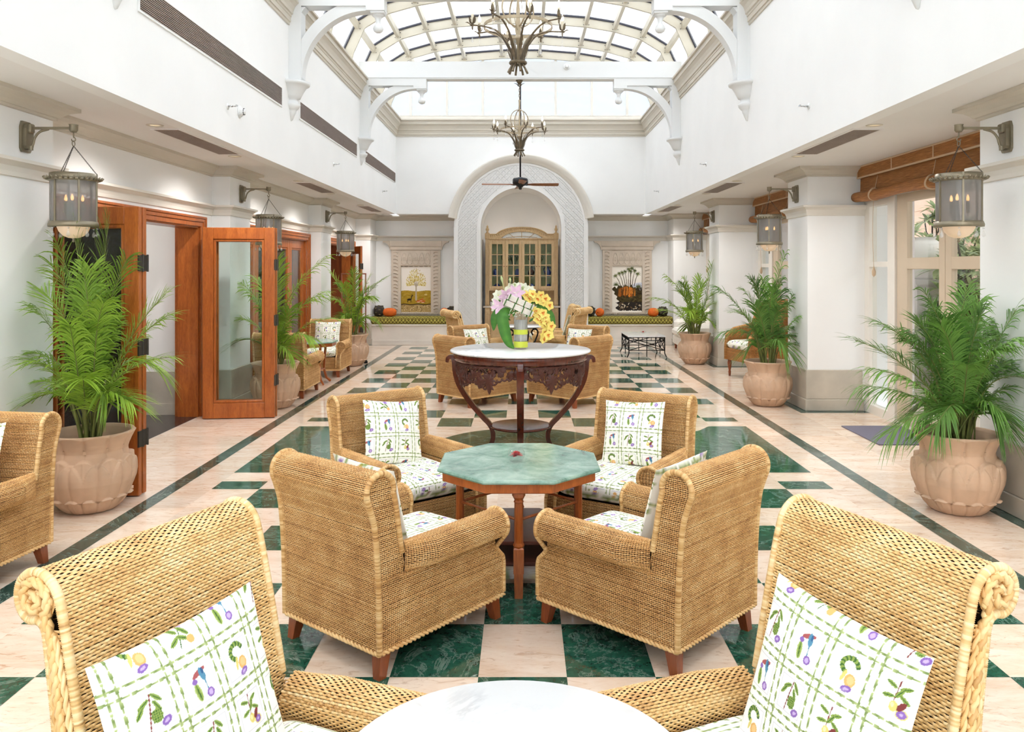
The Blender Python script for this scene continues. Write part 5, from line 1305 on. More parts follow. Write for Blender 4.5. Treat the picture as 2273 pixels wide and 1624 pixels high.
def paint_palms(s, t):
    """leaning palms on a dark islet above dark water; s,t in 0..1"""
    col = np.ones(s.shape+(3,))*lin(244,238,228); rr = random.Random(5)
    ell_paint(s, t, col, .95, .55, .3, .09, 0, lin(214,216,226)); n = .02*np.sin(s*31)+.015*np.sin(s*57+2)
    m = (t < .575-.30*(s-.45)**2+n) & (t > .10) & (s > .03+ .22*np.clip((.46-t)/.3, 0, 1)**.7 + .03*np.sin(t*60)); col[m] = lin(62,52,28)
    for _ in range(160): ell_paint(s, t, col, rr.uniform(.3, 1), rr.uniform(.22, .52), .05, .014, rr.uniform(-.5, .5), lin(*rr.choice([(78,66,36), (48,38,22), (96,82,46)])), .7)
    m = (t < .22+.3*n) & (t > .03+.5*abs(n)) & (s > .17+.05*np.sin(t*50)); col[m] = lin(46,40,36)
    for _ in range(60):
        x = .5+rr.uniform(-.28, .28); seg_paint(s, t, col, x, .56-abs(x-.5)*.2, x+rr.uniform(-.05, .05), rr.uniform(.33, .42), .006, .012, lin(*rr.choice([(214,130,46), (176,90,30), (110,62,24), (70,48,22)])))
    for _ in range(30): ell_paint(s, t, col, rr.uniform(.25, .95), rr.uniform(.07, .20), .03, .010, rr.uniform(-.6, .9), lin(*rr.choice([(214,200,176), (120,96,70), (196,170,130)])))
    for (x0, x1, y1) in ((.30, .12, .79), (.38, .24, .84), (.45, .34, .86), (.50, .44, .88), (.55, .56, .93), (.60, .66, .95), (.67, .76, .90), (.74, .86, .83), (.62, .62, .89)):
        xm, ym = (x0+x1)/2+(x0-x1)*.12, (.56+y1)/2; seg_paint(s, t, col, x0, .56, xm, ym, .012, .010, lin(84,70,50)); seg_paint(s, t, col, xm, ym, x1, y1, .010, .007, lin(92,78,56))
        for k in range(11):
            a = k*2*PI/11+.2; L_ = rr.uniform(.06, .11); seg_paint(s, t, col, x1, y1, x1+L_*math.cos(a), y1+L_*.62*math.sin(a)-.01, .010, .004, lin(*rr.choice([(88,98,50), (120,124,72), (60,70,40)])))
    for (x, y) in ((.14, .58), (.88, .54)):
        for k in range(9):
            a = k*PI/8; seg_paint(s, t, col, x, y, x+.11*math.cos(a), y+.08*math.sin(a), .012, .004, lin(84,92,54))
    return col
def niche(x0, label, paint, name):
    W2 = .565; t = thing('stone_niche_frame', label, 'niche frame', (x0, YB2, 0))
    zb, zt_ = .66, 2.31
    q = MB()
    for s in (-1, 1):
        a_, b_ = sorted((s*.345, s*W2)); q.box((a_, -.09, zb), (b_, 0, 2.12), bev=.005)
        a_, b_ = sorted((s*.40, s*.515)); q.box((a_, -.10, zb+.05), (b_, -.09, 2.09))
        for j in range(17):
            z = zb+.10+j*.081; q.tube(smooth_path([(s*.41, -.098, z-.01), (s*.46, -.112, z+.022), (s*.507, -.098, z+.012)], 8), .014, 6)
    q.box((-.36, -.085, 1.755), (.36, 0, 2.12), bev=.005); q.box((-W2, -.09, zb-.02), (W2, 0, zb+.03), bev=.004); q.box((-.36, -.08, zb+.03), (.36, -.02, .685))
    for j in range(22): x = -.5+j*1.0/21; q.tube([(x-.014, -.095, zb-.012), (x+.014, -.1, zb+.022)], .008, 6)
    for j in range(5):
        x = -.27+j*.135; q.tube([(x+.055*math.cos(a), -.088, 1.86+.075*math.sin(a)) for a in np.linspace(PI, 2*PI, 12)], .008, 6); q.tube([(x-.055, -.088, 1.86), (x-.045, -.088, 1.98), (x-.012, -.088, 2.05)], .007, 6); q.tube([(x+.055, -.088, 1.86), (x+.045, -.088, 1.98), (x+.012, -.088, 2.05)], .007, 6)
        q.tube([(x+.022*math.cos(a), -.09, 1.91+.04*math.sin(a)) for a in np.linspace(0, 2*PI, 12, endpoint=False)], .006, 6, closed=True)
    q.build('carved_surround', [M['stone']], t)
    q = MB(); q.box((-W2-.02, -.11, 2.12), (W2+.02, 0, 2.20), bev=.004); q.box((-.60, -.13, 2.20), (.60, 0, 2.325), bev=.006)
    for s in (-1, 1):
        pts = [(s*.585, 2.12), (s*.60, 2.12)] + [(s*(.60+.15*(1-math.cos(a))), 2.12+.17*math.sin(a)+.0) for a in np.linspace(.2, PI/2, 8)] + [(s*.76, 2.325), (s*.585, 2.325)]
        q.prism(pts if s > 0 else pts[::-1], -.11, 0)
    for j in range(26): x = -.56+j*1.12/25; q.box((x-.012, -.136, 2.235), (x+.012, -.13, 2.265))
    q.build('bracketed_lintel', [M['stone']], t)
    n1, n2 = 130, 200; U, W = np.meshgrid(np.linspace(0, 1, n1), np.linspace(0, 1, n2))
    P = np.stack([-.345+U*.69, np.full(U.shape, -.035), .685+W*1.07], -1)
    q = MB(); q.grid(P, 0, True, col=paint(U, W)); q.build('mural', [M['mural']], t)
    return t
niche(-2.45, 'carved sandstone niche with a mural of a pale tree and small deer', paint_tree, 'tree')
niche(2.40, 'carved sandstone niche with a mural of leaning palms on a dark islet', paint_palms, 'palms')
def paint_ikat(s, t, off=(0, 0)):
    col = np.ones(s.shape+(3,))*lin(84,72,30); P = .078; cx = ((s/P) % 1)-.5; row = np.floor(t/.11); cy = ((t/.11) % 1)-.5
    r = (cx/.42)**2 + ((cy+.0)/.46)**2; tip = (abs(cx) < .25) & (cy > .2) & (abs(cx) < (.5-cy)*.9)
    col[(r < 1)] = lin(196,186,92); col[r < .62] = lin(122,108,36); col[r < .40] = lin(60,44,26); col[r < .12] = lin(150,136,60)
    m = (r >= 1) & (abs(abs(cx)-.5) < .10) & (cy < -.1); col[m] = lin(196,186,92)
    return col
for x0, x1, side in ((-3.38, -1.515, 'tree mural'), (1.445, 3.35, 'palm mural')):
    q = MB(); q.box((x0, 17.66, .0), (x1, YB2, .42)); q.box((x0, 17.63, .42), (x1, YB2, .45), bev=.006); q.box((x0, 17.64, 0), (x1, 17.67, .10))
    o = tag(q.build('window_seat', [M['bench']]), 'pale marble window seat below the '+side, 'bench'); o['kind'] = 'structure'; o.name = 'trim_12'
    c = MB(); xs2 = np.linspace(x0+.01, x1-.01, 420); pr = np.array([(17.70, .45), (17.665, .455), (17.65, .475), (17.648, .53), (17.652, .575), (17.675, .605), (17.72, .615), (17.9, .617), (18.10, .617), (18.14, .58), (18.14, .45)]); prf = resample(pr, 64)
    d = np.r_[0, np.cumsum(np.linalg.norm(np.diff(prf, axis=0), axis=1))]; U, Tt = np.meshgrid(xs2, d)
    P = np.stack([U, np.repeat(prf[:, 0][:, None], len(xs2), 1), np.repeat(prf[:, 1][:, None], len(xs2), 1)], -1); c.grid(P, 0, True, col=paint_ikat(U, Tt+.02))
    for xx in (0, -1): c.add([tuple(p) for p in P[:, xx]], [tuple(range(len(P)))], 0, False, None, np.ones((len(P), 3))*lin(84,72,30))
    tag(c.build('seat_pad', [M['fabric']]), 'long green and brown patterned pad on the window seat under the '+side, 'seat pad')
def round_cushion(x, r, L, mat, label, ang=0.0, y=17.86, bands=False):
    root = thing('bolster', label, 'cushion', (x, y, .617+r*.97), 0, 'round bolsters on the window seats')
    q = MB(); n = 20; pr = []
    for u in np.linspace(-PI/2, PI/2, n): pr.append((r*max(.02, math.cos(u))**.55, L/2*math.sin(u)))
    q.lathe(pr, 28, 0); o = q.build('cover', [M[mat]], root); o.rotation_euler = (0, PI/2, ang)
    if bands:
        b = MB()
        for k in range(7):
            a = k*2*PI/7
            for zz in (-.4, .0, .4):
                cz = zz*L*.8; rr_ = r*1.0*max(.1, math.cos(math.asin(min(.97, abs(zz)*1.6))))**.55
                b.ball((rr_*math.cos(a+zz), rr_*math.sin(a+zz), cz), r*.22, 8, 0, sc=(.6, .6, 1))
        o2 = b.build('printed_motif', [plain('olive_motif', lin(92,84,58), .9)], o); o2['kind'] = 'stuff'
    else:
        b = MB(); b.tube([(r*1.004*max(.02, math.cos(u))**.55*math.cos(.4), r*1.004*max(.02, math.cos(u))**.55*math.sin(.4), L/2*math.sin(u)) for u in np.linspace(-PI/2, PI/2, 24)], .004, 6); b.build('seam', [M[mat]], o)
round_cushion(-3.23, .125, .24, 'darkbolster', 'dark patterned bolster at the outer end of the tree mural seat', .3, bands=True)
round_cushion(-2.98, .098, .30, 'orange', 'long orange bolster beside the dark one under the tree mural', -.1, 17.80)
round_cushion(-1.76, .098, .16, 'orange', 'round orange bolster at the arch end of the tree mural seat', .9)
round_cushion(-1.60, .115, .16, 'darkbolster', 'dark patterned bolster tucked by the arch on the tree mural seat', 1.0, 17.95, bands=True)
round_cushion(1.52, .118, .20, 'darkbolster', 'dark patterned bolster tucked by the arch on the palm mural seat', .7, 17.86, bands=True)
round_cushion(1.73, .098, .16, 'orange', 'round orange bolster at the arch end of the palm mural seat', .9, 17.80)
round_cushion(2.93, .098, .23, 'orange', 'orange bolster nearer the windows on the palm mural seat', .1, 17.80)
round_cushion(3.15, .112, .22, 'darkbolster', 'dark patterned bolster at the window end of the palm mural seat', .2, bands=True)

# sofa, high-backed wicker chair, rail stand
t = thing('sofa', 'cream linen sofa against the last garden window behind a potted palm', 'sofa', (3.62, 16.0, 0))
q = MB(); q.box((-.42, -.95, .10), (.38, .95, .30), bev=.03); q.build('frame', [M['sofa']], t)
q = MB(); q.box((-.47, -.80, .30), (.2, .80, .46), bev=.05); q.build('seat_cushion', [M['sofa']], t)
q = MB(); q.box((.16, -.93, .28), (.40, .93, .85), bev=.07); q.build('backrest', [M['sofa']], t)
for s in (-1, 1):
    q = MB(); a_, b_ = sorted((s*.80, s*.97)); q.box((-.40, a_, .28), (.36, b_, .62), bev=.06); q.build('armrest', [M['sofa']], t)
for x in (-.36, .32):
    for y in (-.88, .88):
        q = MB(); q.lathe([(0, 0), (.02, 0), (.032, .10), (0, .10)], 10, 0, (x, y, 0)); q.build('leg', [M['leg']], t)
t = thing('wing_chair', 'tall golden wicker wing chair by the window behind the middle window-side palm', 'armchair', (3.66, 12.35, 0), face(196)); t.scale = (1, 1, 1.11)
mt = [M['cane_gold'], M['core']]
q = MB(); HWc = .36
bp = smooth_path([V(-.36, 0, .24), V(-.38, 0, .6), V(-.43, 0, 1.0), V(-.47, 0, 1.06), V(-.44, 0, 1.09), V(-.39, 0, 1.05), V(-.34, 0, .7), V(-.30, 0, .45)], 60)[:, [0, 2]]
weave(q, sweep_rows(bp, .010, -HWc, HWc, .013, 2, 'x'), .013, 2, w=.0046, out=V(0, -.37, .6)); q.build('backrest', mt, t)
for s in (-1, 1):
    q = MB(); zz = np.arange(.24, 1.05, .010)
    yo = np.interp(zz, [.24, .6, 1.05], [-.36, -.38, -.44]); yf = np.interp(zz, [.24, .42, .58, .66, .72, 1.05], [.36, .36, .34, .22, -.12, -.26])
    A = np.stack([np.full(len(zz), s*HWc), yo, zz], 1); B_ = np.stack([np.full(len(zz), s*HWc), yf, zz], 1); weave(q, rows_between(A, B_, .013, 2), .013, 2, w=.0046, out=V(0, 0, .5)); weave(q, rows_between(A-V(s*.05, 0, 0), B_-V(s*.05, 0, 0), .013, 2), .013, 2, w=.0046, out=V(s*3, 0, .5))
    wrapped(q, [(s*(HWc-.025), y, z) for y, z in zip(yf, zz)], .03); q.build('wing_side', mt, t)
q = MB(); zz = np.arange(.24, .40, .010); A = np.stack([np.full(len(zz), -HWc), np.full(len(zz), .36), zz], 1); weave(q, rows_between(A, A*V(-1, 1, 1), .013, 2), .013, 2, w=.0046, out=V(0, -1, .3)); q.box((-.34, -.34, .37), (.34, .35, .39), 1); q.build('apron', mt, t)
c = MB(); pillow_mesh(c, .60, .62, .13, 50, 20, box=True); o = c.build('seat_cushion', [M['fabric']], t); o.location = (0, .06, .455)
for s in (-1, 1):
    for y in (-.31, .31):
        q = MB(); q.lathe([(0, 0), (.016, .0), (.022, .06), (.016, .08), (.028, .13), (.034, .19), (.026, .22), (.034, .24), (0, .245)], 12, 0, (s*.31, y, 0)); q.build('leg', [M['leg']], t)
t = thing('rail_stand', 'slender coppery rail stand beside the farthest door-side palm', 'rail stand', (-2.98, 14.22, 0))
for x in (-.26, .17):
    q = MB(); q.tube([(x, 0, .07), (x, 0, 1.60)], .011, 8); q.build('post', [M['brass']], t)
    q = MB(); q.lathe([(0, 0), (.035, 0), (.035, .035), (.02, .05), (.014, .09)], 12, 0, (x, 0, 0)); q.build('foot', [M['iron']], t)
q = MB(); q.tube([(-.27, 0, 1.60), (.18, 0, 1.60)], .011, 8); q.build('top_rail', [M['brass']], t)
q = MB(); q.tube([(-.26, 0, .1), (.17, 0, .1)], .010, 8); q.build('bottom_rail', [M['brass']], t)
# ------------------------------------------------------------------ potted palms
POT = [(0, .0), (.155, .0), (.165, .012), (.205, .06), (.238, .115), (.242, .125)]
def make_pot(root):
    """lotus pot: three tiers of scalloped petals round a waisted bowl"""
    q = MB(); seg = 280; a = np.arange(seg)/seg*2*PI
    base = np.array([(0, 0), (.146, 0), (.162, .012), (.197, .055), (.222, .105), (.240, .16), (.256, .215), (.259, .26), (.254, .31), (.244, .355), (.240, .40), (.236, .425), (.240, .45), (.252, .485), (.272, .525), (.283, .545), (.278, .552), (.262, .55), (.250, .535), (.235, .49), (.228, .45), (.225, .425)])
    prof = resample(base, 230); r0, z0 = prof[:, 0], prof[:, 1]
    out = np.arange(230) < int(np.argmax(prof[:, 1]))
    P = np.zeros((230, seg, 3))
    for i in range(230):
        r = np.full(seg, r0[i]); z = z0[i]
        if out[i] and z > .004:
            def tier(n, zb, zt, lift, ph, drop):
                """overlapping petals with rounded heads between heights zb and zt"""
                f = ((a*n/(2*PI)+ph) % 1.0)-.5; head = zt-drop*(abs(f)*2)**2.4
                on = (z > zb) & (z < head); edge = np.clip((head-z)/.007, 0, 1)
                return np.where(on, lift*(.55+.45*np.clip((z-zb)/(zt-zb), 0, 1))*edge**.35*(1-.70*(abs(f)*2)**5)*(1+.12*np.exp(-(f/.03)**2)), 0)
            r = r + tier(14, -.01, .118, .027, 0, .036) + tier(10, .10, .388, .034, .5, .06) + tier(10, .10, .36, .016, 0, .12) 
            f = ((a*10/(2*PI)) % 1.0)-.5
            if z > .375: r = r - (.024*(abs(f)*2)**4)*np.clip((z-.375)/.05, 0, 1) + .006*np.clip((z-.41)/.06, 0, 1); 
        P[i, :, 0] = r*np.cos(a); P[i, :, 1] = r*np.sin(a); P[i, :, 2] = z - (.016*(abs(f)*2)**2.5*np.clip((z-.50)/.04, 0, 1) if z > .375 and out[i] else 0)
    q.grid(P, 0, True, closed_u=True); q.build('pot', [M['pot']], root)
    q = MB(); q.lathe([(0, .462), (.12, .46), (.232, .452)], 40, 0); q.build('soil', [M['soil']], root)
    q = MB(); rr = random.Random(2)
    for k in range(70):
        aa = rr.uniform(0, 2*PI); rad = rr.uniform(.09, .215); q.ball((rad*math.cos(aa), rad*math.sin(aa), .462), rr.uniform(.009, .016), 7, 0, sc=(1.2, 1, .6))
    q.build('pebbles', [M['pebble']], root)['kind'] = 'stuff'
def frond(root, p0, p1, p2, nl, L, wd_, tone, mat, sag=.5, seed=0, start=.22):
    """feather leaf on a bezier stalk: leaflets both sides, drooping toward their tips"""
    rr = np.random.RandomState(seed); q = MB(); t = np.linspace(0, 1, 26)[:, None]
    P = (1-t)**2*p0 + 2*t*(1-t)*p1 + t*t*p2; q.tube(P, np.linspace(.0065, .0016, 26), 6, 1)
    T = np.gradient(P, axis=0); T /= np.linalg.norm(T, axis=1)[:, None]
    ref = V(0, 0, 1)
    for k in range(nl):
        u = start+(1-start)*(k+.5)/nl; i = u*25; i0 = int(min(24, i)); f = i-i0; c = P[i0]*(1-f)+P[i0+1]*f; d = T[i0]
        s_ = np.cross(d, ref); n_ = np.linalg.norm(s_)
        s_ = s_/n_ if n_ > .08 else V(1, 0, 0); up = np.cross(s_, d)
        ln = L*(math.sin(PI*min(1, .22+.70*(1-abs(u-.45)*1.15)))**.8)*(.72+.28*math.sin(PI*u)) * (1.0 if u < .9 else .8)
        fw = .62+.95*u
        for sd in (-1, 1):
            dr = d*(fw+rr.normal(0, .13)) + s_*sd*(1.0+rr.normal(0, .08)) + up*(.30+rr.normal(0, .14)); dr /= np.linalg.norm(dr)
            m = 5; x = np.linspace(0, 1, m); g = sag*(.6+rr.rand()*.9)
            cc = c + dr*ln*x[:, None] + V(0, 0, -1)*(ln*g*x**2)[:, None]
            tt = np.gradient(cc, axis=0); tt /= np.linalg.norm(tt, axis=1)[:, None]
            wv = np.cross(tt, up); wv /= np.linalg.norm(wv, axis=1)[:, None]+1e-9
            w_ = wd_*np.array([.45, .95, 1.0, .7, .06])
            G = np.stack([cc-wv*w_[:, None], cc+wv*w_[:, None]], 1)
            q.grid(G, 0, True, tone=np.clip(tone+rr.normal(0, .09), 0, 1))
    return q.build('frond', [mat, M['stem']], root)
def stems(root, bases, tops, r=.013):
    for b, t_ in zip(bases, tops):
        q = MB(); P = smooth_path([b, (b+t_)/2+V(0, 0, .01), t_], 16); q.tube(P, np.linspace(r, r*.55, len(P)), 8, 0, tone=R.random()); q.build('stem', [M['stem']], root)
def palm(label, loc, specs, seed, mat='palm', L=.26, nl=30, wd_=.0075, group='potted areca palms'):
    """specs: (mid dx,dz, tip dx,dz, depth of tip) measured from the soil in metres, seen from the camera"""
    root = thing('potted_palm', label, 'potted plant', loc, 0, group); make_pot(root); rr = random.Random(seed)
    zs = .46
    for i, (mx, mz, tx, tz, ty) in enumerate(specs):
        b = V(rr.uniform(-.07, .07)+tx*.08, rr.uniform(-.06, .06), zs); mid = V(mx, ty*.55, zs+mz); tip = V(tx, ty, zs+tz)
        ctrl = mid*2-(b+tip)/2
        frond(root, b, ctrl, tip, nl, L*rr.uniform(.85, 1.12), wd_, rr.uniform(.25, .95), M[mat], sag=rr.uniform(.22, .62), seed=seed*100+i, start=.26)
    for k in range(9):
        a = k*2.4; b = V(.075*math.cos(a)*rr.uniform(.4, 1), .06*math.sin(a), zs-.01); t_ = V(.16*math.cos(a), .12*math.sin(a), zs+rr.uniform(.3, .6)); stems(root, [b], [t_])
    return root
def gen(n, seed, spread=.62, top=1.3):
    rr = random.Random(seed); o = []
    for k in range(n):
        a = (k+.5)/n*2*PI*3.1+rr.uniform(-.3, .3); e = rr.uniform(0, 1)**.8; rad = spread*(.25+.75*(1-e**2))*rr.uniform(.75, 1.1); h = top*(.22+.78*e)
        o.append((rad*.42*math.cos(a), h*.62+.12*(1-e), rad*math.cos(a), h-.10*(1-e), rad*.6*math.sin(a)))
    return o
# silhouettes: mid dx,dz ; tip dx,dz ; depth
near_left = [(-.06,.75,-.24,1.42,.0), (.03,.80,.10,1.58,.05), (.10,.70,.30,1.30,-.1), (-.14,.72,-.52,1.15,.1), (-.02,.9,-.10,1.62,-.1),
 (.18,.55,.52,.90,.05), (.20,.45,.62,.62,-.1), (.16,.60,.46,1.05,.15), (-.22,.55,-.66,.62,.0), (-.25,.40,-.70,.34,.1), (-.18,.35,-.50,.22,-.1),
 (.14,.35,.40,.32,-.22), (.06,.40,.14,.50,-.36), (-.08,.45,-.20,.60,-.34), (.0,.50,.02,.86,-.30), (.10,.65,.22,1.0,-.25), (-.10,.62,-.26,.95,-.22), (-.06,.5,-.3,.4,.25), (.12,.5,.35,.5,.25), (-.04,.68,-.36,1.28,.12), (.06,.62,.06,1.2,-.2)]
near_right = [(-.02,.50,-.28,1.08,-.1), (.02,.62,.10,1.10,.05), (.18,.60,.46,1.15,-.15), (.22,.55,.52,.95,.1), (-.18,.52,-.55,.86,.0), (-.26,.45,-.74,.74,-.05), (-.22,.36,-.66,.55,-.1), (-.20,.28,-.62,.40,.1),
 (-.18,.24,-.52,.10,-.1), (-.10,.30,-.30,.15,-.25), (.20,.45,.60,.72,.0), (.22,.36,.64,.45,-.1), (.20,.30,.60,.22,.1), (.15,.24,.42,.05,-.2), (.04,.32,.10,.28,-.36), (-.05,.42,-.12,.6,-.34), (.08,.5,.2,.75,-.3), (-.08,.52,-.22,.85,-.2), (.0,.56,-.06,.98,.2), (.1,.5,.3,.85,.2), (-.12,.4,-.4,.65,.2), (.12,.42,.36,.5,-.28)]
palm('tall areca palm in a lotus pot beside the nearest open teak door leaf', (-3.06, 5.63, 0), near_left+gen(6, 11, .55, 1.25), 1, 'palm', .35, 46, .0050)
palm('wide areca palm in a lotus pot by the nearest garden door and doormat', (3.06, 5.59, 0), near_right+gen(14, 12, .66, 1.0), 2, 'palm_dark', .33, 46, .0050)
palm('areca palm in a lotus pot behind the second open teak door leaf', (-3.03, 9.73, 0), [(.12,.75,.66,1.38,-.1), (.02,.7,.02,1.35,.0), (-.14,.7,-.66,1.20,.1), (.2,.6,.62,.95,-.1), (.25,.45,.70,.62,.1), (.2,.4,.5,.4,-.2), (-.2,.5,-.55,.62,.0), (-.2,.35,-.5,.3,-.15), (.05,.5,.12,.62,-.34), (-.05,.55,-.2,.9,-.25), (.1,.6,.3,1.1,.1), (-.05,.6,-.3,1.1,.2), (.1,.3,.3,.2,-.3), (.12,.45,.25,.75,-.25)], 3, 'palm', .36, 32, .0072)
palm('areca palm in a lotus pot beside the coppery rail stand', (-2.99, 13.9, 0), [(.05,.6,.05,1.2,-.1), (-.12,.6,-.35,1.15,0), (.2,.65,.62,1.08,-.1), (.12,.6,.3,1.1,.1)]+gen(12, 4, .55, 1.1), 4, 'palm', .34, 30, .008)
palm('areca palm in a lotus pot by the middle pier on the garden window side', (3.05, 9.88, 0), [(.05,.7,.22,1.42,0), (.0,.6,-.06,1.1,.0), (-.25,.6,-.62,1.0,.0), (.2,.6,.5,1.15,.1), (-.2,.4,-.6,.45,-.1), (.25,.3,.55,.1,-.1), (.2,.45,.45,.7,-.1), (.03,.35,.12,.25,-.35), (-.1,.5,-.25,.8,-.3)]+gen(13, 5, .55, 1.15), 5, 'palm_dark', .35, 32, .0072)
palm('areca palm in a lotus pot in front of the cream sofa', (3.07, 14.16, 0), [(.2,.65,.30,1.3,0), (-.12,.6,-.5,1.1,.0), (-.3,.5,-.74,.72,-.1), (-.2,.35,-.6,.5,.1)]+gen(16, 6, .6, 1.1), 6, 'palm', .33, 30, .008)
# ------------------------------------------------------------------ the garden beyond the windows
g = MB(); g.add([(WR+.35, 2, -.05), (14, 2, -.05), (14, 30, -.05), (WR+.35, 30, -.05)], [(0,1,2,3)], 0, False); struct(g.build('ground_terrace', [M['paving']]))
g = MB(); g.box((9.0, 4, -.05), (9.3, 30, 4.2)); 
for z in (.9, 1.6, 2.3, 3.0, 3.7): g.box((8.985, 4, z), (9.0, 30, z+.02))
struct(g.build('wall_garden', [M['pinkwall']]))
g = MB()
for a, b in ((6.0, 9.4), (10.25, 13.6), (14.5, 17.5)):
    g.box((WR+.36, b-.02, 0), (WR+.55, b+.7, 3.2)); g.box((WR+.36, a-.6, 0), (WR+.55, a+.02, 3.2))
struct(g.build('wall_window_reveals', [M['stonelite']]))
g = MB(); g.box((WR+.36, 2, 4.3), (7.0, 30, 4.45)); g.box((WR+.36, 1.9, -.05), (9.3, 2.0, 4.4)); g.box((WR+.36, 29.9, -.05), (9.3, 30.0, 4.4)); struct(g.build('added_shade_roof', [M['wall']]))  # unseen roof and end walls, added to cut the daylight on the garden
def rosette(mb, c, r, n, rr):
    for k in range(n):
        a = k*2.4+rr.uniform(-.2, .2); el = rr.uniform(-.2, 1.1); d = V(math.cos(a)*math.cos(el), math.sin(a)*math.cos(el), math.sin(el)); s_ = np.cross(d, V(0, 0, 1)); s_ /= np.linalg.norm(s_)+1e-6
        mb.grid(np.array([[c+d*r*u+V(0, 0, -.35*r*u*u)+s_*w_*r*.12*math.sin(PI*min(.98, .1+.9*u)) for w_ in (-1, 1)] for u in (0, .35, .7, 1)]), 0, True, tone=rr.random())
def bush(label, loc, h, rad, n, seed, group='garden shrubs'):
    root = thing('garden_shrub', label, 'shrub', loc, 0, group); rr = random.Random(seed); q = MB(); st = MB()
    for k in range(n):
        a = rr.uniform(0, 2*PI); rd = rad*math.sqrt(rr.random()); z = h*rr.uniform(.30, 1)*(1-.25*rd/rad); c = V(rd*math.cos(a), rd*math.sin(a), z); rosette(q, c, rr.uniform(.20, .32), 18, rr)
        if k % 2 == 0: st.tube([(0, 0, 0), tuple(c*V(.3, .3, .5)), tuple(c)], [.05, .03, .012], 6)
    q.build('foliage', [M['garden']], root); st.build('branches', [M['bark']], root); return root
bush('bushy frangipani outside the nearest garden door, behind the urn', (7.05, 13.4, -.05), 2.85, 1.0, 170, 1)
bush('leafy shrub outside the nearest garden door, low by the terrace', (6.4, 12.0, -.05), 1.3, .8, 90, 2)
bush('tall frangipani outside the nearest garden door, seen through its nearer leaf', (6.35, 11.0, -.05), 2.6, .6, 90, 3)
bush('shrub outside the middle garden window', (5.9, 17.6, -.05), 2.6, .8, 50, 4)
u = thing('garden_urn', 'large white urn on a pedestal outside the nearest garden door', 'urn', (6.15, 12.15, -.05))
q = MB(); q.box((-.22, -.22, 0), (.22, .22, 1.50)); q.box((-.27, -.27, 1.50), (.27, .27, 1.58)); q.build('pedestal', [M['stonelite']], u)
q = MB(); q.lathe([(0, 1.58), (.13, 1.58), (.15, 1.62), (.24, 1.76), (.285, 1.92), (.27, 2.05), (.20, 2.15), (.15, 2.19), (.17, 2.22), (.15, 2.22), (.12, 2.17), (0, 2.1)], 32, 0); q.build('urn_body', [M['urn']], u)
u = thing('garden_lamp', 'black lantern lamp post outside the nearest garden door', 'lamp post', (8.0, 15.5, -.05))
q = MB(); q.lathe([(0, 0), (.07, 0), (.05, .1), (.035, .2), (.03, 2.3), (.05, 2.36), (0, 2.36)], 12, 0); q.build('post', [M['iron']], u)
q = MB()
for k in range(6):
    a = k*PI/3; q.tube([(.05*math.cos(a), .05*math.sin(a), 2.36), (.12*math.cos(a), .12*math.sin(a), 2.46), (.16*math.cos(a), .16*math.sin(a), 2.72)], .010, 6)
q.tube([(.16*math.cos(a), .16*math.sin(a), 2.72) for a in np.linspace(0, 2*PI, 24, endpoint=False)], .012, 6, closed=True); q.lathe([(.13, 2.73), (.06, 2.78), (.015, 2.80), (0, 2.90)], 16, 0); q.build('lantern_head', [M['iron']], u)
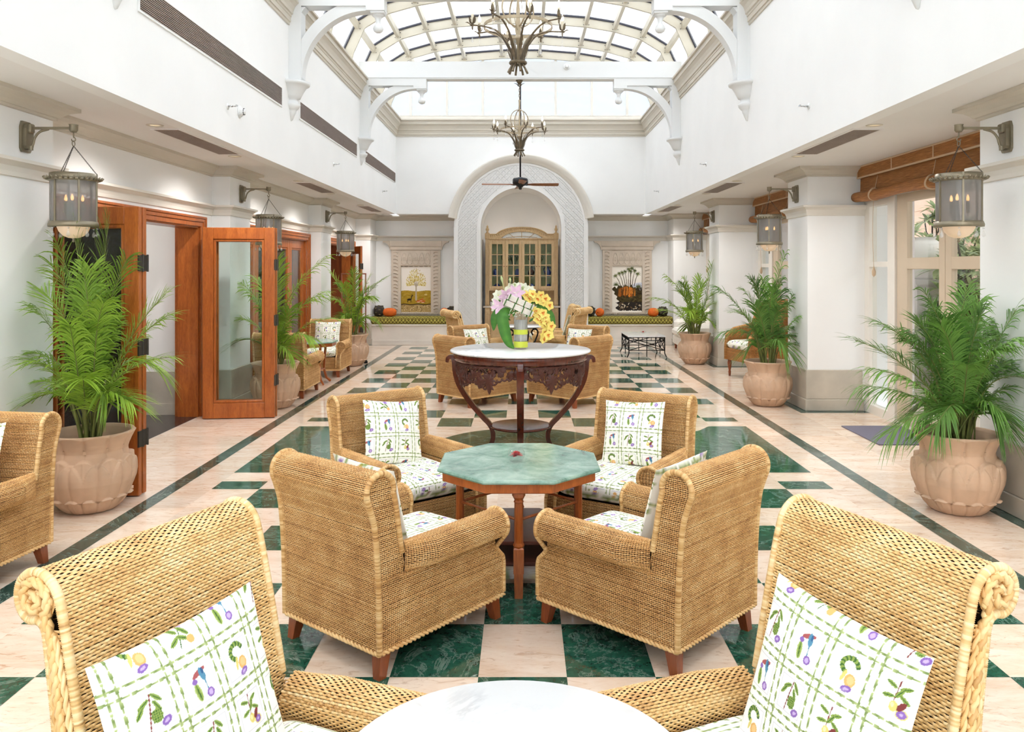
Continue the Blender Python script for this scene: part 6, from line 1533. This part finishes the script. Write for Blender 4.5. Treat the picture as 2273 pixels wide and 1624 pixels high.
# ------------------------------------------------------------------ wall lanterns
def drop_prof(L): return [(0, -L), (L*.12, -L*.96), (L*.24, -L*.78), (L*.22, -L*.6), (L*.10, -L*.3), (L*.03, -L*.12), (0, -L*.1)]
def make_lantern(label, loc, rz):
    """bracket plate at the origin on the pier face, arm along +x"""
    t = thing('wall_lantern', label, 'wall lantern', loc, rz, 'hanging lanterns on the piers')
    q = MB(); pl = [(-.045, -.115), (.045, -.115), (.06, -.09), (.06, .06), (.045, .10), (-.045, .10), (-.06, .06), (-.06, -.09)]
    q.prism(pl, 0, .016, 'x'); q.prism([(p[0]*.7, p[1]*.8) for p in pl], .016, .04, 'x'); q.box((.03, -.03, .02), (.06, .03, .085), bev=.008); q.build('wall_plate', [M['lmetal']], t)
    q = MB(); q.tube([(.02, 0, .055), (.34, 0, .055)], .012, 4); q.tube(smooth_path([(.04, 0, -.085), (.06, 0, -.06), (.075, 0, -.01), (.11, 0, .03), (.17, 0, .048)], 20), .009, 6); q.cyl((.045, 0), .016, -.1, -.07, 10)
    q.lathe([(0, .025), (.02, .027), (.028, .04), (.028, .075), (.032, .08), (0, .08)], 16, 0, (.345, 0, 0)); q.build('bracket_arm', [M['lmetal']], t)
    cx = .345; zt = -.265
    q = MB(); q.tube([(cx, 0, .025), (cx, 0, -.01)], .005, 6); q.tube([(cx+.014*math.sin(a), 0, -.024+.014*math.cos(a)) for a in np.linspace(0, 1.6*PI, 14)], .004, 6); q.tube([(cx, .018*math.sin(a), -.052+.018*math.cos(a)) for a in np.linspace(0, 2*PI, 16, endpoint=False)], .003, 6, closed=True); q.build('hook', [M['lmetal']], t)
    for k in range(3):
        a = .5+k*2*PI/3; q = MB(); p0 = V(cx, 0, -.07); p1 = V(cx+.145*math.cos(a), .145*math.sin(a), zt+.0); n = 26
        for j in range(n):
            c = p0+(p1-p0)*(j+.5)/n; d = (p1-p0)/np.linalg.norm(p1-p0); s_ = np.cross(d, V(0, 1, 0) if j % 2 else V(1, 0, 0)); s_ /= np.linalg.norm(s_)
            q.tube([c+d*.0062*math.cos(b)+s_*.0035*math.sin(b) for b in np.linspace(0, 2*PI, 8, endpoint=False)], .0013, 4, closed=True)
        q.build('chain', [M['hinge']], t)
    r = .148; z1 = zt; z0 = zt-.36
    q = MB(); q.lathe([(r-.004, z1-.055), (r+.002, z1-.055), (r+.002, z1), (r-.004, z1), (r-.004, z1-.055)], 40, 0, (cx, 0, 0)); q.lathe([(r+.001, z1-.052), (r+.014, z1-.05), (r+.014, z1-.036), (r+.001, z1-.034)], 40, 0, (cx, 0, 0))
    for k in range(30):
        a = k*2*PI/30; c, s_ = math.cos(a), math.sin(a); P = [(cx+(r+.010)*c, (r+.010)*s_, z1-.043), (cx+(r+.030)*c, (r+.030)*s_, z1-.036), (cx+(r+.040)*c, (r+.040)*s_, z1-.026)]; q.tube(P, [.008, .007, .004], 6)
    q.build('scalloped_crown', [M['lmetal']], t)
    q = MB(); q.lathe([(r-.002, z0), (r-.002, z1-.05)], 48, 0, (cx, 0, 0)); q.build('glass', [M['lantern_glass']], t)
    for k in range(6):
        a = k*PI/3+.2; q = MB(); q.box((-.004, -.006, z0), (.006, .006, z1)); o = q.build('bar', [M['lmetal']], t); o.location = (cx+r*math.cos(a), r*math.sin(a), 0); o.rotation_euler = (0, 0, a)
    q = MB(); q.lathe([(r-.03, z0-.012), (r+.010, z0-.012), (r+.012, z0+.004), (r+.004, z0+.026), (r-.004, z0+.026), (r-.03, z0)], 40, 0, (cx, 0, 0)); q.build('base_ring', [M['lmetal']], t)
    q = MB(); q.lathe([(0, -.085), (.03, -.083), (.065, -.068), (.092, -.038), (.104, -.005), (.104, 0)], 32, 0, (cx, 0, z0-.006)); q.build('glass_dome', [M['dome']], t)
    q = MB(); q.lathe([(0, -.115), (.009, -.11), (.009, -.1), (.004, -.095), (.012, -.088), (0, -.08)], 12, 0, (cx, 0, z0-.006)); q.build('finial', [M['lmetal']], t)
    for k in range(8):
        a = k*PI/4+.3; q = MB(); q.ball((0, 0, -.012), .008, 8); q.lathe([(p[0], p[1]-.018) for p in drop_prof(.055)], 8, 0, smooth=False); o = q.build('crystal_drop', [M['crystal']], t); o.location = (cx+(r+.002)*math.cos(a), (r+.002)*math.sin(a), z0-.012)
    q = MB(); q.tube([(cx, 0, z0), (cx, 0, z0+.10)], .008, 8)
    for k in range(3):
        a = k*2*PI/3+.9; q.tube([(cx, 0, z0+.06), (cx+.05*math.cos(a), .05*math.sin(a), z0+.05), (cx+.06*math.cos(a), .06*math.sin(a), z0+.09)], .005, 6); q.cyl((cx+.06*math.cos(a), .06*math.sin(a)), .012, z0+.09, z0+.17, 10)
    q.build('candle_cluster', [M['lmetal']], t)
    for k in range(3):
        a = k*2*PI/3+.9; q = MB(); q.lathe([(0, 0), (.007, .002), (.011, .014), (.008, .03), (.002, .046), (0, .047)], 10, 0); o = q.build('bulb', [M['bulb_warm']], t); o.location = (cx+.06*math.cos(a), .06*math.sin(a), z0+.17)
    return t
ln = make_lantern('pewter lantern with crystal drops on the pier beside the nearest teak door', (PL, 5.56, 2.625), 0)
for x, y, rz, lab in ((PL, 9.83, 0, 'pewter lantern on the second door-side pier, hanging over an open teak door leaf'), (PL, 14.1, 0, 'pewter lantern on the farthest door-side pier, above the palm by the rail stand'),
    (PR, 5.56, PI, 'pewter lantern with crystal drops on the pier in front of the nearest garden doors'), (PR, 9.83, PI, 'pewter lantern on the second window-side pier, above a palm and the wing chair'), (PR, 14.1, PI, 'pewter lantern on the farthest window-side pier, above the palm by the sofa')):
    dup(ln, (x, y, 2.625), rz, lab)
# ------------------------------------------------------------------ chandeliers
def make_chandelier(label, loc, top):
    """origin at the bottom tip; top is the height of the ceiling hook above it"""
    t = thing('chandelier', label, 'chandelier', loc, 0, 'bronze candle chandeliers')
    zc = .10
    q = MB(); q.lathe([(.07, zc-.012), (.084, zc-.012), (.09, zc), (.084, zc+.014), (.07, zc+.014), (.066, zc), (.07, zc-.012)], 32, 0); q.build('collar', [M['chand']], t)
    q = MB(); q.tube([(0, 0, zc), (0, 0, .98)], .012, 10); q.lathe([(0, .28), (.02, .29), (.055, .33), (.06, .345), (.03, .35), (.022, .38), (.03, .42), (.026, .5), (.016, .56), (.02, .62), (.012, .7), (.016, .94), (.024, .97), (0, .99)], 20, 0); q.build('stem', [M['chand_pale']], t)
    q = MB()
    for s in (1.0, ):
        q.tube([(.335*math.cos(a), .335*math.sin(a), .455) for a in np.linspace(0, 2*PI, 56, endpoint=False)], .016, 4, closed=True, up=(0, 0, 1), flat=(1.3, .35))
    q.build('ring_band', [M['chand_pale']], t)
    for k, tilt in enumerate((0, PI/2)):
        q = MB(); c, s_ = math.cos(tilt+.5), math.sin(tilt+.5); q.tube([(.175*math.cos(a)*c, .175*math.cos(a)*s_, .63+.175*math.sin(a)) for a in np.linspace(0, 2*PI, 40, endpoint=False)], .0085, 6, closed=True, flat=(1, 1)); q.build('orb_hoop', [M['chand_pale']], t)
    q = MB(); q.tube([(.21*math.cos(a)*.2, .21*math.cos(a), .63+.21*math.sin(a)) for a in np.linspace(0, 2*PI, 44, endpoint=False)], .003, 6, closed=True); q.build('fine_hoop', [M['chand_pale']], t)
    for k in range(8):
        a = k*PI/4+.25; up_ = (k % 2)*.06; R_ = .455; z1 = .44+up_*.4
        arm = bpy.data.objects.new('arm', None); C.objects.link(arm); arm.parent = t; arm.rotation_euler = (0, 0, a)
        P = smooth_path([(.098, 0, .0), (.085, 0, .03), (.062, 0, .07), (.058, 0, zc), (.070, 0, .20), (.11, 0, .29), (.19, 0, .385), (.30, 0, z1-.012), (R_, 0, z1)], 60)
        q = MB(); q.tube(P, np.r_[np.full(8, .011), np.full(len(P)-16, .0105), np.full(8, .008)], 8); q.ball((R_+.014, 0, z1), .013, 8); q.tube([(R_+.02, 0, z1+.005), (R_+.05, 0, z1+.022), (R_+.07, 0, z1+.018)], [.004, .006, .001], 6)
        for (x, z, d, sz) in ((.066, .14, 1.35, .11), (.07, .20, 1.2, .12), (.09, .26, 1.0, .10)):
            for w_ in (-1, 1): q.grid(np.array([[(x+.012+sz*u*math.cos(d)+.02*u*u, w_*j*sz*.16*math.sin(PI*min(.97, .1+.9*u)), z+sz*u*math.sin(d)) for j in (0, 1)] for u in (0, .25, .5, .75, 1)]), 0, True)
        q.build('branch', [M['chand']], arm)
        q = MB()
        for j in range(4):
            b = j*PI/2+.4; c, s_ = math.cos(b), math.sin(b)
            q.grid(np.array([[(R_+r*c-w_*.016*wd_*s_, r*s_+w_*.016*wd_*c, z1+z) for w_ in (-1, 0, 1)] for r, z, wd_ in ((.008, .012, .4), (.024, .02, .8), (.03, .04, 1.0), (.034, .062, .8), (.044, .08, .1))]), 0, True)
        q.cyl((R_, 0), .013, z1, z1+.03, 10); q.lathe([(0, z1-.05), (.006, z1-.045), (.010, z1-.02), (.006, z1)], 8, 0, (R_, 0, 0)); q.build('leaf_cup', [M['chand']], arm)
        q = MB(); q.cyl((R_, 0), .0135, z1+.02, z1+.105, 12); q.build('candle', [M['candle']], arm)
        q = MB(); q.lathe([(0, 0), (.010, .003), (.016, .02), (.013, .042), (.006, .062), (.001, .08), (0, .081)], 12, 0, (R_, 0, z1+.105)); q.build('bulb', [M['bulb']], arm)
        q = MB()
        for j in range(4): q.ball((R_, 0, z1-.06-j*.016), .007, 6)
        q.lathe([(p[0]*1.0, p[1]) for p in drop_prof(.06)], 8, 0, (R_, 0, z1-.115), smooth=False); q.build('crystal_drop', [M['crystal']], arm)
    for k in range(6):
        a = k*PI/3; q = MB(); q.lathe(drop_prof(.05), 8, 0, (.055*math.cos(a), .055*math.sin(a), .33), smooth=False); q.build('inner_drop', [M['crystal']], t)
    q = MB(); n = int((top-.98)/.045)
    for j in range(n):
        c = V(0, 0, .98+(j+.5)*(top-.98)/n); s_ = V(1, 0, 0) if j % 2 else V(0, 1, 0); q.tube([c+V(0, 0, 1)*.03*math.cos(b)+s_*.012*math.sin(b) for b in np.linspace(0, 2*PI, 10, endpoint=False)], .004, 5, closed=True)
    q.build('chain', [M['chand']], t)
    q = MB(); q.lathe([(0, top-.07), (.02, top-.065), (.03, top-.05), (.05, top-.02), (.065, top), (0, top)], 16, 0)
    for j in range(6): a = j*PI/3; q.tube([(.02*math.cos(a), .02*math.sin(a), top-.10), (.045*math.cos(a), .045*math.sin(a), top-.06), (.09*math.cos(a), .09*math.sin(a), top-.045)], [.004, .008, .003], 6)
    q.build('canopy', [M['chand']], t); return t
make_chandelier('bronze chandelier with candle bulbs, the large near one cut by the picture top', (-.045, 7.8, 3.615), 6.37-3.615)
make_chandelier('bronze chandelier with candle bulbs hanging under the far white truss', (-.055, 13.87, 3.66), 4.975-3.66)
# ceiling fan
t = thing('ceiling_fan', 'black ceiling fan with brown wooden blades in front of the arch', 'ceiling fan', (-.045, 15.7, 3.30))
q = MB(); q.lathe([(0, .0), (.05, .0), (.06, .02), (.135, .05), (.155, .075), (.155, .15), (.14, .175), (.06, .19), (.03, .2), (0, .2)], 36, 0); q.build('motor', [M['fan_body']], t)
q = MB(); q.tube([(0, 0, .19), (0, 0, 3.15)], .016, 10); q.lathe([(0, 3.16), (.06, 3.14), (.07, 3.19), (0, 3.19)], 16, 0); q.build('rod', [M['fan_body']], t)
q = MB(); q.lathe([(0, -.05), (.025, -.045), (.035, -.02), (.03, .0), (0, .0)], 16, 0); q.build('hub_cap', [M['fan_body']], t)
for k in range(4):
    a = math.radians(4)+k*PI/2; q = MB(); tl = math.radians(-13)
    pts = [(.14, -.03), (.22, -.05), (.26, -.062), (.74, -.075), (.76, -.06), (.76, .06), (.74, .075), (.26, .062), (.22, .05), (.14, .03)]
    v_ = [(x, y*math.cos(tl), y*math.sin(tl)+dz) for dz in (-.005, .005) for x, y in pts]; n = len(pts)
    q.add(v_, [tuple(range(n-1, -1, -1)), tuple(range(n, 2*n))]+[(i, (i+1) % n, (i+1) % n+n, i+n) for i in range(n)], 0, False); o = q.build('blade', [M['fan_blade']], t); o.rotation_euler = (0, 0, a); o.location = (0, 0, .055)
    q = MB(); q.tube([(.06, 0, .0), (.12, 0, -.012), (.20, 0, .0)], .012, 6); b = q.build('blade_arm', [M['fan_body']], o)
# ------------------------------------------------------------------ vents, lights, detectors, outlets, blinds, mat
for k, (ya, yb_, lab) in enumerate(((5.82, 9.30, 'long grille high on the door-side hall wall, nearest'), (10.03, 13.50, 'long grille high on the door-side hall wall between the two trusses'), (14.20, 17.58, 'long grille high on the door-side hall wall beyond the far truss'))):
    t = thing('air_grille', lab, 'air vent', (XL, ya, 3.585), 0, 'long grilles on the tall wall'); L_ = yb_-ya; hh = .235
    q = MB(); q.box((0, 0, 0), (.012, L_, .016)); q.box((0, 0, hh-.016), (.012, L_, hh)); q.box((0, 0, 0), (.012, .02, hh)); q.box((0, L_-.02, 0), (.012, L_, hh)); q.build('frame', [M['wall']], t)
    q = MB()
    for j in range(14): z = .02+j*(hh-.04)/13; q.box((.004, .02, z-.0035), (.014, L_-.02, z+.0035))
    q.build('slats', [M['vent']], t); q = MB(); q.box((.0005, .01, .01), (.002, L_-.01, hh-.01)); q.build('backing', [M['ventdark']], t)
bay = (7.62, 11.90, 16.10); nm = ('nearest', 'middle', 'farthest')
for side, xa, xb, xl in (('door-side', -3.20, -2.985, -3.10), ('window-side', 2.87, 3.10, 2.965)):
    for k, yc in enumerate(bay):
        t = thing('ceiling_vent', 'slatted brown air vent in the %s aisle ceiling, the %s one' % (side, nm[k]), 'air vent', ((xa+xb)/2, yc, ZS), 0, 'aisle ceiling vents'); w2 = (xb-xa)/2; l2 = .74
        q = MB()
        for b in ((-w2-.02, -l2-.02, w2+.02, -l2), (-w2-.02, l2, w2+.02, l2+.02), (-w2-.02, -l2, -w2, l2), (w2, -l2, w2+.02, l2)): q.box((b[0], b[1], -.008), (b[2], b[3], 0))
        q.build('frame', [M['soffit']], t); q = MB()
        for j in range(12): x = -w2+.008+j*(2*w2-.016)/11; q.box((x-.0055, -l2, -.007), (x+.0055, l2, -.001))
        for j in range(24): y = -l2+(j+.5)*2*l2/24; q.box((-w2, y-.003, -.006), (w2, y+.003, -.002))
        q.build('slats', [M['vent']], t); q = MB(); q.box((-w2, -l2, -.0015), (w2, l2, -.0005)); q.build('backing', [M['ventdark']], t)
        for s in (-1, 1):
            d = thing('downlight', 'round recessed downlight at the %s end of the %s %s ceiling vent' % ('near' if s < 0 else 'far', nm[k], side), 'downlight', (xl, yc+s*.93, ZS), 0, 'recessed downlights')
            q = MB(); q.lathe([(.045, -.001), (.05, -.006), (.068, -.004), (.07, 0), (.045, 0)], 28, 0); q.build('trim_ring', [M['trim']], d); q = MB(); q.lathe([(0, -.0008), (.046, -.0008)], 24, 0); q.build('lamp', [glow('warm_downlight', (1, .8, .5), .15, (.5, .42, .3))] if 'dl' not in M else [M['dl']], d)
for side, xw, s in (('door-side', XL, 1), ('window-side', XR, -1)):
    for k, y in enumerate((7.60, 11.85, 16.0)):
        t = thing('sprinkler', 'small chrome sprinkler head on the tall %s wall, the %s one' % (side, nm[k]), 'sprinkler', (xw, y, 3.25), 0 if s > 0 else PI, 'wall sprinklers')
        q = MB(); q.lathe([(0, 0), (.03, 0), (.03, .006), (0, .008)], 18, 0); o = q.build('escutcheon', [M['white']], t); o.rotation_euler = (0, PI/2, 0)
        q = MB(); q.tube([(.006, 0, 0), (.05, 0, 0)], .009, 8); q.tube([(.05, -.014, 0), (.075, -.012, 0), (.085, 0, 0)], .003, 6); q.tube([(.05, .014, 0), (.075, .012, 0), (.085, 0, 0)], .003, 6); q.box((.083, -.018, -.002), (.095, .018, .012)); q.build('nozzle', [M['chrome']], t)
def detector(lab, loc, rot):
    t = thing('smoke_detector', lab, 'smoke detector', loc, 0); t.rotation_euler = rot
    q = MB(); q.lathe([(0, 0), (.055, 0), (.058, .008), (.052, .018), (0, .018)], 28, 0); q.build('base', [M['white']], t)
    q = MB(); q.lathe([(.045, .018), (.042, .035), (.03, .042), (.028, .055), (.02, .06), (0, .06)], 28, 0); q.build('sensor', [M['white']], t)
    q = MB()
    for k in range(10): a = k*PI/5; q.box((.030*math.cos(a)-.004, .030*math.sin(a)-.004, .0425), (.030*math.cos(a)+.004, .030*math.sin(a)+.004, .052))
    q.build('sensor_slots', [M['hinge']], t)
detector('white smoke detector beside the nearest sprinkler on the door-side tall wall', (XL, 7.92, 3.26), (0, PI/2, 0))
detector('white smoke detector on the face of the far truss beam', (.765, 13.77, 5.19), (PI/2, 0, 0))
def outlet(lab, loc, rz):
    t = thing('wall_outlet', lab, 'power outlet', loc, rz, 'power outlets')
    q = MB(); q.box((0, -.065, -.042), (.010, .065, .042), bev=.004); q.build('plate', [M['white']], t)
    q = MB()
    for y in (-.03, .02):
        for dy, dz in ((0, .012), (-.009, -.006), (.009, -.006)): q.box((.010, y+dy-.003, dz-.004), (.011, y+dy+.003, dz+.004))
    q.build('sockets', [M['hinge']], t)
outlet('white power outlet on the plinth beside the nearest window-side palm pot', (PR+.022, 5.42, .28), PI)
outlet('white power outlet on the plinth behind the middle window-side palm pot', (PR+.022, 9.70, .30), PI)
outlet('white power outlet on the plinth near the sofa palm', (PR+.022, 13.95, .30), PI)
outlet('white power outlet on the plinth seen through the glass of the second open door', (PL-.022, 9.60, .27), 0)
for k, (a, b) in enumerate(BAYS):
    t = thing('bamboo_blind', ('rolled bamboo blind over the nearest garden doors', 'rolled bamboo blind over the middle garden window', 'rolled bamboo blind over the farthest garden window')[k], 'window blind', (WR-.06, (a+b)/2, 0), 0, 'rolled bamboo blinds'); h = (b-a)/2-.04
    q = MB(); q.box((-.045, -h, 2.765), (-.03, h, ZS-.004)); q.build('valance', [M['blind']], t)
    q = MB(); q.box((-.048, -h, 2.757), (-.028, h, 2.775)); q.box((-.05, -h, ZS-.02), (-.028, h, ZS-.003))
    for y in np.linspace(-h, h, 5): q.box((-.048, y-.009, 2.76), (-.029, y+.009, ZS-.004))
    q.build('tape', [M['tape']], t)
    n = 40; yy = np.linspace(-h, h, n); q = MB(); q.grid(np.stack([np.stack([np.full(n, x), yy, np.full(n, z)+.0], 1) for x, z in ((.0, ZS-.01), (-.005, 2.75), (-.01, 2.56))]), 0, True); q.build('hanging_sheet', [M['blind']], t)
    q = MB(); yy = np.linspace(-h-.02, h+.02, 50); q.tube(np.stack([np.full(50, -.055), yy, 2.535+.008*np.sin(yy*4)], 1), .058+.006*np.sin(yy*5+1), 18, 0); q.build('roll', [M['blind']], t)
    for y in (-h*.72, 0, h*.72):
        q = MB(); q.tube([(-.055+.061*math.cos(c), y+.015*math.sin(c*2), 2.535+.061*math.sin(c)) for c in np.linspace(0, 2*PI, 22, endpoint=False)], .010, 6, closed=True, flat=(.8, 1.8)); q.tube([(-.02, y, 2.75), (-.05, y, 2.6)], .004, 6); q.build('tie', [M['tape']], t)
    q = MB(); q.tube(smooth_path([(-.02, h*.78, 2.52), (-.015, h*.80, 2.1), (-.01, h*.79, 1.72)], 16), .003, 6); q.lathe([(0, 1.60), (.02, 1.62), (.024, 1.66), (.008, 1.71), (0, 1.73)], 8, 0, (-.01, h*.79, 0)); q.build('cord', [M['tape']], t)
q = MB(); q.box((3.42, 7.62, 0), (4.06, 8.52, .012), bev=.004); tag(q.build('doormat', [M['mat']]), 'grey-blue doormat at the nearest garden doors behind the palm', 'doormat')
EXPO = 1.80
DOWN = 22.0
# ------------------------------------------------------------------ camera, sky, lamps
sc = bpy.context.scene
cam = bpy.data.cameras.new('camera'); co = bpy.data.objects.new('camera', cam); C.objects.link(co)
cam.sensor_fit = 'HORIZONTAL'; cam.sensor_width = 36; cam.lens = 36*F/2273
cam.shift_x = -(VX-2273/2)/2273; cam.shift_y = -(1624/2-VY)/2273; cam.clip_start = .05; cam.clip_end = 200
co.location = (0, 0, H); co.rotation_euler = (PI/2, 0, 0); sc.camera = co
wd = bpy.data.worlds.new('sky'); sc.world = wd; wd.use_nodes = True
bg = wd.node_tree.nodes['Background']; bg.inputs['Color'].default_value = (.88, .935, 1.0, 1); bg.inputs['Strength'].default_value = 1.0
def portal(name, loc, rot, sx, sy):
    l = bpy.data.lights.new(name, 'AREA'); l.shape = 'RECTANGLE'; l.size = sx; l.size_y = sy; l.cycles.is_portal = True
    o = bpy.data.objects.new(name, l); C.objects.link(o); o.location = loc; o.rotation_euler = rot
portal('roof_portal', (-.04, 8.1, 6.75), (0, 0, 0), 6.4, 19.4)
for k, (a, b) in enumerate(BAYS): portal('window_portal', (WR+.12, (a+b)/2, 1.4), (0, PI/2, 0), 2.8, b-a)
portal('gable_portal', (-.04, 17.75, 5.8), (-PI/2, 0, 0), 6.0, 1.7)
portal('front_portal', (-.04, Y0-.2, 2.4), (PI/2, 0, 0), 8.0, 4.9)
def downlamp(loc, e):
    l = bpy.data.lights.new('downlight_lamp', 'SPOT'); l.energy = e; l.color = (1, .97, .94); l.spot_size = 2.65; l.spot_blend = 1.0; l.shadow_soft_size = .045
    o = bpy.data.objects.new('downlight_lamp', l); C.objects.link(o); o.location = loc
for x in (-3.10, 2.965):
    for yc in (7.62, 11.90, 16.10, 3.3):
        for s in (-1, 1): downlamp((x, yc+s*.93, ZS-.02), DOWN)
for xx, yy, zz, en in ((hx-.5, 18.34, 2.42, .55), (hx+.5, 18.34, 2.42, .55), (-5.4, 8.0, 2.3, 14)):  # unseen fill lamps added to brighten the alcove and the vestibule
    l = bpy.data.lights.new('fill_lamp', 'POINT'); l.energy = en; l.color = (1, .95, .9); l.shadow_soft_size = .06; o = bpy.data.objects.new('fill_lamp', l); C.objects.link(o); o.location = (xx, yy, zz)
vs = sc.view_settings; vs.view_transform = 'Standard'; vs.look = 'None'; vs.gamma = 1.0; vs.use_curve_mapping = False; vs.exposure = EXPO
cy = sc.cycles; cy.use_denoising = True; cy.max_bounces = 8; cy.diffuse_bounces = 4; cy.glossy_bounces = 3; cy.transmission_bounces = 4; cy.transparent_max_bounces = 16
cy.caustics_reflective = False; cy.caustics_refractive = False; cy.sample_clamp_indirect = 6.0; cy.blur_glossy = .5; cy.use_adaptive_sampling = True; cy.adaptive_threshold = .08; cy.adaptive_min_samples = 12
